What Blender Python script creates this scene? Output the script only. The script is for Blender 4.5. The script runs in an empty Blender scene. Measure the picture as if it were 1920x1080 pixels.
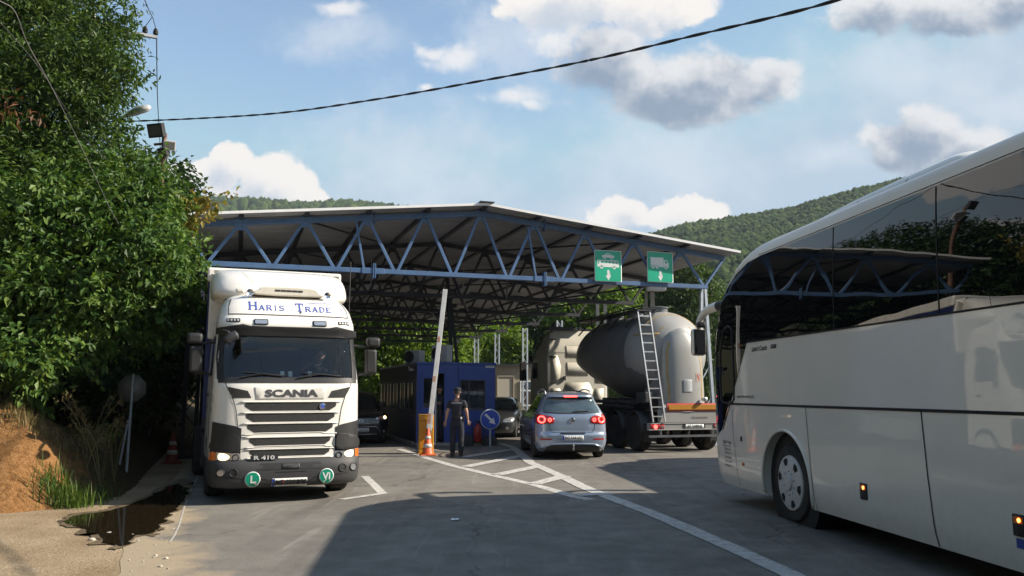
import bpy, bmesh, math, random
import numpy as np
from mathutils import Vector, Matrix, noise as mnoise
R = math.radians
PI = math.pi
random.seed(7)
SC = bpy.context.scene
COL = SC.collection

# ------------------------------------------------------------------ objects
def tag(o, label=None, cat=None, group=None, kind=None):
    if label: o['label'] = label
    if cat: o['category'] = cat
    if group: o['group'] = group
    if kind: o['kind'] = kind
    return o

def thing(name, label, cat, loc=(0, 0, 0), rz=0.0, group=None):
    o = bpy.data.objects.new(name, None)
    COL.objects.link(o)
    o.empty_display_size = .3
    o.location = loc
    o.rotation_euler = (0, 0, rz)
    return tag(o, label, cat, group)

def copy_tree(o, parent=None):
    c = o.copy()
    COL.objects.link(c)
    if parent is not None:
        c.parent = parent
    for ch in list(o.children):
        copy_tree(ch, c)
    return c

class MB:
    """collects shapes; build() links them as ONE mesh object"""
    def __init__(s):
        s.v = []; s.f = []
    def add(s, vs, fs):
        b = len(s.v)
        s.v += [tuple(v) for v in vs]
        s.f += [tuple(b + i for i in f) for f in fs]
        return s
    def box(s, c, d, rot=None):
        hx, hy, hz = d[0] / 2, d[1] / 2, d[2] / 2
        M = rot if rot is not None else Matrix.Identity(3)
        c = Vector(c)
        vs = [c + M @ Vector((x * hx, y * hy, z * hz)) for x in (-1, 1) for y in (-1, 1) for z in (-1, 1)]
        return s.add(vs, [(0, 1, 3, 2), (4, 6, 7, 5), (0, 4, 5, 1), (2, 3, 7, 6), (0, 2, 6, 4), (1, 5, 7, 3)])
    def bar(s, p, q, w, h=None, up=(0, 0, 1)):
        h = h or w
        p, q = Vector(p), Vector(q)
        d = (q - p).normalized()
        up = Vector(up)
        if abs(d.dot(up)) > .98: up = Vector((1, 0, 0))
        a = d.cross(up).normalized(); b = a.cross(d)
        vs = []
        for e in (p, q):
            for i, j in ((-1, -1), (1, -1), (1, 1), (-1, 1)):
                vs.append(e + a * (i * w / 2) + b * (j * h / 2))
        return s.add(vs, [(0, 1, 2, 3), (7, 6, 5, 4), (0, 4, 5, 1), (1, 5, 6, 2), (2, 6, 7, 3), (3, 7, 4, 0)])
    def tube(s, pts, r, n=8, cap=True, closed=False, sq=1.0):
        pts = [Vector(p) for p in pts]
        m = len(pts)
        rs = r if isinstance(r, (list, tuple)) else [r] * m
        vs = []
        prev = None
        for i, p in enumerate(pts):
            if closed:
                d = pts[(i + 1) % m] - pts[i - 1]
            else:
                d = pts[min(i + 1, m - 1)] - pts[max(i - 1, 0)]
            d.normalize()
            if prev is None:
                a = d.orthogonal().normalized()
            else:
                a = (prev - d * prev.dot(d))
                a = a.normalized() if a.length > 1e-6 else d.orthogonal().normalized()
            prev = a
            b = d.cross(a)
            for k in range(n):
                t = 2 * PI * k / n
                vs.append(p + (a * math.cos(t) + b * math.sin(t) * sq) * rs[i])
        fs = []
        for i in range(m if closed else m - 1):
            i2 = (i + 1) % m
            for k in range(n):
                k2 = (k + 1) % n
                fs.append((i * n + k, i * n + k2, i2 * n + k2, i2 * n + k))
        if cap and not closed:
            fs.append(tuple(range(n - 1, -1, -1)))
            fs.append(tuple((m - 1) * n + k for k in range(n)))
        return s.add(vs, fs)
    def lathe(s, prof, n=24, M=None):
        """prof [(r,z)...] round local z"""
        M = M or Matrix.Identity(4)
        vs = []; fs = []
        m = len(prof)
        for r, z in prof:
            for k in range(n):
                t = 2 * PI * k / n
                vs.append(M @ Vector((r * math.cos(t), r * math.sin(t), z)))
        for i in range(m - 1):
            for k in range(n):
                k2 = (k + 1) % n
                fs.append((i * n + k, i * n + k2, (i + 1) * n + k2, (i + 1) * n + k))
        if prof[0][0] > 1e-5: fs.append(tuple(range(n - 1, -1, -1)))
        if prof[-1][0] > 1e-5: fs.append(tuple((m - 1) * n + k for k in range(n)))
        return s.add(vs, fs)
    def prism(s, poly, M, depth):
        """2D polygon in local xy, extruded 0..depth along local z"""
        n = len(poly)
        vs = [M @ Vector((x, y, 0)) for x, y in poly] + [M @ Vector((x, y, depth)) for x, y in poly]
        fs = [tuple(range(n - 1, -1, -1)), tuple(range(n, 2 * n))]
        fs += [(i, (i + 1) % n, n + (i + 1) % n, n + i) for i in range(n)]
        return s.add(vs, fs)
    def grid(s, rows, closed=False, cap=False):
        n = len(rows[0]); vs = [p for r in rows for p in r]; fs = []
        for i in range(len(rows) - 1):
            for k in range(n if closed else n - 1):
                k2 = (k + 1) % n
                fs.append((i * n + k, i * n + k2, (i + 1) * n + k2, (i + 1) * n + k))
        if cap:
            fs.append(tuple(range(n - 1, -1, -1)))
            fs.append(tuple((len(rows) - 1) * n + k for k in range(n)))
        return s.add(vs, fs)
    def mesh(s, name):
        me = bpy.data.meshes.new(name)
        me.from_pydata(s.v, [], s.f)
        return me
    def build(s, name, mat, parent=None, smooth=None, bevel=0, seg=2, solid=0, recalc=True, subsurf=0):
        me = s.mesh(name)
        bm = bmesh.new(); bm.from_mesh(me)
        bmesh.ops.remove_doubles(bm, verts=bm.verts, dist=1e-5)
        if recalc: bmesh.ops.recalc_face_normals(bm, faces=bm.faces)
        bm.to_mesh(me); bm.free()
        return link(name, me, mat, parent, smooth, bevel, seg, solid, subsurf)

def link(name, me, mat, parent=None, smooth=None, bevel=0, seg=2, solid=0, subsurf=0):
    if mat: me.materials.append(mat)
    o = bpy.data.objects.new(name, me)
    COL.objects.link(o)
    if parent is not None: o.parent = parent
    if subsurf:
        md = o.modifiers.new('s', 'SUBSURF'); md.levels = md.render_levels = subsurf
    if solid:
        md = o.modifiers.new('t', 'SOLIDIFY'); md.thickness = solid; md.offset = 0
    if bevel:
        md = o.modifiers.new('b', 'BEVEL'); md.width = bevel; md.segments = seg
        md.limit_method = 'ANGLE'; md.angle_limit = R(35); md.harden_normals = False
    if smooth is not None:
        me.shade_smooth()
        if smooth < 179: me.set_sharp_from_angle(angle=R(smooth))
    return o

def np_mesh(name, V, F, mat, parent=None, smooth=False):
    """V (n,3) floats, F (m,k) ints: fast mesh"""
    me = bpy.data.meshes.new(name)
    V = np.asarray(V, dtype=np.float32); F = np.asarray(F, dtype=np.int32)
    me.vertices.add(len(V)); me.vertices.foreach_set('co', V.ravel())
    k = F.shape[1]
    me.loops.add(F.size); me.loops.foreach_set('vertex_index', F.ravel())
    me.polygons.add(len(F))
    me.polygons.foreach_set('loop_start', np.arange(len(F), dtype=np.int32) * k)
    try: me.polygons.foreach_set('loop_total', np.full(len(F), k, dtype=np.int32))
    except Exception: pass
    me.polygons.foreach_set('use_smooth', np.full(len(F), smooth, dtype=bool))
    me.update(calc_edges=True)
    return link(name, me, mat, parent)

def bool_cut(o, cutters):
    """difference with closed MB cutters (in o's local space); the result replaces the mesh, the cutters are deleted"""
    tmp = []
    par = o.parent; o.parent = None
    for mb in cutters:
        c = mb.build('cutter', None)
        md = o.modifiers.new('x', 'BOOLEAN'); md.operation = 'DIFFERENCE'; md.object = c; md.solver = 'EXACT'
        tmp.append(c)
    dg = bpy.context.evaluated_depsgraph_get()
    me = bpy.data.meshes.new_from_object(o.evaluated_get(dg))
    o.modifiers.clear()
    o.data = me
    for c in tmp: bpy.data.objects.remove(c)
    o.parent = par
    return o

# ------------------------------------------------------------------ 2D outlines
def rrect(cx, cy, w, h, r, n=4):
    r = min(r, w / 2 - 1e-4, h / 2 - 1e-4); out = []
    for sx, sy, a0 in ((1, -1, -90), (1, 1, 0), (-1, 1, 90), (-1, -1, 180)):
        for k in range(n + 1):
            a = R(a0 + 90 * k / n)
            out.append((cx + sx * (w / 2 - r) + r * math.cos(a), cy + sy * (h / 2 - r) + r * math.sin(a)))
    return out
def circ(cx, cy, r, n=24, ry=None):
    ry = ry or r
    return [(cx + r * math.cos(2 * PI * k / n), cy + ry * math.sin(2 * PI * k / n)) for k in range(n)]
def smooth_poly(pts, n=4):
    """closed Catmull-Rom"""
    out = []; m = len(pts)
    for i in range(m):
        p0, p1, p2, p3 = (Vector(pts[(i + k) % m]) for k in (-1, 0, 1, 2))
        for k in range(n):
            t = k / n
            out.append(tuple(.5 * ((2 * p1) + (p2 - p0) * t + (2 * p0 - 5 * p1 + 4 * p2 - p3) * t * t + (3 * p1 - p0 - 3 * p2 + p3) * t ** 3)))
    return out
def curve_pts(pts, n=6):
    out = []; m = len(pts)
    for i in range(m - 1):
        p0, p1, p2, p3 = (Vector(pts[min(max(i + k, 0), m - 1)]) for k in (-1, 0, 1, 2))
        for k in range(n):
            t = k / n
            out.append(.5 * ((2 * p1) + (p2 - p0) * t + (2 * p0 - 5 * p1 + 4 * p2 - p3) * t * t + (3 * p1 - p0 - 3 * p2 + p3) * t ** 3))
    out.append(Vector(pts[-1]))
    return out
def mirror2(poly): return [(-x, y) for x, y in reversed(poly)]

def patch_mesh(name, outlines, fn, step=.1):
    bm = bmesh.new()
    lo = [1e9, 1e9]; hi = [-1e9, -1e9]
    for ol in outlines:
        bm.faces.new([bm.verts.new((x, y, 0)) for x, y in ol])
        for x, y in ol:
            lo = [min(lo[0], x), min(lo[1], y)]; hi = [max(hi[0], x), max(hi[1], y)]
    bmesh.ops.triangulate(bm, faces=bm.faces)
    if step:
        for ax in (0, 1):
            t = lo[ax] + step
            while t < hi[ax]:
                co = [0, 0, 0]; no = [0, 0, 0]; co[ax] = t; no[ax] = 1
                bmesh.ops.bisect_plane(bm, geom=bm.verts[:] + bm.edges[:] + bm.faces[:], plane_co=co, plane_no=no, dist=1e-5)
                t += step
    for v in bm.verts: v.co = fn(v.co.x, v.co.y)
    me = bpy.data.meshes.new(name); bm.to_mesh(me); bm.free()
    return me
def patch(name, outlines, fn, mat, parent=None, step=.1, thick=0, smooth=30, bevel=0):
    if outlines and not isinstance(outlines[0][0], (tuple, list, Vector)): outlines = [outlines]
    me = patch_mesh(name, outlines, fn, step)
    o = link(name, me, mat, parent, smooth)
    if thick:
        md = o.modifiers.new('t', 'SOLIDIFY'); md.thickness = thick; md.offset = 0
    if bevel:
        md = o.modifiers.new('b', 'BEVEL'); md.width = bevel; md.segments = 2; md.limit_method = 'ANGLE'; md.angle_limit = R(40)
    return o
def strip2(pts, w):
    """2D polyline as list of quads (outlines)"""
    out = []; n = len(pts); L = []; Rr = []
    for i in range(n):
        a = Vector(pts[max(i - 1, 0)]); b = Vector(pts[min(i + 1, n - 1)])
        d = (b - a).normalized(); m = Vector((-d.y, d.x)) * w / 2
        p = Vector(pts[i]); L.append(p + m); Rr.append(p - m)
    for i in range(n - 1):
        out.append([tuple(Rr[i]), tuple(Rr[i + 1]), tuple(L[i + 1]), tuple(L[i])])
    return out
def text_mesh(s, size=1.0, bold=0.0, sx=1.0, shear=0.0, align='CENTER', spacing=1.0):
    cu = bpy.data.curves.new('t', 'FONT'); cu.body = s; cu.size = 1.0; cu.offset = bold
    cu.align_x = align; cu.shear = shear; cu.space_character = spacing; cu.resolution_u = 3
    ob = bpy.data.objects.new('t', cu); COL.objects.link(ob)
    me = bpy.data.meshes.new_from_object(ob.evaluated_get(bpy.context.evaluated_depsgraph_get()))
    bpy.data.objects.remove(ob)
    ys = [v.co.y for v in me.vertices] or [0, 1]
    y0, y1 = min(ys), max(ys)
    k = size / max(y1 - y0, 1e-3)
    for v in me.vertices:
        v.co = ((v.co.x * k * sx), (v.co.y - (y0 + y1) / 2) * k, 0)
    me.materials.clear()
    return me
def lettering(s, at, size, fn, mat, parent, name='lettering', width=None, **kw):
    """text of cap height `size` centred on 2D point `at`, mapped by fn(x,y)->3D; width forces the total width"""
    me = text_mesh(s, size, **kw)
    if width:
        xs = [v.co.x for v in me.vertices]; c = (min(xs) + max(xs)) / 2; k = width / (max(xs) - min(xs))
        for v in me.vertices: v.co.x = (v.co.x - c) * k
    for v in me.vertices: v.co = fn(at[0] + v.co.x, at[1] + v.co.y)
    return link(name, me, mat, parent)

def pchip(pts):
    xs = [p[0] for p in pts]; ys = [p[1] for p in pts]; n = len(xs)
    h = [xs[i + 1] - xs[i] for i in range(n - 1)]; d = [(ys[i + 1] - ys[i]) / h[i] for i in range(n - 1)]
    m = [d[0]] + [0 if d[i - 1] * d[i] <= 0 else 2 * d[i - 1] * d[i] / (d[i - 1] + d[i]) for i in range(1, n - 1)] + [d[-1]]
    def f(x):
        if x <= xs[0]: return ys[0]
        if x >= xs[-1]: return ys[-1]
        i = 0
        while x > xs[i + 1]: i += 1
        t = (x - xs[i]) / h[i]
        return ((1 + 2 * t) * (1 - t) ** 2 * ys[i] + t * (1 - t) ** 2 * h[i] * m[i] + t * t * (3 - 2 * t) * ys[i + 1] + t * t * (t - 1) * h[i] * m[i + 1])
    return f
def lerp_f(pts):
    xs = [p[0] for p in pts]; ys = [p[1] for p in pts]
    return lambda x: float(np.interp(x, xs, ys))

class Shell:
    """closed body of stacked plan outlines. x across, y away from the near end, z up; near end y0(z), far end y1(z), half width hw(z)"""
    def __init__(s, hw, y0, y1, d0=.3, n0=3.5, d1=.3, n1=3.5):
        s.hw, s.y0, s.y1, s.d0, s.n0, s.d1, s.n1 = hw, y0, y1, d0, n0, d1, n1
    def _near(s, t): return s.d0 * (1 - max(0, 1 - abs(t) ** s.n0) ** (1 / s.n0))
    def _far(s, t): return s.d1 * (1 - max(0, 1 - abs(t) ** s.n1) ** (1 / s.n1))
    def near_y(s, x, z): return s.y0(z) + s._near(min(1, abs(x) / s.hw(z)))
    def far_y(s, x, z): return s.y1(z) - s._far(min(1, abs(x) / s.hw(z)))
    def side_x(s, y, z):
        hw = s.hw(z); q = 1.0
        a = s.y0(z) + s.d0 - y
        if a > 0:
            q = max(0, 1 - (min(a, s.d0) / s.d0) ** s.n0) ** (1 / s.n0)
        b = y - (s.y1(z) - s.d1)
        if b > 0:
            q = min(q, max(0, 1 - (min(b, s.d1) / s.d1) ** s.n1) ** (1 / s.n1))
        return hw * q
    def _off(s, f, u, z, off, ref):
        p = f(u, z)
        if not off: return p
        e = .004
        n = (f(u + e, z) - f(u - e, z)).cross(f(u, z + e) - f(u, z - e))
        if n.length < 1e-12: n = Vector(ref)
        n.normalize()
        if n.dot(Vector(ref)) < 0: n = -n
        return p + n * off
    def near(s, off=.004):
        return lambda x, z: s._off(lambda a, b: Vector((a, s.near_y(a, b), b)), x, z, off, (0, -1, 0))
    def far(s, off=.004):
        return lambda x, z: s._off(lambda a, b: Vector((a, s.far_y(a, b), b)), x, z, off, (0, 1, 0))
    def side(s, sg, off=.004):
        return lambda y, z: s._off(lambda a, b: Vector((sg * s.side_x(a, b), a, b)), y, z, off, (sg, 0, 0))
    def ring(s, z, m=12, k=8):
        hw, y0, y1 = s.hw(z), s.y0(z), s.y1(z)
        out = []
        for i in range(-m, m + 1):
            ph = PI / 2 * i / m
            t = math.copysign(abs(math.sin(ph)) ** (2 / s.n0), ph) if i else 0
            out.append(Vector((hw * t, y0 + s.d0 * (1 - abs(math.cos(ph)) ** (2 / s.n0) if abs(i) < m else 1), z)))
        ya, yb = y0 + s.d0, y1 - s.d1
        for i in range(1, k): out.append(Vector((hw, ya + (yb - ya) * i / k, z)))
        for i in range(m, -m - 1, -1):
            ph = PI / 2 * i / m
            t = math.copysign(abs(math.sin(ph)) ** (2 / s.n1), ph) if i else 0
            out.append(Vector((hw * t, y1 - s.d1 * (1 - abs(math.cos(ph)) ** (2 / s.n1) if abs(i) < m else 1), z)))
        for i in range(k - 1, 0, -1): out.append(Vector((-hw, ya + (yb - ya) * i / k, z)))
        return out
    def mb(s, zs, m=12, k=8, cap=True, skip=None):
        b = MB(); rows = [s.ring(z, m, k) for z in zs]
        b.grid(rows, closed=True, cap=cap)
        if skip:
            b.f = [f for f in b.f if len(f) > 4 or not skip(sum((Vector(b.v[i]) for i in f), Vector()) / len(f))]
        return b
def zs_range(a, b, n, extra=()):
    return sorted(set([round(a + (b - a) * i / n, 4) for i in range(n + 1)] + [e for e in extra if a <= e <= b]))

def frame(o, ax, ay, az=None):
    """Matrix with origin o, local x = ax, local y = ay"""
    ax, ay = Vector(ax).normalized(), Vector(ay).normalized()
    az = ax.cross(ay).normalized()
    return Matrix(((ax.x, ay.x, az.x, o[0]), (ax.y, ay.y, az.y, o[1]), (ax.z, ay.z, az.z, o[2]), (0, 0, 0, 1)))

# ------------------------------------------------------------------ materials
def mat(name, col, rough=.5, metal=0.0, var=0.0, vscale=3.0, bump=0.0, bscale=40.0, coat=0.0, spec=.5, emit=None, es=1.0,
        col2=None, dirt=0.0, dcol=(.16, .12, .08), dscale=2.0, ior=None, vdetail=5.0, rvar=0.0, stretch=None):
    m = bpy.data.materials.new(name); m.use_nodes = True
    nt = m.node_tree; N = nt.nodes; L = nt.links
    P = N['Principled BSDF']
    P.inputs['Base Color'].default_value = (*col, 1); P.inputs['Roughness'].default_value = rough
    P.inputs['Metallic'].default_value = metal; P.inputs['Specular IOR Level'].default_value = spec
    if coat: P.inputs['Coat Weight'].default_value = coat; P.inputs['Coat Roughness'].default_value = .04
    if ior: P.inputs['IOR'].default_value = ior
    if emit: P.inputs['Emission Color'].default_value = (*emit, 1); P.inputs['Emission Strength'].default_value = es
    tc = N.new('ShaderNodeTexCoord'); src = tc.outputs['Object']
    if stretch:
        mp = N.new('ShaderNodeMapping'); mp.inputs['Scale'].default_value = stretch
        L.new(src, mp.inputs['Vector']); src = mp.outputs['Vector']
    def noise(sc, det=5, ro=.6):
        n = N.new('ShaderNodeTexNoise'); n.inputs['Scale'].default_value = sc; n.inputs['Detail'].default_value = det
        n.inputs['Roughness'].default_value = ro; L.new(src, n.inputs['Vector']); return n
    cur = None
    if var or col2:
        n = noise(vscale, vdetail)
        r = N.new('ShaderNodeValToRGB')
        r.color_ramp.elements[0].position = .3; r.color_ramp.elements[1].position = .7
        a = tuple(c * (1 - var) for c in col); b = col2 or tuple(min(1, c * (1 + var)) for c in col)
        r.color_ramp.elements[0].color = (*a, 1); r.color_ramp.elements[1].color = (*b, 1)
        L.new(n.outputs['Fac'], r.inputs['Fac']); cur = r.outputs['Color']
    if dirt:
        n = noise(dscale, 7, .7)
        r = N.new('ShaderNodeValToRGB'); r.color_ramp.elements[0].position = .45; r.color_ramp.elements[1].position = .75
        L.new(n.outputs['Fac'], r.inputs['Fac'])
        mu = N.new('ShaderNodeMath'); mu.operation = 'MULTIPLY'; mu.inputs[1].default_value = dirt
        L.new(r.outputs['Color'], mu.inputs[0])
        mx = N.new('ShaderNodeMix'); mx.data_type = 'RGBA'
        L.new(mu.outputs[0], mx.inputs['Factor'])
        if cur: L.new(cur, mx.inputs['A'])
        else: mx.inputs['A'].default_value = (*col, 1)
        mx.inputs['B'].default_value = (*dcol, 1); cur = mx.outputs['Result']
    if cur: L.new(cur, P.inputs['Base Color'])
    if rvar:
        n = noise(vscale * 2.3, 4)
        mr = N.new('ShaderNodeMapRange'); mr.inputs['To Min'].default_value = max(0, rough - rvar); mr.inputs['To Max'].default_value = min(1, rough + rvar)
        mr.inputs['From Min'].default_value = .3; mr.inputs['From Max'].default_value = .7
        L.new(n.outputs['Fac'], mr.inputs['Value']); L.new(mr.outputs['Result'], P.inputs['Roughness'])
    if bump:
        n = noise(bscale, 4)
        b = N.new('ShaderNodeBump'); b.inputs['Strength'].default_value = bump; b.inputs['Distance'].default_value = .02
        L.new(n.outputs['Fac'], b.inputs['Height']); L.new(b.outputs['Normal'], P.inputs['Normal'])
        if coat: L.new(b.outputs['Normal'], P.inputs['Coat Normal'])
    return m

def glass_mat(name, tint=(.5, .6, .6), refl=1.0, ior=1.5, wav=0.0, wscale=.8, rough=0.0):
    """thin tinted pane: Fresnel mix of clear-tinted and mirror"""
    m = bpy.data.materials.new(name); m.use_nodes = True
    nt = m.node_tree; N = nt.nodes; L = nt.links; N.clear()
    out = N.new('ShaderNodeOutputMaterial'); mx = N.new('ShaderNodeMixShader')
    tr = N.new('ShaderNodeBsdfTransparent'); tr.inputs['Color'].default_value = (*tint, 1)
    gl = N.new('ShaderNodeBsdfGlossy'); gl.inputs['Roughness'].default_value = rough; gl.inputs['Color'].default_value = (refl, refl, refl, 1)
    fr = N.new('ShaderNodeFresnel'); fr.inputs['IOR'].default_value = ior
    L.new(fr.outputs[0], mx.inputs[0]); L.new(tr.outputs[0], mx.inputs[1]); L.new(gl.outputs[0], mx.inputs[2]); L.new(mx.outputs[0], out.inputs['Surface'])
    if wav:
        tc = N.new('ShaderNodeTexCoord'); n = N.new('ShaderNodeTexNoise'); n.inputs['Scale'].default_value = wscale; n.inputs['Detail'].default_value = 1
        L.new(tc.outputs['Object'], n.inputs['Vector'])
        b = N.new('ShaderNodeBump'); b.inputs['Strength'].default_value = wav; b.inputs['Distance'].default_value = .05
        L.new(n.outputs['Fac'], b.inputs['Height']); L.new(b.outputs['Normal'], gl.inputs['Normal']); L.new(b.outputs['Normal'], fr.inputs['Normal'])
    return m

M = {}
M['black_plastic'] = mat('black_plastic', (.018, .018, .019), .55, var=.25, vscale=4, bump=.05, bscale=120)
M['grey_plastic'] = mat('grey_plastic', (.036, .037, .040), .6, var=.15, vscale=3, bump=.06, bscale=150, dirt=.3, dcol=(.075, .068, .06))
M['rubber'] = mat('rubber', (.022, .021, .02), .85, var=.3, vscale=6, bump=.2, bscale=60, dirt=.4, dcol=(.09, .08, .065))
M['chrome'] = mat('chrome', (.7, .71, .73), .12, 1.0)
M['steel'] = mat('steel', (.45, .46, .48), .38, 1.0, var=.15, vscale=4)
M['alu'] = mat('alu', (.62, .63, .64), .4, .8, var=.12, vscale=5, dirt=.3)
M['seam'] = mat('seam', (.012, .012, .012), .8)
M['amber'] = mat('amber', (.75, .16, .02), .2, coat=.6)
M['red_lens'] = mat('red_lens', (.35, .012, .012), .15, coat=.8)
M['lit_red'] = mat('lit_red', (.8, .02, .02), .2, emit=(1, .05, .04), es=5.0)
M['lit_amber'] = mat('lit_amber', (.9, .3, .02), .2, emit=(1, .35, .05), es=5.0)
M['lit_head'] = mat('lit_head', (.9, .85, .7), .2, emit=(1, .70, .34), es=1.9)
M['lamp_clear'] = mat('lamp_clear', (.45, .47, .5), .1, .6, coat=1.0)
M['plate_white'] = mat('plate_white', (.78, .79, .78), .4)
M['plate_blue'] = mat('plate_blue', (.02, .06, .3), .4)
M['ink'] = mat('ink', (.012, .012, .014), .5)
M['mirror'] = mat('mirror_glass', (.8, .82, .84), .03, 1.0)
M['dark_void'] = mat('dark_interior', (.012, .012, .012), .9)
M['concrete'] = mat('concrete', (.30, .28, .25), .9, var=.25, vscale=2.2, bump=.3, bscale=25)

def plate(parent, fn, cx, cz, w, h, txt, band=True, name='licence_plate', off_fn=None):
    """number plate lying on fn (made with the offset); letters on off_fn"""
    p = patch(name, rrect(cx, cz, w, h, .012), fn, M['plate_white'], parent, step=0, thick=.006)
    f2 = off_fn
    if band:
        patch('country_band', rrect(cx - w / 2 + w * .045, cz, w * .085, h * .94, .006), f2, M['plate_blue'], p, step=0)
    lettering(txt, (cx + (w * .04 if band else 0), cz), h * .68, f2, M['ink'], p, 'plate_lettering', width=w * .84, bold=.012)
    return p
# ------------------------------------------------------------------ camera maths (used to turn measured photo points into places in the world)
CF = 1500.0; TH = math.atan(193 / 1500); CTH, STH = math.cos(TH), math.sin(TH); CH = 1.68
def ray(px, py):
    v = (540 - py) / CF
    return Vector(((px - 960) / CF, CTH - v * STH, STH + v * CTH))
def gnd(px, py, h=0.0):
    r = ray(px, py); t = (h - CH) / r.z
    return (r.x * t, r.y * t)
def at(px, py, Y):
    r = ray(px, py); t = Y / r.y
    return Vector((r.x * t, Y, CH + r.z * t))

cam_d = bpy.data.cameras.new('camera'); cam = bpy.data.objects.new('camera', cam_d); COL.objects.link(cam)
cam.location = (0, 0, CH); cam.rotation_euler = (PI / 2 + TH, 0, 0)
cam_d.sensor_width = 36; cam_d.lens = 36 * CF / 1920; cam_d.clip_start = .1; cam_d.clip_end = 6000
SC.camera = cam
SC.view_settings.view_transform = 'Standard'; SC.view_settings.look = 'None'
SC.view_settings.gamma = 1; SC.view_settings.exposure = 0.84
SC.cycles.max_bounces = 8; SC.cycles.transparent_max_bounces = 24; SC.cycles.glossy_bounces = 5
SC.cycles.diffuse_bounces = 3
SC.cycles.sample_clamp_indirect = 6.0; SC.cycles.caustics_reflective = False; SC.cycles.caustics_refractive = False
try:
    SC.cycles.use_denoising = True; SC.cycles.denoiser = 'OPENIMAGEDENOISE'
except Exception: pass

# ------------------------------------------------------------------ sun
SUN_EL = R(32.5); SUN_AZ = math.atan2(1.0, -.02)     # clockwise from +Y (ahead of the camera)
sx, sy = math.sin(SUN_AZ), math.cos(SUN_AZ)
sd = bpy.data.lights.new('sun', 'SUN'); sd.energy = 5.0; sd.angle = R(.55); sd.color = (1, .9, .76)
so = bpy.data.objects.new('sun', sd); COL.objects.link(so)
sunv = Vector((sx * math.cos(SUN_EL), sy * math.cos(SUN_EL), math.sin(SUN_EL)))
so.rotation_euler = sunv.to_track_quat('Z', 'Y').to_euler(); so.location = sunv * 60

# ------------------------------------------------------------------ sky with clouds (by direction)
W = bpy.data.worlds.new('World'); SC.world = W; W.use_nodes = True
nt = W.node_tree; N = nt.nodes; L = nt.links; N.clear()
def nd(t, **kw):
    n = N.new(t)
    for k, v in kw.items(): setattr(n, k, v)
    return n
def sock(n, i, v):
    if hasattr(v, 'is_output') or isinstance(v, bpy.types.NodeSocket): L.new(v, n.inputs[i])
    else: n.inputs[i].default_value = v
def mth(op, a, b=0.0, c=None, clamp=False):
    n = nd('ShaderNodeMath', operation=op, use_clamp=clamp)
    sock(n, 0, a); sock(n, 1, b)
    if c is not None: sock(n, 2, c)
    return n.outputs[0]
def vm(op, a, b=(0, 0, 0), out=0):
    n = nd('ShaderNodeVectorMath', operation=op)
    sock(n, 0, a)
    if op not in ('LENGTH', 'NORMALIZE'): sock(n, 1, b)
    return n.outputs['Value' if op in ('LENGTH', 'DOT_PRODUCT') else 0]
def mixc(f, a, b):
    n = nd('ShaderNodeMix', data_type='RGBA')
    sock(n, 'Factor', f); sock(n, 'A', a); sock(n, 'B', b); return n.outputs['Result']
def sstep(v, lo, hi, o0=0.0, o1=1.0):
    n = nd('ShaderNodeMapRange', interpolation_type='SMOOTHSTEP')
    sock(n, 'Value', v); n.inputs['From Min'].default_value = lo; n.inputs['From Max'].default_value = hi
    n.inputs['To Min'].default_value = o0; n.inputs['To Max'].default_value = o1
    return n.outputs['Result']
tc = nd('ShaderNodeTexCoord'); dirv = tc.outputs['Generated']
sep = nd('ShaderNodeSeparateXYZ'); L.new(dirv, sep.inputs[0])
ay = mth('MAXIMUM', mth('ABSOLUTE', sep.outputs[1]), .08)
u = mth('DIVIDE', sep.outputs[0], ay); v = mth('DIVIDE', sep.outputs[2], ay)
cmb = nd('ShaderNodeCombineXYZ'); L.new(u, cmb.inputs[0]); L.new(v, cmb.inputs[1]); uv = cmb.outputs[0]
def wnoise(vec, sc, det, ro, col=False, dist=0.0):
    n = nd('ShaderNodeTexNoise'); L.new(vec, n.inputs['Vector']); n.inputs['Scale'].default_value = sc
    n.inputs['Detail'].default_value = det; n.inputs['Roughness'].default_value = ro; n.inputs['Distortion'].default_value = dist
    return n.outputs['Color' if col else 'Fac']
warp = vm('SUBTRACT', wnoise(uv, 7.0, 3, .5, True), (.5, .5, .5))
ws = nd('ShaderNodeVectorMath', operation='SCALE'); L.new(warp, ws.inputs[0]); ws.inputs['Scale'].default_value = .055
warp2 = vm('SUBTRACT', wnoise(uv, 30.0, 4, .55, True), (.5, .5, .5))
ws2 = nd('ShaderNodeVectorMath', operation='SCALE'); L.new(warp2, ws2.inputs[0]); ws2.inputs['Scale'].default_value = .022
p0 = vm('ADD', vm('ADD', uv, ws.outputs[0]), ws2.outputs[0])
fbm = wnoise(uv, 15.0, 11, .64)
fb0 = mth('SUBTRACT', fbm, .5)
def blobs(lst, p):
    cur = None
    for cx, cy, rx, ry in lst:
        r = ray(cx, cy); U, V = r.x / r.y, r.z / r.y
        q = vm('MULTIPLY', vm('SUBTRACT', p, (U, V, 0)), (CF / rx, CF / ry, 0))
        d = mth('SUBTRACT', 1.0, vm('LENGTH', q))
        cur = d if cur is None else mth('MAXIMUM', cur, d)
    return cur
WHITE = [(440, 296, 48, 48), (395, 335, 70, 52), (505, 325, 55, 50), (545, 350, 62, 52), (345, 345, 60, 56), (292, 330, 45, 50), (580, 380, 50, 36), (455, 385, 180, 44),
         (1160, 402, 62, 40), (1310, 388, 80, 36), (1250, 415, 80, 32),
         (1060, 10, 150, 60), (1230, 10, 120, 60), (2150, 120, 160, 110), (-250, 60, 240, 120), (-600, 300, 300, 90)]
PUFF = [(845, 98, 58, 34), (812, 88, 36, 18), (958, 182, 70, 36), (1033, 78, 40, 30), (640, 8, 60, 20), (800, 156, 20, 12), (990, 196, 36, 20)]
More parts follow.
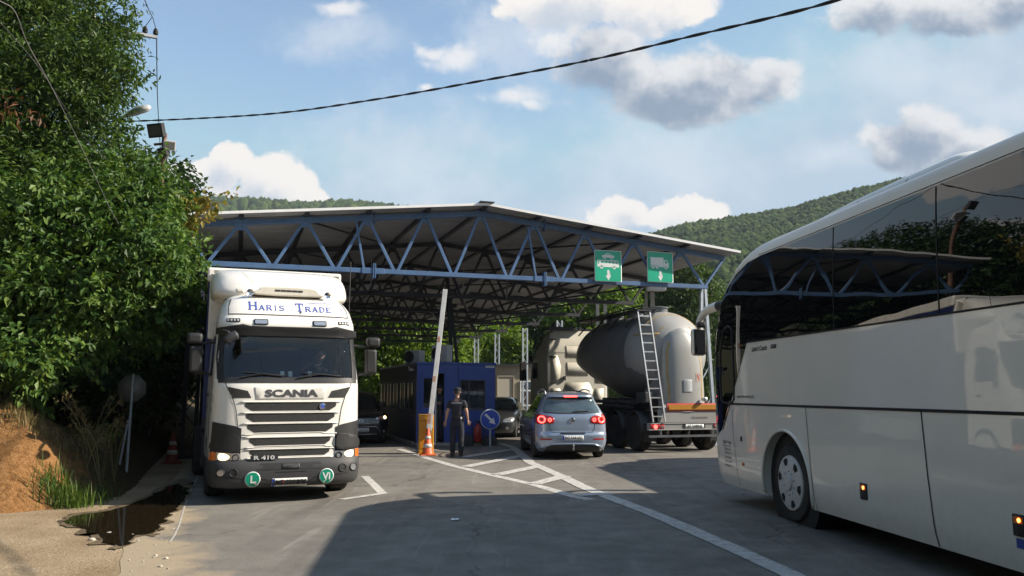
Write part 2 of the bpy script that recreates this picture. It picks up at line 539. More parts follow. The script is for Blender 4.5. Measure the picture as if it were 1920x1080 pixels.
GREY = [(1140, 105, 115, 85), (1235, 155, 140, 72), (1335, 150, 115, 72), (1425, 150, 88, 52), (1290, 195, 140, 42),
        (1650, 22, 130, 50), (1790, 30, 160, 52), (1900, 0, 120, 60), (1742, 245, 80, 56), (1680, 272, 76, 42), (1805, 268, 90, 50), (1740, 300, 120, 40),
        (2300, 300, 260, 90), (-400, -300, 420, 160), (900, -420, 300, 130), (1500, -600, 420, 160)]
VEIL = [(980, 60, 200, 120), (1250, 300, 270, 170), (1720, 140, 340, 120), (1560, 300, 130, 40), (640, 60, 150, 60), (1900, 200, 200, 60), (760, 300, 300, 160), (1150, 390, 160, 60)]
fw = blobs(WHITE, p0); fg = blobs(GREY, p0); fv = blobs(VEIL, p0)
dl = (.012, .030, 0)
p1 = vm('ADD', p0, dl)
fw1 = blobs(WHITE[:14], p1); fg1 = blobs(GREY, p1)
aw = sstep(mth('ADD', fw, mth('MULTIPLY', fb0, 1.35)), -.02, .20)
fp = blobs(PUFF, p0); ap = mth('MULTIPLY', sstep(mth('ADD', fp, mth('MULTIPLY', fb0, 2.0)), -.15, .75), .85)
ag = sstep(mth('ADD', fg, mth('MULTIPLY', fb0, 1.35)), -.08, .36)
av = mth('MULTIPLY', sstep(mth('ADD', fv, mth('MULTIPLY', fb0, 2.2)), -.20, 1.2), .66)
relief = mth('MULTIPLY', fb0, 1.3)
shw = sstep(mth('SUBTRACT', fw1, mth('MULTIPLY', relief, 1.7)), -.1, 1.0)
shg = sstep(mth('SUBTRACT', fg1, mth('MULTIPLY', relief, 1.9)), -.38, .95)
sky = nd('ShaderNodeTexSky', sky_type='NISHITA', sun_disc=False); sky.sun_elevation = SUN_EL; sky.sun_rotation = SUN_AZ
sky.air_density = 1.0; sky.dust_density = .7; sky.ozone_density = 1.0; sky.altitude = 400
k = 5.3
def cc(r, g, b): return (r * k, g * k, b * k, 1)
colw = mixc(shw, cc(.98, .94, .90), cc(.58, .65, .75))
colg = mixc(shg, cc(.82, .83, .85), cc(.27, .355, .48))
skc = vm('MINIMUM', vm('MULTIPLY', sky.outputs[0], (1.14, 1.22, 1.16)), (2.4, 3.2, 4.0))
skc = mixc(.05, skc, cc(.74, .79, .84))
base = mixc(av, skc, cc(.74, .80, .88))
base = mixc(ag, base, colg)
base = mixc(ap, base, cc(.93, .92, .92))
base = mixc(aw, base, colw)
bg = nd('ShaderNodeBackground'); L.new(base, bg.inputs['Color']); bg.inputs['Strength'].default_value = .105
wo = nd('ShaderNodeOutputWorld'); L.new(bg.outputs[0], wo.inputs['Surface'])
W.cycles.sampling_method = 'MANUAL'; W.cycles.sample_map_resolution = 512
# ------------------------------------------------------------------ ground, road, bank, puddle, markings
def node_mat(name):
    m = bpy.data.materials.new(name); m.use_nodes = True
    return m, m.node_tree.nodes, m.node_tree.links, m.node_tree.nodes['Principled BSDF']
def n_noise(N, L, src, sc, det=6, ro=.6, dist=0):
    n = N.new('ShaderNodeTexNoise'); n.inputs['Scale'].default_value = sc; n.inputs['Detail'].default_value = det
    n.inputs['Roughness'].default_value = ro; n.inputs['Distortion'].default_value = dist; L.new(src, n.inputs['Vector']); return n.outputs['Fac']
def n_ramp(N, L, fac, stops):
    r = N.new('ShaderNodeValToRGB'); e = r.color_ramp.elements
    while len(e) < len(stops): e.new(.5)
    for i, (p, c) in enumerate(stops):
        e[i].position = p; e[i].color = (*c, 1) if len(c) == 3 else c
    L.new(fac, r.inputs['Fac']); return r.outputs['Color']
def n_mix(N, L, f, a, b, mode='MIX'):
    n = N.new('ShaderNodeMix'); n.data_type = 'RGBA'; n.blend_type = mode
    for i, x in (('Factor', f), ('A', a), ('B', b)):
        if isinstance(x, bpy.types.NodeSocket): L.new(x, n.inputs[i])
        else: n.inputs[i].default_value = x if not isinstance(x, tuple) or len(x) == 4 else (*x, 1)
    return n.outputs['Result']
def n_math(N, L, op, a, b=0.0, clamp=False):
    n = N.new('ShaderNodeMath'); n.operation = op; n.use_clamp = clamp
    for i, x in ((0, a), (1, b)):
        if isinstance(x, bpy.types.NodeSocket): L.new(x, n.inputs[i])
        else: n.inputs[i].default_value = x
    return n.outputs[0]
def n_bump(N, L, P, h, s, d=.02):
    b = N.new('ShaderNodeBump'); b.inputs['Strength'].default_value = s; b.inputs['Distance'].default_value = d
    L.new(h, b.inputs['Height']); L.new(b.outputs['Normal'], P.inputs['Normal'])

# asphalt: worn, patched, with dust towards the edge (attribute 'dust')
m, N, L, P = node_mat('asphalt'); src = N.new('ShaderNodeTexCoord').outputs['Object']
fine = n_noise(N, L, src, 55, 5, .8); mid = n_noise(N, L, src, 2.2, 6, .62); big = n_noise(N, L, src, .33, 5, .6, .6)
c = n_ramp(N, L, fine, [(.28, (.105, .098, .088)), (.5, (.205, .190, .166)), (.75, (.36, .335, .295))])
c = n_mix(N, L, n_ramp(N, L, mid, [(.35, (0, 0, 0)), (.7, (1, 1, 1))]), c, (.76, .75, .74), 'MULTIPLY')
c = n_mix(N, L, n_ramp(N, L, big, [(.42, (0, 0, 0)), (.62, (.75, .75, .75))]), c, (.74, .74, .75), 'MULTIPLY')
mp = N.new('ShaderNodeMapping'); mp.inputs['Rotation'].default_value = (0, 0, R(-14)); mp.inputs['Scale'].default_value = (1.6, .09, 1); L.new(src, mp.inputs['Vector'])
tyre = n_noise(N, L, mp.outputs[0], 1.0, 5, .6)
c = n_mix(N, L, n_ramp(N, L, tyre, [(.5, (0, 0, 0)), (.68, (.8, .8, .8))]), c, (.70, .70, .71), 'MULTIPLY')
vo = N.new('ShaderNodeTexVoronoi'); vo.feature = 'DISTANCE_TO_EDGE'; vo.inputs['Scale'].default_value = .24
wv = N.new('ShaderNodeTexNoise'); wv.inputs['Scale'].default_value = 1.3; wv.inputs['Detail'].default_value = 6; L.new(src, wv.inputs['Vector'])
wa = N.new('ShaderNodeVectorMath'); wa.operation = 'ADD'; L.new(src, wa.inputs[0]); L.new(wv.outputs['Color'], wa.inputs[1]); L.new(wa.outputs[0], vo.inputs['Vector'])
crk = n_ramp(N, L, vo.outputs['Distance'], [(.0, (1, 1, 1)), (.006, (0, 0, 0))])
crk = n_mix(N, L, n_ramp(N, L, big, [(.45, (0, 0, 0)), (.6, (1, 1, 1))]), (0, 0, 0), crk)
c = n_mix(N, L, crk, c, (.03, .029, .028))
stn = n_ramp(N, L, n_noise(N, L, src, .9, 3, .5, 1.5), [(.66, (0, 0, 0)), (.74, (1, 1, 1))])
c = n_mix(N, L, n_math(N, L, 'MULTIPLY', stn, .55), c, (.05, .048, .046))
sp2 = n_ramp(N, L, n_noise(N, L, src, 7.0, 6, .75), [(.60, (0, 0, 0)), (.72, (1, 1, 1))]); c = n_mix(N, L, n_math(N, L, 'MULTIPLY', sp2, .45), c, (.075, .072, .068))
sp3 = n_ramp(N, L, n_noise(N, L, src, 10.0, 5, .8), [(.62, (0, 0, 0)), (.75, (1, 1, 1))]); c = n_mix(N, L, n_math(N, L, 'MULTIPLY', sp3, .5), c, (.34, .315, .28))
mp2 = N.new('ShaderNodeMapping'); mp2.inputs['Rotation'].default_value = (0, 0, R(52)); mp2.inputs['Scale'].default_value = (3.2, .28, 1); L.new(src, mp2.inputs['Vector'])
scf = n_ramp(N, L, n_noise(N, L, mp2.outputs[0], 1.3, 4, .55, 1.2), [(.60, (0, 0, 0)), (.70, (1, 1, 1))]); c = n_mix(N, L, n_math(N, L, 'MULTIPLY', scf, .30), c, (.33, .305, .265))
at_ = N.new('ShaderNodeAttribute'); at_.attribute_name = 'dust'
du = n_math(N, L, 'ADD', at_.outputs['Fac'], n_math(N, L, 'MULTIPLY', n_math(N, L, 'SUBTRACT', n_noise(N, L, src, 1.6, 8, .65), .5), 1.3))
du = n_ramp(N, L, du, [(.38, (0, 0, 0)), (.75, (.92, .92, .92))])
c = n_mix(N, L, du, c, n_ramp(N, L, fine, [(.3, (.26, .20, .13)), (.7, (.46, .37, .25))]))
L.new(c, P.inputs['Base Color'])
L.new(n_ramp(N, L, mid, [(.3, (.62, .62, .62)), (.7, (.92, .92, .92))]), P.inputs['Roughness']); P.inputs['Specular IOR Level'].default_value = .35
n_bump(N, L, P, fine, .35, .012); M['asphalt'] = m

def dirt_mat(name, a, b, c3, stone=.5):
    m, N, L, P = node_mat(name); src = N.new('ShaderNodeTexCoord').outputs['Object']
    f = n_noise(N, L, src, 26, 6, .7); g = n_noise(N, L, src, 1.1, 6, .6)
    c = n_ramp(N, L, f, [(.3, a), (.55, b), (.75, c3)])
    c = n_mix(N, L, n_ramp(N, L, g, [(.35, (0, 0, 0)), (.65, (1, 1, 1))]), c, (.7, .66, .6), 'MULTIPLY')
    vo = N.new('ShaderNodeTexVoronoi'); vo.inputs['Scale'].default_value = 17; L.new(src, vo.inputs['Vector'])
    st = n_ramp(N, L, vo.outputs['Distance'], [(.12, (1, 1, 1)), (.2, (0, 0, 0))])
    c = n_mix(N, L, n_math(N, L, 'MULTIPLY', st, stone), c, (.42, .37, .3))
    L.new(c, P.inputs['Base Color']); P.inputs['Roughness'].default_value = .95; P.inputs['Specular IOR Level'].default_value = .15
    n_bump(N, L, P, n_math(N, L, 'ADD', f, n_math(N, L, 'MULTIPLY', st, .5)), .7, .03); return m
M['sand'] = dirt_mat('sandy_dirt', (.25, .185, .115), (.40, .31, .205), (.52, .42, .30), .45)
M['clay'] = dirt_mat('orange_clay', (.16, .075, .026), (.36, .17, .06), (.48, .26, .11), .35)
M['soil'] = dirt_mat('forest_floor', (.03, .03, .014), (.06, .06, .025), (.10, .09, .045), .1)

# big ground sheet to the horizon
mb = MB(); S = 3000
xs = [-S, -400, -60, -20, -9, -3, 8, 60, 400, S]; ys = [-S, -400, -60, -10, 4, 12, 30, 80, 400, S]
mb.grid([[Vector((x, y, -.004)) for x in xs] for y in ys])
tag(mb.build('ground', M['sand']), kind='structure')

# road sheet
EDGE = [(-2.6, -12), (-3.1, 2), (-3.42, 6), (-3.6, 7.6), (-4.35, 9.2), (-4.75, 11), (-5.45, 13), (-6.2, 14.8), (-7.6, 19), (-10.6, 28), (-13.6, 37), (-21, 60), (-34, 100)]
ey = [e[1] for e in EDGE]; ex = [e[0] for e in EDGE]
rows = []; dust = []
for y in [-12, -6, -2, 1, 3, 4, 5, 6] + [6 + .25 * i for i in range(1, 50)] + [19, 20, 22, 25, 28, 32, 40, 50, 60, 80, 100]:
    e = float(np.interp(y, ey, ex)) + .12 * mnoise.noise((y * 1.1, 3, 0)) + .08 * mnoise.noise((y * 4, 1, 0))
    row = []
    for w in (0, .1, .25, .45, .7, 1.0, 1.5, 2.2, 3.5, 6, 9, 14, 25, 60):
        row.append(Vector((e + w, y, 0.0)))
        wd = 1.5 if y < 9.5 else (.9 if y < 12 else .45)
        dust.append(max(0, 1.0 - w / wd) ** .8)
    rows.append(row)
mb = MB(); mb.grid(rows)
me = mb.mesh('road'); a = me.attributes.new('dust', 'FLOAT', 'POINT'); a.data.foreach_set('value', dust)
tag(link('road', me, M['asphalt']), kind='structure')

# the clay bank on the left, rising into the trees
BND = [(-30, 9.0), (-14, 10.2), (-9.6, 10.9), (-7.9, 11.2), (-7.0, 11.35), (-6.35, 12.0), (-6.25, 13.2), (-6.65, 14.6), (-7.7, 17.4), (-9.3, 22), (-11.4, 28), (-14.6, 38), (-22, 60), (-36, 100)]
def seg_d(p, a, b):
    ax, ay_ = a; bx, by = b; dx, dy = bx - ax, by - ay_
    t = max(0, min(1, ((p[0] - ax) * dx + (p[1] - ay_) * dy) / (dx * dx + dy * dy)))
    ex_, ey_ = p[0] - ax - dx * t, p[1] - ay_ - dy * t
    s = dx * (p[1] - ay_) - dy * (p[0] - ax)
    return math.hypot(ex_, ey_), s
def bank_d(x, y):
    best = (1e9, 0)
    for i in range(len(BND) - 1):
        r = seg_d((x, y), BND[i], BND[i + 1])
        if r[0] < best[0] - 1e-9: best = r
    return best[0] if best[1] > 0 else -best[0]
def bank_h(x, y):
    d = bank_d(x, y)
    if d < 0: return -.15 + .25 * d
    st = 1.18 if x < -5.9 and y < 14 else .8
    h = st * (1 - math.exp(-(d / .72) ** 1.5)) + .16 * max(0, d - 1.0) ** .9
    n = mnoise.noise((x * .9, y * .9, 0)) * .16 + mnoise.noise((x * 3, y * 3, 5)) * .06 + mnoise.noise((x * 8, y * 8, 9)) * .05 + mnoise.noise((x * 17, y * 17, 2)) * .025
    return h * (1 + n * .8) + n * min(1, d) * .6 - .02
mb = MB(); rows = []
gx = [-60, -45, -35, -28, -24, -20, -18, -16, -14.5, -13.4, -12.5] + [-12 + .14 * i for i in range(46)]
gy = [8.2, 9.0, 9.6] + [10 + .14 * i for i in range(60)] + [18.6, 19, 19.5, 20, 21, 22, 23.5, 25, 27, 29, 32, 36, 42, 50, 62, 80, 100]
for y in gy:
    sh = 0 if y < 16 else (-(y - 16) * .36)
    rows.append([Vector((x + sh, y, bank_h(x + sh, y))) for x in gx])
mb.grid(rows)
m, N, L, P = node_mat('bank_earth')
# clay on the open cut, brown leaf litter on top and under the trees (by height and by place)
src = N.new('ShaderNodeTexCoord').outputs['Object']
f = n_noise(N, L, src, 13, 7, .72); g = n_noise(N, L, src, 2.4, 5, .6); h = n_noise(N, L, src, 60, 3, .7)
clay = n_ramp(N, L, f, [(.3, (.17, .085, .034)), (.52, (.35, .18, .07)), (.75, (.48, .29, .135))])
clay = n_mix(N, L, n_ramp(N, L, h, [(.35, (0, 0, 0)), (.6, (1, 1, 1))]), n_mix(N, L, .55, clay, (.30, .22, .15), 'MULTIPLY'), clay)
lit = n_ramp(N, L, f, [(.3, (.035, .028, .014)), (.55, (.085, .065, .032)), (.8, (.17, .13, .07))])
sp = N.new('ShaderNodeSeparateXYZ'); L.new(src, sp.inputs[0])
k1 = n_math(N, L, 'ADD', n_math(N, L, 'MULTIPLY', n_math(N, L, 'SUBTRACT', sp.outputs[1], 12.75), .55), n_math(N, L, 'MULTIPLY', g, 1.2))
k1 = n_math(N, L, 'ADD', k1, n_math(N, L, 'MULTIPLY', n_math(N, L, 'ADD', sp.outputs[0], 7.2), .45))
L.new(n_mix(N, L, n_ramp(N, L, k1, [(.55, (0, 0, 0)), (1.0, (1, 1, 1))]), clay, lit), P.inputs['Base Color'])
P.inputs['Roughness'].default_value = .95; P.inputs['Specular IOR Level'].default_value = .1
n_bump(N, L, P, n_math(N, L, 'ADD', f, n_math(N, L, 'MULTIPLY', h, .5)), .9, .05); M['bank'] = m
tag(mb.build('terrain', M['bank'], smooth=180), kind='structure')

# puddle and its wet rim
def gpoly(px, z=0.0, sm=8, jit=.02):
    pts = [gnd(*p) for p in px]
    pts = smooth_poly(pts, sm)
    return [(x + jit * 4 * mnoise.noise((x * 4, y * 4, 1)) + jit * 2 * mnoise.noise((x * 13, y * 13, 2)), y + jit * 5 * mnoise.noise((x * 4, y * 4, 7)) + jit * 2 * mnoise.noise((x * 13, y * 13, 5))) for x, y in pts]
M['water'] = mat('puddle_water', (.018, .013, .007), .03, spec=.6, bump=.02, bscale=6)
M['mud'] = mat('wet_mud', (.13, .095, .055), .6, var=.4, vscale=5, bump=.4, bscale=30)
PUD = [(122, 978), (150, 992), (182, 1004), (208, 1022), (238, 1023), (250, 1006), (268, 1004), (292, 999), (300, 990), (312, 975), (330, 958), (344, 938), (352, 918), (330, 908), (300, 922), (268, 938), (235, 950), (190, 962), (150, 966)]
tag(patch('puddle', gpoly(PUD), lambda x, y: Vector((x, y, .012)), M['water'], step=0), kind='structure')
cxm = sum(p[0] for p in PUD) / len(PUD); cym = sum(p[1] for p in PUD) / len(PUD)
tag(patch('mud', gpoly([(cxm + (x - cxm) * 1.1, cym + (y - cym) * 1.13 - 2) for x, y in PUD], jit=.05), lambda x, y: Vector((x, y, .007)), M['mud'], step=0), kind='structure')

# painted markings
m, N, L, P = node_mat('road_paint'); src = N.new('ShaderNodeTexCoord').outputs['Object']
f = n_noise(N, L, src, 9, 8, .75); g = n_noise(N, L, src, 60, 3, .6)
c = n_ramp(N, L, f, [(.36, (.27, .255, .235)), (.5, (.52, .505, .47)), (.68, (.66, .64, .60))])
c = n_mix(N, L, .35, c, n_ramp(N, L, g, [(.3, (.2, .2, .2)), (.6, (1, 1, 1))]), 'MULTIPLY')
L.new(c, P.inputs['Base Color']); P.inputs['Roughness'].default_value = .8; M['paint_line'] = m
def gline(pts, w, closed=False):
    P_ = [Vector(gnd(*p)) for p in pts]
    Q = []
    for i in range(len(P_) - 1):
        n_ = max(1, int((P_[i + 1] - P_[i]).length / .35))
        for k_ in range(n_): Q.append(P_[i].lerp(P_[i + 1], k_ / n_))
    Q.append(P_[-1])
    wj = [w * (1 + random.uniform(-.07, .05)) for _ in Q]
    out = []; L_ = []; R_ = []
    for i in range(len(Q)):
        d = (Q[min(i + 1, len(Q) - 1)] - Q[max(i - 1, 0)]).normalized(); n_ = Vector((-d.y, d.x)) * wj[i] / 2
        L_.append(Q[i] + n_); R_.append(Q[i] - n_)
    for i in range(len(Q) - 1): out.append([tuple(R_[i]), tuple(R_[i + 1]), tuple(L_[i + 1]), tuple(L_[i])])
    return out
def marking(px, w, z=.004):
    tag(patch('road_marking', gline(px, w), lambda x, y: Vector((x, y, z)), M['paint_line'], step=0), kind='structure')
marking([(748, 842), (775, 850), (804, 860), (850, 873.5), (928, 892), (1002, 909), (1077, 931), (1108, 937)], .21)
marking([(938, 832), (960, 838), (978, 852), (995, 868), (1052, 893), (1095, 914), (1150, 936), (1220, 962), (1286, 990), (1382, 1032), (1480, 1077), (1640, 1160), (1800, 1260)], .24, .008)
for pa, pb in (((866, 858), (962, 843)), ((872, 876), (978, 855)), ((932, 891), (1014, 874)), ((1002, 908), (1060, 893)), ((1080, 929), (1148, 926))):
    marking([pa, pb], .30, .012)
marking([(684, 893), (700, 908), (718, 926)], .16); marking([(722, 925), (690, 930), (640, 937)], .16, .008)
M['crack'] = mat('pale_crack_filler', (.42, .40, .36), .9, var=.3, vscale=9)
tag(patch('road_marking', gline([(372, 890), (366, 905), (358, 920), (352, 935), (346, 950), (342, 965), (336, 985), (328, 1003), (318, 1018)], .02), lambda x, y: Vector((x, y, .004)), M['crack'], step=0), kind='structure')
# ------------------------------------------------------------------ the truss canopy over the lanes
CP0 = Vector((-7.87, 20.3, 0)); CP1 = Vector((6.13, 25.06, 0))
CYAW = math.atan2(CP1.y - CP0.y, CP1.x - CP0.x); CL = (CP1 - CP0).length
canopy = thing('canopy', 'wide blue steel truss canopy with a low corrugated gable roof over the border lanes', 'canopy', CP0, CYAW)
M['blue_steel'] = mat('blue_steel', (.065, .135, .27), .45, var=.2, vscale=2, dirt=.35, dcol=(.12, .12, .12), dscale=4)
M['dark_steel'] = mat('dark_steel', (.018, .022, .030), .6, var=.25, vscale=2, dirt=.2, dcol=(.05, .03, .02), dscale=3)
M['sheet'] = mat('roof_sheet', (.27, .275, .285), .5, .15, var=.2, vscale=.7, dirt=.35, dcol=(.16, .155, .15), dscale=.9)
M['white_edge'] = mat('white_flashing', (.78, .78, .78), .4, var=.06)
M['galv'] = mat('galvanised', (.42, .47, .52), .45, .5, var=.12, vscale=4)
ZB = 4.95; NP = 9; PW = CL / NP; SPC = 5.05; NT = 7; DEP = SPC * (NT - 1)
def ztop(x): return 6.78 - .108 * abs(x - CL / 2)
for k in range(NT):
    y = k * SPC + .1
    mt = M['blue_steel'] if k == 0 else M['dark_steel']  # inner trusses get near-black steel, the shade under the roof is in their colour
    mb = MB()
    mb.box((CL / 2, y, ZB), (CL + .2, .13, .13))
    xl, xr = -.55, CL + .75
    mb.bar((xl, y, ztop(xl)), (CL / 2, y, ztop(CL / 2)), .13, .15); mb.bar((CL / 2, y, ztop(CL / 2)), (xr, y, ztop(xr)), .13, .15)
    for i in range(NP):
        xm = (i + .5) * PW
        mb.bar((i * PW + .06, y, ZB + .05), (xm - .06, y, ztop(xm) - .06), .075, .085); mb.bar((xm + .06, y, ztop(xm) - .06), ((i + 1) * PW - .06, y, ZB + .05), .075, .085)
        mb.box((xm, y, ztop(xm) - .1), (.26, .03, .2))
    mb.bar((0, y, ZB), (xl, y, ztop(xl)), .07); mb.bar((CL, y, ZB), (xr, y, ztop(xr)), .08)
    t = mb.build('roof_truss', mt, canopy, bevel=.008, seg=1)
    if k == 0:
        t['label'] = 'sunlit blue front truss'
        for x in (2.62 * PW, 5.68 * PW):
            sp = MB(); sp.box((x, y, ZB), (.62, .17, .16)); sp.box((x, y, ZB), (.03, .22, .42)); sp.box((x + .05, y, ZB), (.03, .22, .42))
            sp.bar((x - .25, y - .02, ZB), (x - .5, y - .02, ztop(x) - .1), .06)
            sp.build('splice_plate', M['blue_steel'], canopy, bevel=.006, seg=1)
            sp = MB(); sp.box((x + .02, y, ztop(x)), (.04, .2, .36)); sp.build('splice_plate', M['blue_steel'], canopy, bevel=.006, seg=1)
        for i in range(NP):
            xm = (i + .5) * PW
            sp = MB(); sp.box((xm, y, ztop(xm) + .09), (.2, .16, .06)); sp.box((xm, y - .07, ztop(xm) + .06), (.34, .03, .06)); sp.build('purlin_shoe', M['blue_steel'], canopy, bevel=.006, seg=1)
# purlins
for i in range(NP):
    xm = (i + .5) * PW
    mb = MB()
    mb.box((xm, DEP / 2 + .1, ztop(xm) + .10), (.12, DEP + .9, .07))
    mb.build('purlin', M['dark_steel'], canopy)
# wind bracing between the trusses
for i in range(NT - 1):
    mb = MB(); y0, y1 = i * SPC + .1, (i + 1) * SPC + .1
    for a, b in ((1, 2), (4, 3), (5, 6), (8, 7)):
        mb.bar((a * PW, y0, ZB), (b * PW, y1, ZB), .05); 
    mb.bar((PW * 1.5, y0, ztop(PW * 1.5)), (PW * 3.5, y1, ztop(PW * 3.5)), .05); mb.bar((PW * 7.5, y0, ztop(PW * 7.5)), (PW * 5.5, y1, ztop(PW * 5.5)), .05)
    for a in (2, 7): mb.bar((a * PW, y0, ZB + .03), (a * PW, y1, ZB + .03), .07)
    mb.build('wind_brace', M['dark_steel'], canopy)
# corrugated roof, two slopes (ribs run down the slope)
prof = []
yy = -.55; P_ = .25
while yy < DEP + .75:
    prof += [(yy, 0), (yy + .1, 0), (yy + .13, .05), (yy + .22, .05)]; yy += P_
for sgn in (-1, 1):
    xe = -.75 if sgn < 0 else CL + 1.0
    rows = []
    for j in range(9):
        x = CL / 2 + (xe - CL / 2) * j / 8
        rows.append([Vector((x, y + .1, ztop(x) + .135 + h + .012 * mnoise.noise((x * .7, y * .5, 2)))) for y, h in prof])
    mb = MB(); mb.grid(rows)
    mb.build('roof_sheet', M['sheet'], canopy, solid=.004)
    mb = MB(); a = (CL / 2, -.47, ztop(CL / 2) + .165); b = (xe, -.47, ztop(xe) + .165)
    mb.bar(a, b, .03, .07); mb.build('roof_edge', M['white_edge'], canopy)
mb = MB(); mb.bar((CL / 2, -.55, ztop(CL / 2) + .215), (CL / 2, DEP + .7, ztop(CL / 2) + .215), .42, .03); mb.build('ridge_cap', M['dark_steel'], canopy)
# columns: two posts with lacing
def column(x, y, mt, h0=0.0, h1=ZB, w=.24, post=.075):
    mb = MB()
    for s in (-1, 1): mb.box((x + s * w / 2, y, (h0 + h1) / 2), (post, post, h1 - h0))
    n = int((h1 - h0) / .36)
    for i in range(n):
        za, zb = h0 + (h1 - h0) * i / n, h0 + (h1 - h0) * (i + 1) / n
        s = 1 if i % 2 else -1
        mb.bar((x - s * w / 2, y, za), (x + s * w / 2, y, zb), .03)
    mb.box((x, y, h0 + .02), (w + .3, .4, .04))
    mb.build('column', mt, canopy)
for k in (2.55, 3.5, 4.45, 5.3): column(CL + .25, k * SPC, M['galv'])
for k in (0, 2, 4, 6): column(-.2, k * SPC + .3, M['dark_steel'], w=.3, post=.1)
mb = MB()
for s in (-1, 1): mb.bar((CL + .05 + s * .06, .25, ZB), (CL + .05 + s * .28, .25, 0), .09)
for z in (1, 2, 3, 4): mb.bar((CL + .05 - .24 + z * .036, .25, z), (CL + .05 + .24 - z * .036, .25, z + .5), .035)
mb.build('column', M['galv'], canopy)
# middle column standing on the island behind the booth
mb = MB(); xm, ym = 8.55, 7.0
mb.bar((xm - .1, ym, 1.0), (xm - .42, ym, ZB + 1.2), .12); mb.bar((xm + .22, ym, 1.0), (xm - .3, ym, ZB + .2), .1)
mb.bar((xm - .1, ym, 0), (xm - .1, ym, 1.05), .14); mb.bar((xm + .22, ym, 0), (xm + .22, ym, 1.05), .14)
mb.build('column', M['dark_steel'], canopy)
# lamps and a hanging cable run under the roof
M['lamp_white'] = mat('lamp_housing', (.5, .5, .5), .4)
for x, k in ((9.0, 1.55), (11.2, 1.6), (5.4, 1.5), (10.4, 2.6), (4.2, 2.5)):
    mb = MB(); mb.box((x, k * SPC, ZB + .55), (.5, .3, .1)); mb.box((x, k * SPC, ZB + .485), (.42, .24, .03)); mb.bar((x, k * SPC, ZB + .6), (x, k * SPC, ztop(x)), .03)
    mb.build('canopy_lamp', M['lamp_white'], canopy, bevel=.01)
for y0, sag in ((1.0, .12), (2.02, .2), (3.0, .25), (4.0, .2)):
    mb = MB(); y = y0 * SPC
    pts = [Vector((x, y + .07, ZB + .1 - (.0 if i % 2 == 0 else sag * random.uniform(.4, 1)))) for i, x in enumerate(np.linspace(6.5, CL - .1, 14))]
    mb.tube(curve_pts(pts, 4), .022, 6); mb.build('wiring', M['black_plastic'], canopy, smooth=180)

# lane signs hung on the front truss
M['sign_green'] = mat('sign_green', (.0, .36, .21), .35, var=.08, vscale=3, coat=.3)
M['sign_white'] = mat('sign_white', (.72, .74, .72), .35)
def cbasis(p, off=-.02):
    """sign plane facing the camera side of the canopy: local x across, local y up"""
    u = Vector((math.cos(CYAW), math.sin(CYAW), 0)); n = Vector((math.sin(CYAW), -math.cos(CYAW), 0))
    return lambda o: (lambda x, y: Vector((x, -o, y)))
def lane_sign(px, label, draw):
    c = at(px[0], px[1], 10)
    n = Vector((-math.sin(CYAW), math.cos(CYAW), 0)); r = ray(*px); o = CP0 + n * (-.03)
    t = (o.dot(n)) / (Vector((r.x, r.y, 0)).dot(n)); X, Y, Z = r.x * t, r.y * t, CH + r.z * t
    s = thing('lane_sign', label, 'sign', (X, Y, Z), CYAW, 'green lane signs on the canopy truss')
    f = lambda o_: (lambda x, y: Vector((x, -o_, y)))
    patch('sign_panel', rrect(0, 0, .90, .96, .03), f(.0), M['sign_white'], s, step=0, thick=.02)
    patch('sign_face', rrect(0, 0, .86, .92, .025), f(.013), M['sign_green'], s, step=0)
    draw(s, f)
    for dx in (-.25, .25): mb = MB(); mb.box((dx, .05, 0), (.05, .06, .8)); mb.build('bracket', M['galv'], s)
def arrow_dn(s, f, cx=.0, cy=-.29):
    patch('arrow', [(cx - .035, cy + .17), (cx - .035, cy), (cx - .09, cy), (cx, cy - .15), (cx + .09, cy), (cx + .035, cy), (cx + .035, cy + .17)], f(.016), M['sign_white'], s, step=0)
def draw_car_bus(s, f):
    car = [(-.2, .26), (-.2, .32), (-.12, .335), (-.06, .39), (.07, .39), (.12, .335), (.2, .32), (.2, .26)]
    patch('car_symbol', [car, circ(-.11, .255, .045, 12), circ(.11, .255, .045, 12)], f(.016), M['sign_white'], s, step=0)
    patch('symbol_window', [[(-.09, .335), (-.05, .375), (-.01, .375), (-.01, .335)], [(.01, .335), (.01, .375), (.06, .375), (.09, .335)], circ(-.11, .255, .02, 8), circ(.11, .255, .02, 8)], f(.019), M['sign_green'], s, step=0)
    bus = [(-.36, -.03), (-.36, .16), (-.34, .18), (.33, .18), (.36, .1), (.36, -.03)]
    patch('bus_symbol', [bus, circ(-.22, -.03, .06, 14), circ(.2, -.03, .06, 14)], f(.016), M['sign_white'], s, step=0)
    patch('symbol_window', [[(x, .09), (x + .1, .09), (x + .1, .15), (x, .15)] for x in (-.24, -.12, 0, .12)] + [[(.245, .09), (.335, .09), (.315, .15), (.245, .15)], circ(-.22, -.03, .025, 8), circ(.2, -.03, .025, 8), [(-.335, .06), (-.3, .06), (-.3, .15), (-.335, .15)]], f(.019), M['sign_green'], s, step=0)
    arrow_dn(s, f)
def draw_truck(s, f):
    patch('truck_symbol', [[(-.33, .06), (-.33, .30), (.12, .30), (.12, .06)], [(.13, .06), (.13, .23), (.24, .23), (.3, .14), (.3, .0), (.13, .0), (-.33, .02), (-.33, .05)], circ(-.25, .0, .055, 14), circ(-.11, .0, .055, 14), circ(.2, .0, .055, 14)], f(.016), M['sign_white'], s, step=0)
    patch('symbol_window', [[(.17, .13), (.17, .2), (.23, .2), (.265, .13)], circ(-.25, .0, .022, 8), circ(-.11, .0, .022, 8), circ(.2, .0, .022, 8)], f(.019), M['sign_green'], s, step=0)
    arrow_dn(s, f)
lane_sign((1140, 499), 'square green lane sign with white car and bus symbols and a down arrow', draw_car_bus)
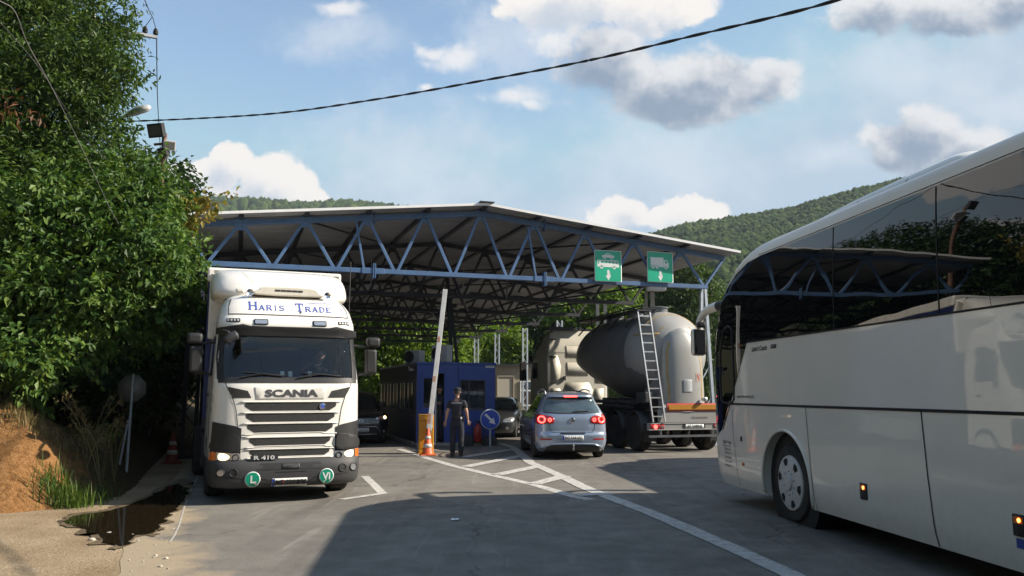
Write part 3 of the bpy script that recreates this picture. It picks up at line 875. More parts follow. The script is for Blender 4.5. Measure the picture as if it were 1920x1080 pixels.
lane_sign((1237.5, 501), 'square green lane sign with a white truck symbol and a down arrow', draw_truck)
# ------------------------------------------------------------------ white lorry coming towards the camera (local: x across, y back from the bumper, z up)
TF = (-3.40, 12.42); TYAW = R(23)
truck = thing('articulated_lorry', 'white articulated lorry with lit headlights and green round badges facing out from under the canopy', 'lorry', (*TF, 0), TYAW)
M['truck_white'] = mat('truck_white', (.80, .775, .72), .28, var=.05, vscale=1.2, coat=.5, dirt=.18, dcol=(.42, .36, .27), dscale=1.6, rvar=.08)
M['truck_cream'] = mat('truck_cream', (.66, .62, .53), .5, var=.06, dirt=.25, dcol=(.36, .29, .2))
M['grille_black'] = mat('grille_black', (.014, .014, .014), .6, var=.4, vscale=20, bump=.5, bscale=160)
M['windscreen'] = glass_mat('windscreen', (.84, .92, .92), .95, 1.66)
M['side_glass'] = mat('dark_glass', (.012, .015, .016), .03, spec=.8, ior=1.6)
M['tilt_blue'] = mat('tilt_blue', (.018, .028, .11), .5, var=.2, vscale=2, bump=.25, bscale=3)
M['script_blue'] = mat('script_blue', (.06, .10, .42), .45)
M['badge_grey'] = mat('badge_grey', (.16, .16, .165), .3, .6)
M['badge_green'] = mat('badge_green', (.0, .26, .16), .4, var=.1)
M['seat_cloth'] = mat('seat_cloth', (.03, .032, .036), .9)

cab_hw = pchip([(.25, 1.13), (.6, 1.135), (1.2, 1.13), (1.85, 1.12), (2.6, 1.085), (2.75, 1.08), (2.95, 1.05), (3.1, .99), (3.22, .90), (3.30, .70)])
cab_y0 = pchip([(.25, .05), (.6, .03), (1.2, .04), (1.75, .05), (1.85, .09), (2.56, .345), (2.70, .31), (2.78, .34), (2.86, .42), (2.98, .50), (3.10, .64), (3.22, .86), (3.30, 1.15)])
cab = Shell(cab_hw, cab_y0, lambda z: 2.25, .62, 4.2, .12, 6)
zs = zs_range(.62, 1.85, 14) + zs_range(1.855, 2.55, 8) + zs_range(2.56, 3.30, 16)
# skin: open where the windscreen is
def skip(c): return (c.y < .95 and 1.87 < c.z < 2.555 and abs(c.x) < .95 * cab_hw(c.z)) or (abs(c.x) > .93 * cab_hw(c.z) and .84 < c.y < 1.60 and 1.93 < c.z < 2.52)
body = cab.mb(zs, 14, 18, skip=skip).build('cab', M['truck_white'], truck, smooth=40)
nf = cab.near
# bumper
bhw = pchip([(.24, 1.08), (.3, 1.13), (.6, 1.15), (.66, 1.14)])
by0 = pchip([(.24, .06), (.30, -.02), (.50, -.04), (.62, -.01), (.66, .02)])
bum = Shell(bhw, by0, lambda z: 1.0, .6, 4.2, .05, 6)
bumper = bum.mb(zs_range(.24, .66, 10), 14, 3).build('bumper', M['grey_plastic'], truck, smooth=40)
bf = bum.near
patch('bumper_intake', [[(-.46, .50), (.52, .50), (.47, .60), (-.42, .60)]], bf(.003), M['black_plastic'], bumper, step=.1)
patch('tow_cover', rrect(.03, .55, .26, .075, .01), bf(.007), M['grey_plastic'], bumper, step=.1, thick=.008)
patch('bumper_crease', strip2([(-1.05, .415), (-.32, .36), (-.22, .255)], .014) + strip2([(1.05, .425), (.38, .37), (.28, .265)], .014) + strip2([(-.2, .465), (.26, .465)], .012), bf(.003), M['seam'], bumper, step=.15)
for x, r, lit in ((-.97, .055, 1), (-.79, .055, 0), (.82, .055, 0), (1.0, .055, 1)):
    z = .475 if x < 0 else .50
    o = patch('fog_lamp' if lit else 'fog_recess', circ(x, z, r, 18), bf(.005), M['lamp_clear'] if lit else M['black_plastic'], bumper, step=0)
    mb = MB(); mb.tube([bf(.006)(a, b) for a, b in circ(x, z, r, 18)], .008, 6, closed=True); mb.build('fog_rim', M['black_plastic'], o, smooth=180)
plate(bumper, bf(.008), .02, .315, .52, .115, 'NP·114-MV', off_fn=bf(.013))
lettering('o', (-.075, .32), .03, bf(.014), M['lit_red'] if False else M['red_lens'], bumper, 'plate_crest')
for x, z, tx in ((-.52, .375, 'L'), (.57, .385, 'Vi')):
    b = patch('round_badge', circ(x, z, .112, 28), bf(.010), M['sign_white'], bumper, step=.08, thick=.006)
    patch('badge_face', circ(x, z, .100, 28), bf(.015), M['badge_green'], b, step=.08)
    lettering(tx, (x, z), .11, bf(.019), M['sign_white'], b, 'badge_letter', bold=.03)
# black corner blocks and headlights
for s in (-1, 1):
    q = (lambda L_: L_) if s < 0 else mirror2
    patch('step_trim', q([(-1.12, .74), (-.70, .74), (-.70, 1.12), (-.80, 1.16), (-1.10, 1.22)]), nf(.006), M['black_plastic'], truck, step=.06)
    patch('step_bulge', q(smooth_poly([(-1.08, .80), (-.74, .78), (-.72, .98), (-.82, 1.02), (-1.06, .96)], 3)), nf(.02), M['black_plastic'], truck, step=.06, thick=.03, bevel=.008)
    h = patch('headlight', q([(-1.12, .635), (-.70, .625), (-.70, .75), (-1.10, .775)]), nf(.012), M['lamp_clear'], truck, step=.05)
    patch('main_beam', q(smooth_poly([(-.99, .665), (-.90, .655), (-.85, .70), (-.90, .745), (-.99, .75)], 3)), nf(.02), M['lit_head'], h, step=.05)
    patch('indicator', q([(-1.115, .64), (-1.03, .64), (-1.03, .768), (-1.105, .772)]), nf(.02), M['amber'], h, step=.05)
    mb = MB(); mb.tube([nf(.02)(a, b) for a, b in circ(s * .765, .69, .045, 16)], .009, 6, closed=True); mb.build('lamp_ring', M['black_plastic'], h, smooth=180)
    # upper side vents and the curved corner seams
    patch('side_vent', q([(-.92, 1.745), (-.63, 1.68), (-.575, 1.575), (-.84, 1.575)]), nf(.004), M['grille_black'], truck, step=.06)
    patch('panel_seam', strip2([(s * x, z) for x, z in ((.97, 1.86), (.93, 1.74), (.85, 1.60), (.79, 1.40), (.755, 1.15), (.735, .95), (.71, .70), (.66, .55))], .012), nf(.004), M['seam'], truck, step=.1)
# grille: dark backing slots with white bars that stand out over them
patch('panel_seam', strip2([(-.73, .985), (.74, .985)], .012) + strip2([(-.72, .815), (.73, .815)], .008), nf(.005), M['seam'], truck, step=.1)
SL = [(1.44, .69, .128, .115), (1.275, .67, .128, .115), (1.115, .645, .125, .11), (.915, .61, .115, .09), (.745, .60, .10, .085), (.615, .59, .09, .10)]
for i, (z, w, hh, tip) in enumerate(SL):
    pl = [(-w, z + hh * .35), (-w + .03, z + hh / 2), (w - .03, z + hh / 2), (w, z + hh * .35), (w - .01, z + .0), (w - tip, z - hh / 2), (-w + tip, z - hh / 2), (-w + .01, z)]
    g = patch('grille_slot', [(x + .02, y) for x, y in pl], nf(.003), M['grille_black'], truck, step=.1)
    mb = MB()
    for k, (zz, off, r) in enumerate(((z + hh / 2 + .010, .008, .010), (z - hh / 2 - .006, .004, .006))):
        pts = [nf(off)(x, zz - (.02 if k and abs(x) > w - tip else 0)) for x in np.linspace(-w - .04, w + .08, 24)]
        mb.tube(pts, r, 8)
    mb.build('grille_bar', M['truck_white'], truck, smooth=180)
em = patch('grille_emblem', circ(.49, 1.44, .05, 18, .055), nf(.012), M['chrome'], truck, step=0, thick=.01)
patch('emblem_field', [(.46, 1.47), (.52, 1.47), (.52, 1.43), (.49, 1.40), (.46, 1.43)], nf(.02), M['script_blue'], em, step=0)
patch('name_panel', [(-.50, 1.56), (.52, 1.56), (.55, 1.74), (-.53, 1.74)], nf(.006), M['truck_white'], truck, step=.1, thick=.012, bevel=.005)
lettering('SCANIA', (.02, 1.645), .115, nf(.018), M['badge_grey'], truck, width=.80, bold=.045)
lettering('R 410', (-.36, .685), .062, nf(.052), M['lamp_white'], truck, width=.30, bold=.035)
patch('badge_backing', [(-.56, .645), (-.16, .655), (-.16, .725), (-.56, .715)], nf(.045), M['black_plastic'], truck, step=.1)
# windscreen in a black border, wipers, visor band
wsp = [(-1.02, 1.865), (1.02, 1.865), (1.035, 2.2), (1.01, 2.55), (-1.01, 2.55), (-1.035, 2.2)]
patch('windscreen', [[(x, z) for x, z in wsp]], nf(.0), M['windscreen'], truck, step=.07, smooth=180)
bd = strip2([(-1.02, 1.86), (-1.035, 2.2), (-1.01, 2.56)], .09) + strip2([(1.02, 1.86), (1.035, 2.2), (1.01, 2.56)], .09) + [[(-1.05, 1.80), (1.05, 1.80), (1.05, 1.885), (-1.05, 1.885)]]
patch('screen_border', bd, nf(.006), M['black_plastic'], truck, step=.07)
patch('sun_visor', [(-1.06, 2.56), (-.9, 2.53), (.9, 2.53), (1.06, 2.56), (1.06, 2.665), (.72, 2.71), (.6, 2.69), (-.6, 2.69), (-.72, 2.71), (-1.06, 2.665)], nf(.035), M['black_plastic'], truck, step=.07, thick=.025, bevel=.008)
for x0, x1 in ((-.75, -.12), (.1, .78)):
    mb = MB(); mb.tube([nf(.03)(x0, 1.87), nf(.03)((x0 + x1) / 2, 1.93), nf(.02)(x1, 1.90)], .012, 6)
    mb.tube([nf(.02)(x0 + .05, 1.96 if x0 < 0 else 1.95), nf(.02)((x0 + x1) / 2, 1.935), nf(.02)(x1 + .05, 1.905)], .008, 6); mb.build('wiper', M['black_plastic'], truck)
# lamps in the visor roof, seams, sign panel and its lettering
for x in (-.45, .46):
    o = patch('roof_lamp', rrect(x, 2.755, .22, .085, .02), nf(.008), M['black_plastic'], truck, step=.08, thick=.01)
    patch('roof_lamp_lens', rrect(x, 2.755, .185, .06, .015), nf(.016), M['lamp_clear'], o, step=.08)
for s in (-1, 1):
    o = patch('marker_strip', rrect(s * .86, 2.775, .2, .06, .01), nf(.006), M['black_plastic'], truck, step=.05)
    patch('marker_lens', [circ(s * .86 + d, 2.775, .016, 8) for d in (-.07, -.023, .023, .07)], nf(.012), M['lamp_white'], o, step=0)
patch('panel_seam', strip2([(-.93, 2.88), (.95, 2.88)], .018) + strip2([(-.93, 2.88), (-.925, 3.0), (-.88, 3.16)], .012) + strip2([(.95, 2.88), (.94, 3.0), (.87, 3.17)], .012), nf(.005), M['seam'], truck, step=.08)
def slab_letters():
    V = lambda x: [((x, 0), (x, 1), .2)]
    sf = lambda x, y, w=.34: [((x - w / 2, y), (x + w / 2, y), .12)]
    def pl(*p): return [(p[i], p[i + 1], .15) for i in range(len(p) - 1)]
    return {'H': V(.15) + V(.85) + [((.15, .5), (.85, .5), .13)] + sf(.15, .06) + sf(.85, .06) + sf(.15, .94) + sf(.85, .94),
            'A': pl((.12, 0), (.5, 1)) + [((.5, 1), (.88, 0), .2), ((.25, .34), (.75, .34), .12)] + sf(.1, .06) + sf(.9, .06),
            'R': V(.18) + pl((.05, .94), (.65, .94), (.86, .76), (.65, .5), (.18, .5)) + [((.5, .5), (.9, .05), .2)] + sf(.18, .06) + sf(.92, .06, .2),
            'I': V(.5) + sf(.5, .06, .5) + sf(.5, .94, .5),
            'S': pl((.86, .78), (.7, .94), (.28, .94), (.12, .75), (.28, .55), (.75, .45), (.9, .25), (.72, .06), (.25, .06), (.1, .25)),
            'T': V(.5) + sf(.5, .06, .5) + [((.02, .92), (.98, .92), .16), ((.06, .7), (.06, .95), .1), ((.94, .7), (.94, .95), .1)],
            'D': V(.18) + pl((.05, .94), (.6, .94), (.88, .7), (.88, .3), (.6, .06), (.05, .06)),
            'E': V(.18) + [((.05, .94), (.85, .94), .13), ((.05, .06), (.88, .06), .13), ((.18, .5), (.65, .5), .12), ((.85, .78), (.85, .97), .1), ((.88, .03), (.88, .22), .1)]}
LT = slab_letters(); quads = []
x = -.63
for ch in 'Haris Trade':
    if ch == ' ': x += .15; continue
    big = ch.isupper(); w = .132 if big else .092; h = .15 if big else .092
    if ch == 'i': w *= .7
    for p, q_, t in LT[ch.upper()]:
        a = Vector((x + p[0] * w, 2.955 + p[1] * h)); b = Vector((x + q_[0] * w, 2.955 + q_[1] * h))
        quads += strip2([tuple(a), tuple(b)], t * .85 * w)
    x += w + .0205
patch('lettering', quads, nf(.006), M['script_blue'], truck, step=.025)
patch('lettering', [[(.30, 3.115), (.44, 3.115), (.44, 3.125), (.30, 3.125)], [(.56, 3.115), (.68, 3.115), (.68, 3.125), (.56, 3.125)]], nf(.005), M['script_blue'], truck, step=0)
lettering('DOO', (.50, 3.12), .026, nf(.005), M['script_blue'], truck, width=.10)
patch('washer_nozzle', circ(.17, 2.935, .016, 10), nf(.008), M['seam'], truck, step=0)
# roof hatch vent and horns
mb = MB()
pr = [(-.50, 3.24), (.52, 3.24), (.50, 3.30), (.36, 3.375), (-.34, 3.375), (-.46, 3.33)]
mb.prism(smooth_poly(pr, 3), Matrix(((1, 0, 0, 0), (0, 0, 1, .74), (0, 1, 0, 0), (0, 0, 0, 1))), .75)
vent = mb.build('roof_vent', M['truck_cream'], truck, smooth=45, bevel=.02)
patch('vent_slot', [rrect(x, 3.315, .085, .03, .008) for x in (-.17, -.08, .01, .10, .19)], lambda x, z: Vector((x, .735, z)), M['grille_black'], vent, step=0)
for s in (-1, 1):
    mb = MB(); mb.lathe([(.012, 0), (.014, .12), (.03, .2), (.055, .22), (.05, .225), (.01, .2)], 14, Matrix.Translation((s * .62 + .02, .98, 3.27)) @ Matrix.Rotation(R(90), 4, 'X')); mb.build('air_horn', M['chrome'], truck, smooth=40)
patch('roof_strip', [(-.95, 3.2), (.97, 3.2), (.9, 3.30), (-.88, 3.30)], lambda x, z: Vector((x, 1.16 + .35 * (abs(x) / 1) ** 3 , z)), M['tilt_blue'], truck, step=.1)
# air deflector behind the roof
sp_hw = pchip([(3.22, 1.07), (3.30, 1.14), (3.5, 1.15), (3.7, 1.13), (3.8, 1.10)])
sp_y0 = pchip([(3.22, 1.18), (3.3, 1.14), (3.45, 1.24), (3.65, 1.5), (3.78, 1.85), (3.80, 1.95)])
sp = Shell(sp_hw, sp_y0, lambda z: 2.25, .75, 3.2, .05, 6)
defl = sp.mb(zs_range(3.22, 3.80, 12), 14, 3).build('air_deflector', M['truck_white'], truck, smooth=50)
sf_ = sp.near
patch('panel_seam', strip2([(-.72, 3.80), (-.6, 3.62), (-.52, 3.5)], .012) + strip2([(.74, 3.80), (.62, 3.62), (.56, 3.5)], .012), sf_(.004), M['truck_cream'], defl, step=.1)
patch('inspection_lid', [rrect(-.72, 3.34, .10, .075, .01), rrect(.76, 3.36, .10, .075, .01)], sf_(.006), M['truck_cream'], defl, step=0, thick=.006)
# mirrors
for s in (-1, 1):
    x = s * 1.37
    mb = MB(); mb.box((x, .62, 2.17), (.20, .12, .42)); mm = mb.build('door_mirror', M['black_plastic'], truck, bevel=.045, seg=4, smooth=60)
    mb = MB(); mb.box((x, .685, 2.17), (.16, .008, .36)); mb.build('mirror_glass', M['mirror'], mm, bevel=.003)
    mb = MB(); mb.box((x + s * .03, .60, 2.49), (.23, .15, .17)); mb.build('wide_angle_mirror', M['black_plastic'], truck, bevel=.05, seg=4, smooth=60)
    mb = MB()
    for z0, z1 in ((2.44, 2.42), (1.93, 1.96)): mb.tube([(s * 1.09, .75, z0), (s * 1.25, .66, z1), (x, .62, z1)], .022, 8)
    mb.tube([(x, .62, 1.93), (x, .62, 2.5)], .018, 8); mb.build('mirror_arm', M['black_plastic'], truck, smooth=180)
mb = MB(); mb.tube(curve_pts([(-1.02, .48, 2.62), (-.95, .2, 2.58), (-.9, .16, 2.52)], 5), .02, 8)
mb.tube(curve_pts([(-.98, .17, 2.42), (-.90, .15, 2.49), (-.80, .15, 2.54)], 4), [.02] + [.075] * 7 + [.03], 12); mb.build('kerb_mirror', M['grey_plastic'], truck, smooth=180)
mb = MB(); mb.tube([(1.04, .9, 2.9), (1.06, .95, 3.9)], .006, 5); mb.build('aerial', M['black_plastic'], truck)
# doors
for s in (-1, 1):
    sd_ = cab.side(s, .004)
    d = patch('door_window', smooth_poly([(.72, 1.92), (1.68, 1.90), (1.68, 2.54), (.90, 2.54)], 1), cab.side(s, .001), M['windscreen'], truck, step=0)
    patch('panel_seam', strip2([(.66, 1.0), (.62, 1.9), (.95, 2.56), (1.68, 2.56), (1.68, 1.0)], .014), sd_, M['seam'], truck, step=.2)
    mb = MB(); p = sd_(1.45, 1.62); mb.box((p.x + s * .015, p.y, p.z), (.03, .2, .05)); mb.build('door_handle', M['black_plastic'], truck, bevel=.01)
# cabin inside
mb = MB(); mb.box((0, 2.15, 2.1), (2.1, .05, 1.1)); mb.box((0, 1.2, 1.55), (2.1, 1.9, .06)); mb.build('cabin_lining', mat('cabin_lining', (.06, .06, .058), .9), truck)
mb = MB(); mb.grid([[Vector((x, .28 + .35 * (abs(x) ** 4) * .6, 1.83)), Vector((x, .45, 1.90)), Vector((x, .72, 1.89)), Vector((x, .78, 1.6))] for x in np.linspace(-1.0, 1.0, 14)]); mb.build('dashboard', M['black_plastic'], truck, smooth=60)
for x in (-.52, .55):
    mb = MB(); mb.box((x, 1.35, 1.62), (.5, .5, .16)); mb.box((x, 1.62, 2.0), (.48, .14, .75)); mb.box((x, 1.63, 2.45), (.28, .12, .2)); mb.build('seat', M['seat_cloth'], truck, bevel=.05, seg=3, smooth=60)
mb = MB(); Ms = Matrix.Translation((.55, .83, 1.98)) @ Matrix.Rotation(R(35), 4, 'X')
mb.tube([Ms @ Vector((.22 * math.cos(t), .22 * math.sin(t), 0)) for t in np.linspace(0, 2 * PI, 25)[:-1]], .018, 8, closed=True)
mb.tube([Ms @ Vector((-.2, 0, 0)), Ms @ Vector((.2, 0, 0))], .02, 6); mb.tube([Ms @ Vector((0, 0, 0)), (.55, .65, 1.8)], .035, 8); mb.build('steering_wheel', M['black_plastic'], truck, smooth=180)
patch('permit_card', [rrect(x, 1.955, .06, .085, .005) for x in (-.12, 0.0, .30)], nf(-.03), M['plate_white'], truck, step=0)
# chassis, wheels
mb = MB(); mb.box((0, 3.0, .75), (.85, 4.6, .32)); mb.box((-.92, 3.1, .62), (.5, 1.3, .55)); mb.box((.92, 3.1, .62), (.5, 1.3, .55)); mb.box((0, 1.2, .55), (1.9, 1.6, .2)); mb.build('chassis', M['black_plastic'], truck, bevel=.03)
def wheel(parent, c, r=.50, w=.32, axis_x=1, rim=None, name='wheel', dual=False):
    """tyre with shoulders + dished rim; axis along local x, outer face towards axis_x"""
    rt = Matrix.Translation(c) @ Matrix.Rotation(R(90) * axis_x, 4, 'Y')
    mb = MB(); h = w / 2
    mb.lathe([(r * .60, -h * .9), (r * .80, -h), (r * .93, -h * .96), (r * .985, -h * .78), (r, -h * .5), (r, -h * .05), (r * .988, 0), (r, h * .05), (r, h * .5), (r * .985, h * .78), (r * .93, h * .96), (r * .80, h), (r * .60, h * .9)], 36, rt)
    t = mb.build(name, M['rubber'], parent, smooth=35)
    mb = MB(); q = r * .61
    mb.lathe([(q, -h * .9), (q * .98, h * .86), (q * .90, h * .80), (q * .80, h * .35), (q * .52, h * .30), (q * .42, h * .55), (q * .30, h * .62), (.001, h * .62)], 28, rt)
    mb.build('rim', rim or M['steel'], t, smooth=35)
    return t
for s in (-1, 1):
    wheel(truck, (s * .98, 1.38, .5), axis_x=s)
    wheel(truck, (s * .95, 4.9, .5), w=.55, axis_x=s)
# semi-trailer
tr = bpy.data.objects.new('trailer', None); COL.objects.link(tr); tr.parent = truck; tr.location = (.06, 4.2, 0); tr.rotation_euler = (0, 0, R(-2.0))
mb = MB(); mb.box((0, 5.1, 2.5), (2.36, 13.4, 2.62)); mb.build('box_body', M['tilt_blue'], tr, bevel=.03)
mb = MB(); mb.box((0, 5.1, 3.78), (2.40, 13.5, .26)); mb.box((0, -1.63, 3.2), (2.30, .08, 1.2)); mb.build('top_rail', M['truck_white'], tr, bevel=.05, seg=3)
mb = MB(); mb.box((0, 5.1, 1.1), (2.36, 13.4, .18)); mb.box((0, 5.5, .85), (.9, 12, .3)); mb.build('trailer_chassis', M['grey_plastic'], tr, bevel=.02)
for y in (7.6, 8.9, 10.2):
    for s in (-1, 1): wheel(tr, (s * .95, y, .5), w=.38, axis_x=s)
for s in (-1, 1):
    mb = MB(); mb.box((s * 1.16, 3.2, .75), (.03, 4.5, .5)); mb.build('side_guard', M['alu'], tr)
# ------------------------------------------------------------------ white coach on the right, its left side to the camera
BF = Vector((3.56, 10.38, 0)); BYAW = math.atan(170 / 1512)
# local: x = 0 is the left flank, x = 2.55 the right one; y forward; shifted so the shell is centred
BW = 1.275
bu = Vector((math.cos(BYAW), math.sin(BYAW), 0))
bus = thing('coach', 'white touring coach with dark tinted windows waiting at the right side of the lane', 'coach', BF + bu * BW, BYAW)
m, N, L, P = node_mat('coach_white'); src = N.new('ShaderNodeTexCoord').outputs['Object']
g = n_noise(N, L, src, .9, 6, .62); f = n_noise(N, L, src, 11, 6, .65)
c = n_ramp(N, L, g, [(.35, (.75, .71, .63)), (.65, (.80, .765, .69))])
sp = N.new('ShaderNodeSeparateXYZ'); L.new(src, sp.inputs[0])
low = N.new('ShaderNodeMapRange'); low.inputs['From Min'].default_value = 1.1; low.inputs['From Max'].default_value = .25; L.new(sp.outputs[2], low.inputs['Value'])
c = n_mix(N, L, n_math(N, L, 'MULTIPLY', n_math(N, L, 'MULTIPLY', low.outputs['Result'], f), .5), c, (.36, .31, .24))
L.new(c, P.inputs['Base Color']); P.inputs['Roughness'].default_value = .3; P.inputs['Specular IOR Level'].default_value = .3
hi = N.new('ShaderNodeMapRange'); hi.inputs['From Min'].default_value = 3.50; hi.inputs['From Max'].default_value = 3.60; hi.inputs['To Min'].default_value = .8; hi.inputs['To Max'].default_value = .12; L.new(sp.outputs[2], hi.inputs['Value']); L.new(hi.outputs['Result'], P.inputs['Coat Weight']); P.inputs['Coat Roughness'].default_value = .03; P.inputs['Coat IOR'].default_value = 1.45
wv = n_noise(N, L, src, 1.5, 1, .4); b = N.new('ShaderNodeBump'); b.inputs['Strength'].default_value = .05; b.inputs['Distance'].default_value = .06
L.new(wv, b.inputs['Height']); L.new(b.outputs['Normal'], P.inputs['Coat Normal']); M['coach_white'] = m
m, N, L, P = node_mat('coach_glass'); src = N.new('ShaderNodeTexCoord').outputs['Object']
P.inputs['Base Color'].default_value = (.004, .005, .006, 1); P.inputs['Roughness'].default_value = .012; P.inputs['IOR'].default_value = 1.72; P.inputs['Specular IOR Level'].default_value = .5
wv = n_noise(N, L, src, 1.1, 1, .4); b = N.new('ShaderNodeBump'); b.inputs['Strength'].default_value = .085; b.inputs['Distance'].default_value = .06
L.new(wv, b.inputs['Height']); L.new(b.outputs['Normal'], P.inputs['Normal']); M['coach_glass'] = m
M['hub_white'] = mat('hub_white', (.58, .58, .57), .4, var=.08, dirt=.3)

b_in = pchip([(.26, .03), (.45, .0), (1.5, .0), (2.4, .008), (3.0, .026), (3.5, .055), (3.70, .080), (3.76, .12), (3.805, .23), (3.845, .55)])
b_yf = pchip([(.26, 2.80), (.45, 2.92), (1.0, 2.98), (2.0, 2.98), (2.5, 2.90), (3.0, 2.70), (3.3, 2.43), (3.5, 2.12), (3.64, 1.78), (3.74, 1.38), (3.81, .9), (3.845, .3)])
coach = Shell(lambda z: BW - b_in(z), lambda z: -9.3, b_yf, .35, 4, .50, 3.0)
zs = zs_range(.26, 3.5, 24) + [3.56, 3.63, 3.69, 3.73, 3.76, 3.785, 3.805, 3.825, 3.845]
shell = coach.mb(zs, 14, 10).build('body', M['coach_white'], bus)
cut = []
AC = (.20, .47, .70)   # wheel arch: y, z, radius
for s in (-1, 1):
    for y in (AC[0], -6.0):
        mb = MB(); Mx = Matrix.Translation((s * 1.0, y, AC[1])) @ Matrix.Rotation(R(90), 4, 'Y')
        mb.lathe([(AC[2], -.35), (AC[2], .6)], 40, Mx) if s > 0 else mb.lathe([(AC[2], -.6), (AC[2], .35)], 40, Mx)
        cut.append(mb)
bool_cut(shell, cut)
shell.data.shade_smooth(); shell.data.set_sharp_from_angle(angle=R(35))
shell.data.materials.clear(); shell.data.materials.append(M['coach_white'])
sd_ = coach.side(-1, .005); sd2 = coach.side(-1, .009); sd3 = coach.side(-1, .013)
# side glass band, one pane between each pair of thin seams
top = 3.585
band = [(-9.05, top), (.8, top)] + [(1.27, 3.555), (1.70, 3.44), (2.06, 3.26), (2.38, 3.02), (2.57, 2.72), (2.68, 2.4), (2.74, 2.0), (2.75, 1.4), (2.73, 1.05), (2.62, .96), (2.38, 1.07), (1.98, 1.49), (1.28, 2.39), (-9.05, 2.375)]
gl = patch('side_glazing', band, sd_, M['coach_glass'], bus, step=.12, smooth=60)
for x in (-1.22, -3.11, -5.0, -6.9): patch('pane_seam', strip2([(x, top - .01), (x, 2.39)], .016), sd2, M['seam'], gl, step=.3)
fr = rrect(2.02, 2.0, .44, 1.0, .1)
mb = MB(); mb.tube([coach.side(-1, .008)(y + (z - 2) * -.0, z) for y, z in [(1.86, 2.62), (2.0, 2.68), (2.2, 2.62), (2.33, 2.3), (2.36, 1.75), (2.34, 1.55), (2.25, 1.5), (1.9, 1.5), (1.82, 1.56), (1.80, 1.8), (1.83, 2.4)]], .014, 6, closed=True)
mb.build('driver_window_frame', M['black_plastic'], bus, smooth=180)
patch('glass_trim', strip2([(-9.05, 2.365), (1.30, 2.38), (1.99, 1.48), (2.33, 1.07)], .02), sd_, M['seam'], bus, step=.15)
# waist strip, hatch seams
patch('waist_strip', strip2([(-9.2, 1.515), (1.98, 1.485)], .030), sd_, M['seam'], bus, step=.2)
sw = .010
seams = [strip2([(1.93, 1.47), (1.9, 1.0), (1.78, .42), (1.74, .28)], sw), strip2([(1.30, 1.47), (1.30, 1.1)], sw * .6), strip2([(-.44, 1.5), (-.50, .8), (-.58, .27)], sw), strip2([(-2.75, 1.5), (-2.79, .9), (-2.86, .27)], .016), strip2([(-5.0, 1.5), (-5.0, .27)], sw), strip2([(-7.0, 1.5), (-7.0, .27)], sw)]
for q in seams: patch('panel_seam', q, sd_, M['seam'], bus, step=.1)
# arch lip
mb = MB(); al = []
for t in np.linspace(-14, 196, 40):
    y = AC[0] + AC[2] * math.cos(R(t)); z = AC[1] + AC[2] * math.sin(R(t))
    if z > .27: al.append(coach.side(-1, .003)(y, z))
mb.tube(al, .022, 6); mb.build('arch_lip', M['coach_white'], bus, smooth=180)
mb = MB(); Mx = Matrix.Translation((-.66, AC[0], AC[1])) @ Matrix.Rotation(R(90), 4, 'Y'); mb.lathe([(.0001, 0), (AC[2] - .01, 0), (AC[2] - .01, -.5)], 40, Mx); mb.build('wheel_well', M['seam'], bus)
# front wheel with its white six-notch hub cover
for s in (-1, 1):
    for y in (AC[0], -6.0):
        t = wheel(bus, (s * 1.04, y, .5), r=.50, w=.33, axis_x=s, rim=M['black_plastic'])
        hc = MB(); rt = Matrix.Translation((s * 1.04, y, .5)) @ Matrix.Rotation(R(90) * s, 4, 'Y')
        hc.lathe([(.352, .150), (.345, .175), (.30, .184), (.2, .186), (.10, .192), (.09, .215), (.001, .222)], 40, rt)
        h = hc.build('hub_cover', M['hub_white'], t, smooth=40)
        nb = MB()
        for k in range(6):
            a0 = 2 * PI * k / 6 + .3; pts = []
            for rr, da in ((.225, -.14), (.305, -.22), (.32, 0), (.305, .22), (.225, .14)): pts.append((rr * math.cos(a0 + da), rr * math.sin(a0 + da)))
            vs = [rt @ Vector((x, yy, 1*.1880 if math.hypot(x, yy) < .25 else .1862)) for x, yy in pts]
            nb.add(vs, [tuple(range(5))])
        nb.build('hub_notch', M['seam'], h)
        mb = MB()
        for k in range(10):
            a0 = 2 * PI * k / 10; c = rt @ Vector((.145 * math.cos(a0), .145 * math.sin(a0), .195)); mb.lathe([(.014, -.012), (.012, .012), (.001, .014)], 8, Matrix.Translation(c) @ Matrix.Rotation(R(90) * s, 4, 'Y'))
        mb.build('wheel_nut', M['hub_white'], h)
# small lamps and flaps on the flank
for y, z, h in ((-1.67, .62, .17), (-3.92, .63, .17)):
    o = patch('side_marker', rrect(y, z, .13, h, .012), sd_, M['black_plastic'], bus, step=0, thick=.012)
    patch('marker_lens', rrect(y, z + .04, .10, .055, .008), sd3, M['amber'], o, step=0)
    patch('marker_bulb', circ(y - .01, z + .04, .018, 10), coach.side(-1, .016), M['lit_amber'], o, step=0)
patch('info_sticker', rrect(-3.93, .49, .11, .075, .006), sd_, M['plate_blue'], bus, step=0)
lettering('ABS', (-3.93, .49), .03, sd2, M['sign_white'], bus, sx=-1) if False else None
o = patch('door_lock', rrect(1.60, .98, .045, .07, .012), sd_, M['black_plastic'], bus, step=0, thick=.015); patch('side_reflector', rrect(1.56, .62, .07, .04, .006), sd_, M['amber'], bus, step=0, thick=.012)
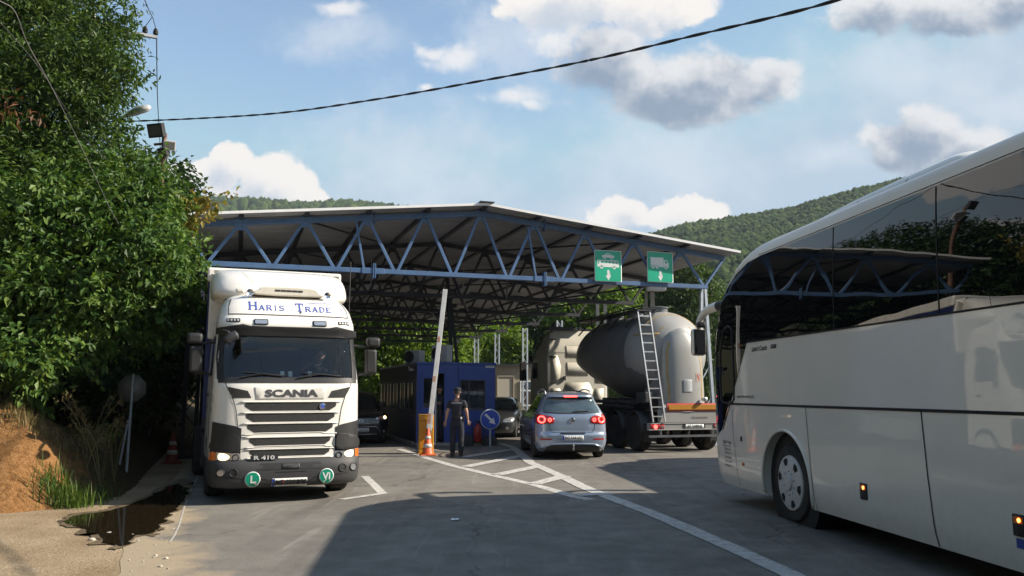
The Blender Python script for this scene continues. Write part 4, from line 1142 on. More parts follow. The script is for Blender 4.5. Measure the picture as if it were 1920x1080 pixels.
# lettering (reads from front to back, i.e. towards -y)
def sdt(off): 
    g_ = coach.side(-1, off)
    return lambda x, z: g_(-x, z)
lettering("Lion's Coach", (-.86, 2.275), .075, sdt(.006), M['ink'], bus, width=.50, bold=.02, shear=.15)
patch('badge_plate', [(y, z) for y, z in rrect(.40, 2.275, .17, .055, .01)], sd_, M['ink'], bus, step=0); lettering('R07', (-.40, 2.275), .03, sdt(.009), M['alu'], bus, width=.1)
lettering('www.domy-tours.com', (-1.40, 1.595), .062, sdt(.006), M['ink'], bus, width=.62, bold=.012)
lettering('DOMI TOURS', (-2.17, .895), .05, sdt(.006), M['ink'], bus, width=.33, bold=.012)
patch('lettering', strip2([(2.33, .845), (2.01, .845)], .008), sd_, M['ink'], bus, step=0)
for i, tx in enumerate(('Skenderbeu 19/a', '71000 SARAJEVO, BiH', 'Tel/Fax: 033 654 258', '+387 33 212 631', '+387 61 206 721')):
    lettering(tx, (-2.14, .795 - i * .062), .036, sdt(.006), M['ink'], bus, width=.27, bold=.006)
# front screen and bumper lamps (mostly seen from other places)
ff = coach.far(.006)
patch('windscreen', [(-1.0, 1.12), (1.0, 1.12), (1.05, 2.2), (.98, 3.3), (-.98, 3.3), (-1.05, 2.2)], ff, M['coach_glass'], bus, step=.12, smooth=60)
for s in (-1, 1): patch('headlight', smooth_poly([(s * .75, .62), (s * 1.08, .66), (s * 1.1, .86), (s * .8, .8)], 3), ff, M['lamp_clear'], bus, step=.08)
patch('front_grille', rrect(0, .62, 1.1, .16, .03), ff, M['grille_black'], bus, step=.1)
# roof pod
pod_y1 = pchip([(3.75, 1.5), (3.85, 1.2), (3.93, .7), (4.01, -.2), (4.07, -1.0), (4.09, -1.4)])
pod_y0 = pchip([(3.75, -3.2), (3.95, -3.0), (4.09, -2.7)])
pod = Shell(pchip([(3.75, .80), (3.9, .76), (4.0, .70), (4.09, .55)]), pod_y0, pod_y1, .3, 3, .6, 2.4)
po = pod.mb(zs_range(3.75, 4.09, 9), 12, 5).build('roof_pod', M['coach_white'], bus, smooth=60)
patch('panel_seam', strip2([(-.9, 3.84), (-.95, 3.96)], .012) + strip2([(-1.9, 3.84), (-1.93, 3.98)], .012), pod.side(-1, .004), M['seam'], po, step=.05)
patch('roof_seam', strip2([(-9.0, 3.605), (.9, 3.605)], .008), sd_, M['seam'], bus, step=.2)
# mirrors on swan-neck arms at the front corners
for s in (-1, 1):
    A = [Vector((s * 1.02, 2.42, 3.03)), Vector((s * 1.10, 2.72, 3.07)), Vector((s * 1.20, 3.02, 3.03)), Vector((s * 1.28, 3.18, 2.90)), Vector((s * 1.31, 3.22, 2.74))]
    mb = MB(); cp = curve_pts(A, 6); mb.tube(cp, [.09 - .045 * i / (len(cp) - 1) for i in range(len(cp))], 12)
    ar = mb.build('mirror_arm', M['coach_white'], bus, smooth=180)
    mb = MB(); mb.tube(cp[3:8], [.0935 - .045 * i / (len(cp) - 1) for i in range(3, 8)], 12, cap=False); mb.build('arm_band', M['black_plastic'], ar, smooth=180)
    mb = MB(); mb.box((s * 1.31, 3.24, 2.50), (.24, .17, .46)); hd = mb.build('mirror_head', M['coach_white'], bus, bevel=.06, seg=4, smooth=60)
    mb = MB(); mb.box((s * 1.31, 3.155, 2.50), (.20, .02, .42)); g_ = mb.build('mirror_bezel', M['black_plastic'], hd, bevel=.03, seg=3)
    mb = MB(); mb.box((s * 1.31, 3.143, 2.50), (.165, .006, .37)); mb.build('mirror_glass', M['coach_glass'], hd, bevel=.002)
    mb = MB(); mb.box((s * 1.29, 3.14, 2.79), (.13, .14, .10)); mb.build('kerb_mirror', M['black_plastic'], bus, bevel=.03, seg=3)
# ------------------------------------------------------------------ grey bulk tanker going away in the right lane (local: x across, y forward from the rear bumper)
KF = (4.86, 22.33); KYAW = R(16.6)
tank_t = thing('tanker_lorry', 'grey silo tanker lorry with a silver ladder and red reflector band at its rear', 'tanker lorry', (*KF, 0), KYAW)
M['tank_grey'] = mat('tank_grey', (.17, .175, .18), .4, .25, var=.12, vscale=.8, dirt=.5, dcol=(.17, .15, .12), dscale=1.1, rvar=.1)
M['tank_pale'] = mat('tank_pale', (.31, .31, .30), .42, var=.08, vscale=.9, dirt=.4, dcol=(.30, .26, .2), dscale=1.3)
M['sealant'] = mat('yellow_sealant', (.40, .28, .10), .7, var=.2, vscale=6)
M['cab_cream'] = mat('cab_cream', (.58, .55, .47), .45, var=.07, dirt=.35, dcol=(.32, .27, .2))
M['cab_edge'] = mat('cab_edge', (.30, .28, .235), .6)
M['refl_orange'] = mat('reflector_orange', (.48, .22, .03), .4, var=.1, vscale=8)
M['refl_red'] = mat('reflector_red', (.42, .05, .03), .4)
TZ = 2.76; TR_ = 1.245
Mt = Matrix(((1, 0, 0, 0), (0, 0, 1, 0), (0, -1, 0, TZ), (0, 0, 0, 1)))   # lathe z -> local y
prof = [(.001, .22)]
for t in np.linspace(8, 90, 12): prof.append((TR_ * math.sin(R(t)), 1.42 - 1.18 * math.cos(R(t))))
prof += [(TR_, 2.4), (TR_, 3.4), (TR_, 4.5)]
for t in np.linspace(10, 86, 9): prof.append((TR_ * math.cos(R(t)) ** .62, 4.5 + 2.0 * math.sin(R(t))))
prof.append((.001, 6.5))
mb = MB(); mb.lathe(prof, 56, Mt)
for i, v in enumerate(mb.v):      # the belly hangs into two hopper cones, the nose is cut upwards
    x, y, z = v
    if z < TZ:
        k_ = (TZ - z) / TR_
        if y > 3.6: z = z + k_ * (y - 3.6) * .30
        z -= .10 * k_ * (1 - min(1, abs(y - 2.4) / 2.0))
    mb.v[i] = (x, y, z)
tank = mb.build('tank', M['tank_grey'], tank_t, smooth=60)
# bright rear dome cap and the tongue-shaped rear cone
mb = MB(); pr2 = [(r + .004, y - .004) for r, y in prof[:13]]; mb.lathe(pr2, 56, Mt); mb.build('rear_dome', M['tank_pale'], tank_t, smooth=60)
tg = Shell(pchip([(1.10, .70), (1.6, .70), (2.4, .66), (2.9, .60), (3.2, .48), (3.36, .30), (3.44, .10)]), pchip([(1.10, .0), (2.2, .02), (2.8, .06), (3.1, .12), (3.36, .22), (3.44, .30)]), lambda z: 1.3, .42, 2.3, .1, 4)
tongue = tg.mb(zs_range(1.10, 3.44, 22), 12, 3).build('rear_cone', M['tank_pale'], tank_t, smooth=60)
tn = tg.near
patch('sealant_line', strip2([(-.50, 1.42), (-.53, 2.2), (-.50, 2.75), (-.42, 3.05)], .045) + strip2([(.50, 1.42), (.53, 2.2), (.48, 2.9)], .045), tn(.006), M['sealant'], tongue, step=.06)
mb = MB()
for rad, yy, a0, a1 in ((1.13, .93, 40, 140), (.82, .545, 30, 62), (.82, .545, 118, 160)):
    pts = [(rad * math.cos(R(a)), yy - .0, TZ + rad * math.sin(R(a))) for a in np.linspace(a0, a1, 30)]
    mb.tube(pts, .022, 5)
for s in (-1, 1): mb.tube([(s * .62, .40, TZ + .52), (s * .9, .62, TZ + .54), (s * 1.13, 1.0, TZ + .52)], .02, 5)
mb.build('sealant_seam', M['sealant'], tank_t, smooth=180)
o = patch('hatch_plate', rrect(.02, 1.82, .26, .34, .02), tn(.008), M['alu'], tongue, step=0, thick=.012, bevel=.004)
patch('warning_label', rrect(.38, 2.05, .17, .24, .01), tn(.007), mat('warning_label', (.30, .22, .19), .6, var=.4, vscale=30), tongue, step=0)
patch('label_mark', [(.33, 2.13), (.36, 2.13), (.43, 1.98), (.41, 1.97)], tn(.010), M['refl_red'], tongue, step=0)
mb = MB(); mb.lathe([(.06, 0), (.06, .12), (.02, .14)], 14, Matrix.Translation((.5, .02, 1.45)) @ Matrix.Rotation(R(90), 4, 'X')); mb.build('drain_cap', M['alu'], tongue, smooth=40)
# rear frame: panel, reflector band, bumper with lamps and plate
rf = lambda y: (lambda x, z: Vector((x, y, z)))
mb = MB(); mb.box((.10, .05, 1.0), (2.0, .06, .36)); mb.build('rear_panel', M['tank_pale'], tank_t, bevel=.008)
b = patch('reflector_band', rrect(.28, 1.235, 1.84, .22, .01), rf(.005), M['refl_red'], tank_t, step=0, thick=.01)
patch('band_field', rrect(.28, 1.235, 1.72, .13, .005), rf(-.004), M['refl_orange'], b, step=0)
lettering('FELDBINDER', (.36, .945), .05, rf(.012), M['seam'], tank_t, width=.5, bold=.0)
mb = MB(); mb.box((0, .02, .715), (2.45, .10, .17)); mb.box((0, .02, .80), (2.45, .14, .025)); mb.box((0, .02, .63), (2.45, .14, .025)); bp = mb.build('rear_bumper', M['tank_pale'], tank_t, bevel=.006)
for s in (-1, 1):
    o = patch('tail_light', rrect(s * .97, .715, .42, .13, .02), rf(-.036), M['red_lens'], tank_t, step=0, thick=.02)
    patch('stop_lamp', circ(s * 1.02, .715, .06, 16), rf(-.05), M['lit_red'], o, step=0); patch('clear_lamp', circ(s * .82, .715, .035, 12), rf(-.05), M['lamp_clear'], o, step=0)
    patch('number_lamp', circ(s * .30 + .15, .715, .05, 14, .07), rf(-.036), M['seam'], tank_t, step=0)
plate(tank_t, rf(-.036), .17, .715, .56, .12, 'AF·348INF', off_fn=rf(-.042), band=False)
mb = MB(); mb.bar((-1.15, .1, .45), (1.15, .1, .45), .06); mb.bar((-.8, .1, .63), (-.8, .1, .45), .05); mb.bar((.8, .1, .63), (.8, .1, .45), .05); mb.build('underrun_bar', M['alu'], tank_t)
mb = MB(); mb.lathe([(.05, 0), (.05, .03)], 14, Matrix.Translation((-.72, .02, 1.26)) @ Matrix.Rotation(R(90), 4, 'X')); mb.build('position_lamp', M['lamp_white'], tank_t)
# ladder leaning over the rear corner
mb = MB(); l0, l1 = Vector((-1.10, -.06, .84)), Vector((-1.27, .42, 3.92)); r0, r1 = Vector((-.74, -.06, .84)), Vector((-.90, .42, 3.92))
mb.bar(l0, l1, .06, .035); mb.bar(r0, r1, .06, .035)
for i in range(12):
    t = (i + .6) / 12.2; mb.bar(l0.lerp(l1, t), r0.lerp(r1, t), .035)
mb.build('ladder', M['alu'], tank_t)
mb = MB(); mb.box((-1.08, .62, 3.93), (.46, .5, .05)); mb.box((-.80, 3.2, 4.02), (.45, 5.2, .03)); mb.build('catwalk', M['dark_steel'], tank_t)
mb = MB()
for y in (.5, 1.8, 3.1, 4.4, 5.6):
    mb.bar((-1.02, y, 3.75), (-1.05, y, 4.12), .03); mb.bar((-1.02, y, 3.55), (-.6, y, 4.0), .04)
mb.bar((-1.05, .5, 4.08), (-1.05, 5.7, 4.04), .035); mb.build('catwalk_rail', M['dark_steel'], tank_t)
for y in (1.6, 3.2, 4.8): mb = MB(); mb.lathe([(.26, -.1), (.26, .12), (.30, .13), (.30, .16), (.05, .2)], 18, Matrix.Translation((0, y, 4.0))); mb.build('manhole', M['tank_grey'], tank_t, smooth=40)
# chassis, pipes, mudguards, wheels
mb = MB(); mb.box((0, 3.2, 1.02), (.9, 5.8, .22)); mb.box((0, 5.2, 1.15), (2.2, 1.6, .12)); mb.box((0, 2.2, 1.32), (1.7, 3.6, .3)); mb.build('chassis', M['black_plastic'], tank_t)
mb = MB()
for z, y0, y1 in ((1.36, .9, 5.2), (1.22, 1.2, 5.4)):
    mb.tube([(-1.12, y0, z), (-1.12, y1, z)], .055, 10)
    for y in np.linspace(y0 + .2, y1 - .2, 5): mb.tube([(-1.12, y - .03, z), (-1.12, y + .03, z)], .075, 10)
mb.build('discharge_pipe', M['grey_plastic'], tank_t, smooth=40)
mb = MB(); mb.box((-1.05, .55, 1.5), (.25, .6, .3)); mb.box((-1.05, 4.4, 1.0), (.3, .9, .45)); mb.build('tool_box', M['grey_plastic'], tank_t, bevel=.03)
for y in (.98, 2.29, 3.60):
    for s in (-1, 1):
        wheel(tank_t, (s * 1.03, y, .5), w=.38, axis_x=s, rim=M['steel'])
        mb = MB(); rows = []
        for a in np.linspace(5, 175, 16):
            rows.append([Vector((s * (1.03 + d), y + .60 * math.cos(R(a)), .5 + .62 * math.sin(R(a)))) for d in (-.2, .2)])
        mb.grid(rows); mb.build('mudguard', M['grey_plastic'], tank_t, solid=.02, smooth=60)
for s in (-1, 1): mb = MB(); mb.box((s * 1.03, .28, .55), (.4, .02, .5)); mb.build('mud_flap', M['black_plastic'], tank_t)
# tractor unit
cabk = Shell(pchip([(.95, 1.20), (2.8, 1.22), (3.3, 1.16), (3.8, 1.05), (3.95, .9)]), pchip([(.95, 8.35), (3.2, 8.35), (3.95, 8.55)]), pchip([(.95, 10.7), (2.0, 10.65), (2.9, 10.3), (3.4, 9.7), (3.95, 9.1)]), .12, 6, .4, 3.5)
ck = cabk.mb(zs_range(.95, 3.95, 22), 10, 5).build('cab', M['cab_cream'], tank_t, smooth=40)
cn = cabk.near
def relief(name, ol, off=.008, inset=.02):
    p = patch(name, ol, cn(off), M['cab_cream'], ck, step=0, thick=.008)
    patch('panel_edge', strip2(list(ol) + [ol[0]], .022), cn(off + .003), M['cab_edge'], p, step=0)
    return p
for s in (-1, 1):
    q = (lambda L_: L_) if s < 0 else mirror2
    relief('rear_panel', q([(-1.05, 1.25), (-.68, 1.25), (-.62, 1.55), (-.72, 1.78), (-1.05, 1.78)]))
    relief('rear_panel', q([(-1.06, 1.95), (-.72, 1.98), (-.66, 2.6), (-.8, 3.0), (-1.06, 3.0)]))
relief('rear_panel', [(-.5, 1.25), (.5, 1.25), (.62, 1.7), (.45, 2.0), (-.45, 2.0), (-.58, 1.7)]); relief('rear_panel', rrect(0, 2.5, .9, .5, .06)); relief('rear_panel', rrect(0, 3.15, .95, .45, .06))
patch('panel_seam', strip2([(-1.15, 3.1), (1.15, 3.1)], .02), cn(.004), M['seam'], ck, step=.3)
mb = MB(); mb.box((-.55, 8.3, 2.15), (.10, .06, .16)); mb.box((-1.0, 8.31, 2.0), (.22, .05, .05)); mb.box((-1.0, 8.31, 2.95), (.26, .05, .05)); mb.box((-1.0, 8.31, 3.6), (.26, .06, .05)); mb.build('cab_fitting', M['black_plastic'], ck)
mb = MB(); mb.box((0, 8.95, 4.02), (2.1, .7, .06)); mb.box((-.5, 8.45, 4.02), (1.3, .3, .12)); mb.bar((-.98, 8.5, 3.9), (-.98, 8.5, 4.0), .06); mb.lathe([(.09, 0), (.09, .16), (.02, .2)], 12, Matrix.Translation((-.85, 8.6, 4.05))); mb.build('roof_bar', M['black_plastic'], tank_t)
cs = cabk.side(-1, .004)
patch('door_window', [(9.45, 2.15), (10.15, 2.15), (9.95, 2.85), (9.45, 2.9)], cs, M['side_glass'], ck, step=.1)
patch('panel_seam', strip2([(9.3, 1.0), (9.3, 3.0), (10.0, 3.0)], .015), cs, M['seam'], ck, step=.3)
for s in (-1, 1):
    mb = MB(); mb.box((s * 1.48, 10.5, 2.45), (.26, .14, .75)); mb.bar((s * 1.18, 10.4, 2.75), (s * 1.45, 10.5, 2.75), .05); mb.build('door_mirror', M['black_plastic'], tank_t, bevel=.04, seg=3)
mb = MB(); mb.box((0, 7.8, .85), (.85, 5.2, .3)); mb.box((-.95, 8.6, .75), (.5, 1.0, .5)); mb.box((.95, 8.6, .75), (.5, 1.0, .5)); mb.build('tractor_chassis', M['black_plastic'], tank_t)
for s in (-1, 1): wheel(tank_t, (s * .97, 6.6, .5), w=.5, axis_x=s); wheel(tank_t, (s * 1.03, 10.0, .5), w=.33, axis_x=s)
# ------------------------------------------------------------------ cars. local: x across, y away from the near end, z up
M['silver_blue'] = mat('silver_blue', (.34, .40, .50), .25, .55, var=.04, vscale=1.5, coat=1.0, dirt=.12, dcol=(.3, .27, .22), dscale=2)
M['dark_grey_paint'] = mat('dark_grey_paint', (.045, .05, .055), .3, .4, coat=1.0)
M['black_paint'] = mat('black_paint', (.008, .008, .009), .25, coat=1.0)
M['car_glass'] = mat('car_glass', (.014, .019, .022), .03, spec=.7, ior=1.6)
M['car_glass_grey'] = mat('car_glass_grey', (.05, .075, .085), .05, spec=.8, ior=1.7, var=.35, vscale=3)
def make_car(root, paint, hw, yn, yf, zt, wheels, wr, d0=.45, n0=3.2, d1=.6, n1=3.0, wr_w=.22, xw=None, arch=1.14):
    sh = Shell(hw, yn, yf, d0, n0, d1, n1)
    body = sh.mb(zs_range(.19, zt, 40), 14, 10).build('body', paint, root)
    xw = xw or hw(.5) - .12
    cut = []
    for y in wheels:
        for s in (-1, 1):
            mb = MB(); mb.lathe([(wr * arch, -.32), (wr * arch, .25)], 32, Matrix.Translation((s * (xw + .05), y, wr)) @ Matrix.Rotation(R(90) * s, 4, 'Y')); cut.append(mb)
    bool_cut(body, cut); body.data.materials.clear(); body.data.materials.append(paint)
    body.data.shade_smooth(); body.data.set_sharp_from_angle(angle=R(32))
    for y in wheels:
        for s in (-1, 1): wheel(root, (s * xw, y, wr), r=wr, w=wr_w, axis_x=s, rim=M['alu'])
    mb = MB(); mb.box((0, (wheels[0] + wheels[1]) / 2, .28), (1.2, wheels[1] - wheels[0] + .8, .2)); mb.build('underbody', M['black_plastic'], root)
    return sh, body

# silver-blue SUV seen from behind
suv = thing('suv', 'silver blue five door suv seen from behind with its brake lights on', 'car', (1.50, 20.0, 0), R(5.5))
hw = pchip([(.19, .80), (.30, .87), (.45, .905), (.75, .91), (.95, .90), (1.12, .845), (1.5, .665), (1.58, .62), (1.64, .54), (1.685, .38)])
yn = pchip([(.19, .12), (.30, .02), (.45, .0), (.60, .0), (.655, .03), (.80, .05), (1.10, .10), (1.16, .14), (1.48, .36), (1.535, .30), (1.57, .31), (1.62, .48), (1.66, .85), (1.685, 1.25)])
yf = pchip([(.19, 4.28), (.30, 4.40), (.55, 4.43), (.80, 4.36), (.93, 4.10), (1.00, 3.55), (1.08, 3.15), (1.40, 2.60), (1.58, 2.28), (1.65, 1.95), (1.685, 1.65)])
sh, _ = make_car(suv, M['silver_blue'], hw, yn, yf, 1.685, (.88, 3.48), .345)
n = sh.near
rw = patch('rear_window', smooth_poly([(-.70, 1.155), (-.3, 1.135), (.3, 1.135), (.70, 1.155), (.66, 1.33), (.58, 1.475), (.3, 1.495), (-.3, 1.495), (-.58, 1.475), (-.66, 1.33)], 3), n(.004), M['car_glass_grey'], suv, step=.06, smooth=60)
patch('window_border', strip2([(-.70, 1.15), (-.3, 1.13), (.3, 1.13), (.70, 1.15)], .025) + [[(-.60, 1.46), (.60, 1.46), (.56, 1.515), (-.56, 1.515)]], n(.006), M['black_plastic'], rw, step=.06)
mb = MB(); mb.tube([n(.02)(.02, 1.155), n(.018)(.25, 1.165), n(.015)(.42, 1.175)], .010, 6); mb.build('rear_wiper', M['black_plastic'], rw)
patch('high_brake_light', rrect(.0, 1.545, .34, .030, .012), n(.008), M['lit_red'], suv, step=.06)
for s in (-1, 1):
    q = (lambda L_: L_) if s < 0 else mirror2
    t = patch('tail_light', q(smooth_poly([(-.885, 1.03), (-.86, 1.10), (-.70, 1.085), (-.48, 1.04), (-.455, .90), (-.60, .875), (-.80, .86), (-.88, .90)], 3)), n(.008), M['red_lens'], suv, step=.05, thick=.01)
    mb = MB(); mb.tube([n(.018)(s * .745 + a, .975 + b) for a, b in circ(0, 0, .075, 20)], .017, 6, closed=True); mb.tube([n(.018)(s * .555 + a, .965 + b) for a, b in circ(0, 0, .035, 14)], .012, 6, closed=True)
    mb.build('lamp_ring', M['lit_red'], t, smooth=180)
    patch('lamp_core', circ(s * .745, .975, .05, 16), n(.016), M['red_lens'], t, step=0)
    patch('rear_reflector', rrect(s * .66, .50, .28, .035, .01), n(.006), M['red_lens'], suv, step=.05)
    mb = MB(); mb.tube([n(.004)(s * .57, 1.08), n(.004)(s * .575, .88), n(.004)(s * .55, .74), n(.004)(s * .50, .665)], .005, 5); mb.build('panel_seam', M['seam'], suv)
    mb = MB(); mb.tube(curve_pts([(s * .58, .75, 1.60), (s * .58, .85, 1.68), (s * .575, 1.6, 1.72), (s * .565, 2.3, 1.65), (s * .56, 2.4, 1.60)], 5), .018, 8); mb.build('roof_rail', M['alu'], suv, smooth=180)
    mb = MB(); mb.tube([sh.side(s, .05)(3.02, 1.12), sh.side(s, .12)(3.02, 1.13)], .02, 6); mb.box(sh.side(s, .2)(3.02, 1.16), (.2, .1, .15)); mb.build('door_mirror', M['silver_blue'], suv, bevel=.03, seg=3)
    ss = sh.side(s, .004)
    patch('side_window', [(.62, 1.16), (1.15, 1.13), (1.15, 1.52), (.90, 1.50)], ss, M['car_glass'], suv, step=.08); patch('side_window', [(1.22, 1.13), (2.1, 1.12), (2.1, 1.53), (1.22, 1.53)], ss, M['car_glass'], suv, step=.08); patch('side_window', [(2.17, 1.12), (3.05, 1.10), (2.45, 1.52), (2.17, 1.53)], ss, M['car_glass'], suv, step=.08)
    patch('panel_seam', strip2([(1.18, .5), (1.18, 1.12)], .012) + strip2([(2.13, .4), (2.13, 1.12)], .012) + strip2([(3.05, .4), (3.05, 1.1)], .012), ss, M['seam'], suv, step=.1)
    mb = MB(); 
    for y in (1.35, 2.3): p = ss(y, .93); mb.box((p.x + s * .01, p.y, p.z), (.03, .18, .035))
    mb.build('door_handle', M['silver_blue'], suv, bevel=.008)
patch('panel_seam', strip2([(-.50, .668), (.50, .668)], .012), n(.004), M['seam'], suv, step=.1)
em = patch('emblem', circ(0, .965, .062, 24), n(.012), M['chrome'], suv, step=0, thick=.01)
patch('emblem_field', circ(0, .965, .05, 24), n(.019), M['ink'], em, step=0)
patch('emblem_mark', strip2([(-.035, 1.0), (-.015, .96), (0, .985), (.015, .96), (.035, 1.0)], .010) + strip2([(-.03, .965), (-.015, .93), (0, .955), (.015, .93), (.03, .965)], .010), n(.022), M['chrome'], em, step=0)
patch('plate_recess', [(-.40, .66), (.40, .66), (.34, .43), (-.34, .43)], n(.004), M['silver_blue'], suv, step=.1)
pl = plate(suv, n(.014), .0, .535, .52, .115, 'BG·3341EC', off_fn=n(.020))
patch('plate_shadow_bar', rrect(0, .635, .62, .025, .005), n(.012), M['black_plastic'], suv, step=.1, thick=.02)
patch('bumper_valance', [(-.70, .20), (.70, .20), (.66, .31), (.50, .36), (-.50, .36), (-.66, .31)], n(.012), M['black_plastic'], suv, step=.06, thick=.02)
mb = MB(); mb.tube([n(.03)(x, z) for x, z in ((-.78, .26), (-.69, .325), (-.52, .385), (0, .40), (.52, .385), (.69, .325), (.78, .26))], .02, 8); mb.build('silver_lip', M['silver_blue'], suv, smooth=180)
mb = MB(); mb.bar((0, -.01, .26), (0, -.09, .26), .04); mb.bar((0, -.09, .26), (0, -.09, .33), .03); mb.lathe([(.001, .33), (.025, .345), (.025, .365), (.001, .38)], 10, Matrix.Translation((0, -.09, 0))); mb.build('tow_bar', M['alu'], suv)
mb = MB(); mb.tube([(-.02, 1.2, 1.68), (-.02, 1.05, 1.86)], .008, 5); mb.lathe([(.03, 1.68), (.012, 1.72)], 10, Matrix.Translation((-.02, 1.2, 0))); mb.build('aerial', M['black_plastic'], suv)
ff = sh.far(.004)
patch('windscreen', [(-.72, 1.10), (.72, 1.10), (.58, 1.52), (-.58, 1.52)], ff, M['car_glass_grey'], suv, step=.08, smooth=60)
for s in (-1, 1): patch('headlight', smooth_poly([(s * .5, .72), (s * .8, .74), (s * .82, .86), (s * .55, .82)], 3), ff, M['lamp_clear'], suv, step=.05)
patch('front_grille', rrect(0, .70, .9, .10, .03), ff, M['grille_black'], suv, step=.1); patch('lower_grille', rrect(0, .42, 1.2, .16, .03), ff, M['grille_black'], suv, step=.1)

# dark grey car coming the other way behind it, beside the booth
gc = thing('hatchback', 'dark grey car facing the camera between the booth and the silver suv', 'car', (-.80, 29.0, 0), R(-8))
hw = pchip([(.19, .78), (.35, .86), (.6, .885), (.9, .86), (1.0, .80), (1.35, .60), (1.42, .50), (1.45, .36)])
yn = pchip([(.19, .10), (.35, .0), (.55, .0), (.70, .08), (.82, .45), (.92, 1.05), (1.0, 1.25), (1.35, 1.85), (1.42, 2.1), (1.45, 2.3)])
yf = pchip([(.19, 4.1), (.5, 4.2), (.9, 4.15), (1.0, 4.05), (1.35, 3.6), (1.42, 3.3), (1.45, 3.0)])
sh, _ = make_car(gc, M['dark_grey_paint'], hw, yn, yf, 1.45, (.86, 3.45), .315, d0=.6, n0=2.8)
n = sh.near
patch('windscreen', [(-.76, .985), (.76, .985), (.58, 1.37), (-.58, 1.37)], n(.005), M['car_glass_grey'], gc, step=.06, smooth=60)
for s in (-1, 1):
    q = (lambda L_: L_) if s < 0 else mirror2
    patch('headlight', q(smooth_poly([(-.84, .66), (-.80, .74), (-.52, .68), (-.50, .58), (-.78, .57)], 3)), n(.006), M['lamp_clear'], gc, step=.05)
    patch('fog_lamp', circ(s * .62, .36, .05, 14), n(.006), M['lamp_clear'], gc, step=0)
    ss = sh.side(s, .004)
    patch('side_window', [(1.35, .99), (2.2, 1.0), (2.2, 1.36), (1.9, 1.35)], ss, M['car_glass'], gc, step=.08); patch('side_window', [(2.28, 1.0), (3.2, 1.02), (3.05, 1.35), (2.28, 1.37)], ss, M['car_glass'], gc, step=.08)
    patch('panel_seam', strip2([(1.25, .4), (1.25, .95)], .012) + strip2([(2.24, .4), (2.24, 1.0)], .012), ss, M['seam'], gc, step=.1)
    patch('side_moulding', strip2([(1.3, .58), (3.1, .58)], .05), ss, M['black_plastic'], gc, step=.2)
    mb = MB(); p = sh.side(s, .14)(1.45, 1.02); mb.box(p, (.2, .1, .14)); mb.build('door_mirror', M['lamp_white'] if s < 0 else M['dark_grey_paint'], gc, bevel=.03, seg=3)
patch('front_grille', rrect(0, .56, .8, .09, .02), n(.005), M['grille_black'], gc, step=.1); patch('lower_grille', rrect(0, .33, .9, .12, .02), n(.005), M['grille_black'], gc, step=.1)
plate(gc, n(.010), 0, .44, .5, .11, 'KS 417', off_fn=n(.015))

# black SUV beside the booth, headlight on
bs = thing('suv', 'black suv with lit headlights facing the camera between the lorry and the blue booth', 'car', (-4.72, 25.3, 0), R(17))
hw = pchip([(.19, .80), (.35, .88), (.6, .92), (.95, .91), (1.08, .86), (1.5, .68), (1.62, .58), (1.68, .40)])
yn = pchip([(.19, .12), (.35, .02), (.6, .0), (.85, .06), (.98, .35), (1.06, 1.0), (1.10, 1.18), (1.5, 1.75), (1.62, 2.0), (1.68, 2.3)])
yf = pchip([(.19, 4.4), (.5, 4.5), (1.1, 4.45), (1.5, 4.2), (1.62, 4.0), (1.68, 3.6)])
sh, _ = make_car(bs, M['black_paint'], hw, yn, yf, 1.68, (.90, 3.56), .36, d0=.55, n0=3)
n = sh.near
patch('windscreen', [(-.80, 1.09), (.80, 1.09), (.63, 1.52), (-.63, 1.52)], n(.005), M['car_glass'], bs, step=.06, smooth=60)
for s in (-1, 1):
    q = (lambda L_: L_) if s < 0 else mirror2
    h = patch('headlight', q([(-.88, .84), (-.86, .92), (-.50, .86), (-.48, .80), (-.80, .78)]), n(.006), M['lamp_clear'], bs, step=.05)
    patch('main_beam', circ(s * .77, .845, .05, 14), n(.014), M['lit_head'], h, step=0); patch('inner_beam', circ(s * .60, .83, .03, 12), n(.014), M['amber'], h, step=0)
    patch('fog_lamp', circ(s * .74, .42, .045, 12), n(.006), M['lamp_clear'], bs, step=0)
    mb = MB(); mb.tube([n(.015)(s * .02, .74), n(.015)(s * .45, .78)], .008, 5); mb.tube([n(.015)(0, .565), n(.015)(s * .45, .575), n(.015)(s * .52, .54), n(.015)(s * .64, .35)], .013, 5); mb.tube([n(.015)(0, .655), n(.015)(s * .45, .66)], .012, 5); mb.tube([n(.015)(0, .335), n(.015)(s * .52, .345)], .012, 5); mb.build('chrome_trim', M['alu'], bs, smooth=180)
    mb = MB(); p = sh.side(s, .15)(1.45, 1.12); mb.box(p, (.22, .12, .17)); mb.build('door_mirror', M['black_paint'], bs, bevel=.03, seg=3)
    ss = sh.side(s, .004); patch('side_window', [(1.35, 1.12), (3.9, 1.14), (3.7, 1.5), (1.95, 1.52)], ss, M['car_glass'], bs, step=.1)
mb = MB(); mb.tube([n(.02)(a, .74 + b) for a, b in circ(0, 0, .085, 20, .055)], .009, 6, closed=True); mb.tube([n(.02)(a, .75 + b) for a, b in circ(0, 0, .035, 14, .045)], .008, 6, closed=True); mb.tube([n(.02)(a, .77 + b) for a, b in circ(0, 0, .06, 14, .02)], .007, 6, closed=True); mb.build('emblem', M['chrome'], bs, smooth=180)
plate(bs, n(.012), 0, .465, .52, .115, 'KA·682NG', off_fn=n(.018))
patch('lower_grille', rrect(0, .45, 1.0, .2, .02), n(.004), M['grille_black'], bs, step=.1)

# a second lorry waits in the next lane, beyond the coach (it throws the shadow across the right lane)
l2 = copy_tree(truck); l2.location = (8.75, 20.8, 0); l2.rotation_euler = (0, 0, R(189))
tag(l2, 'white lorry standing in the next lane, hidden behind the touring coach', 'lorry')
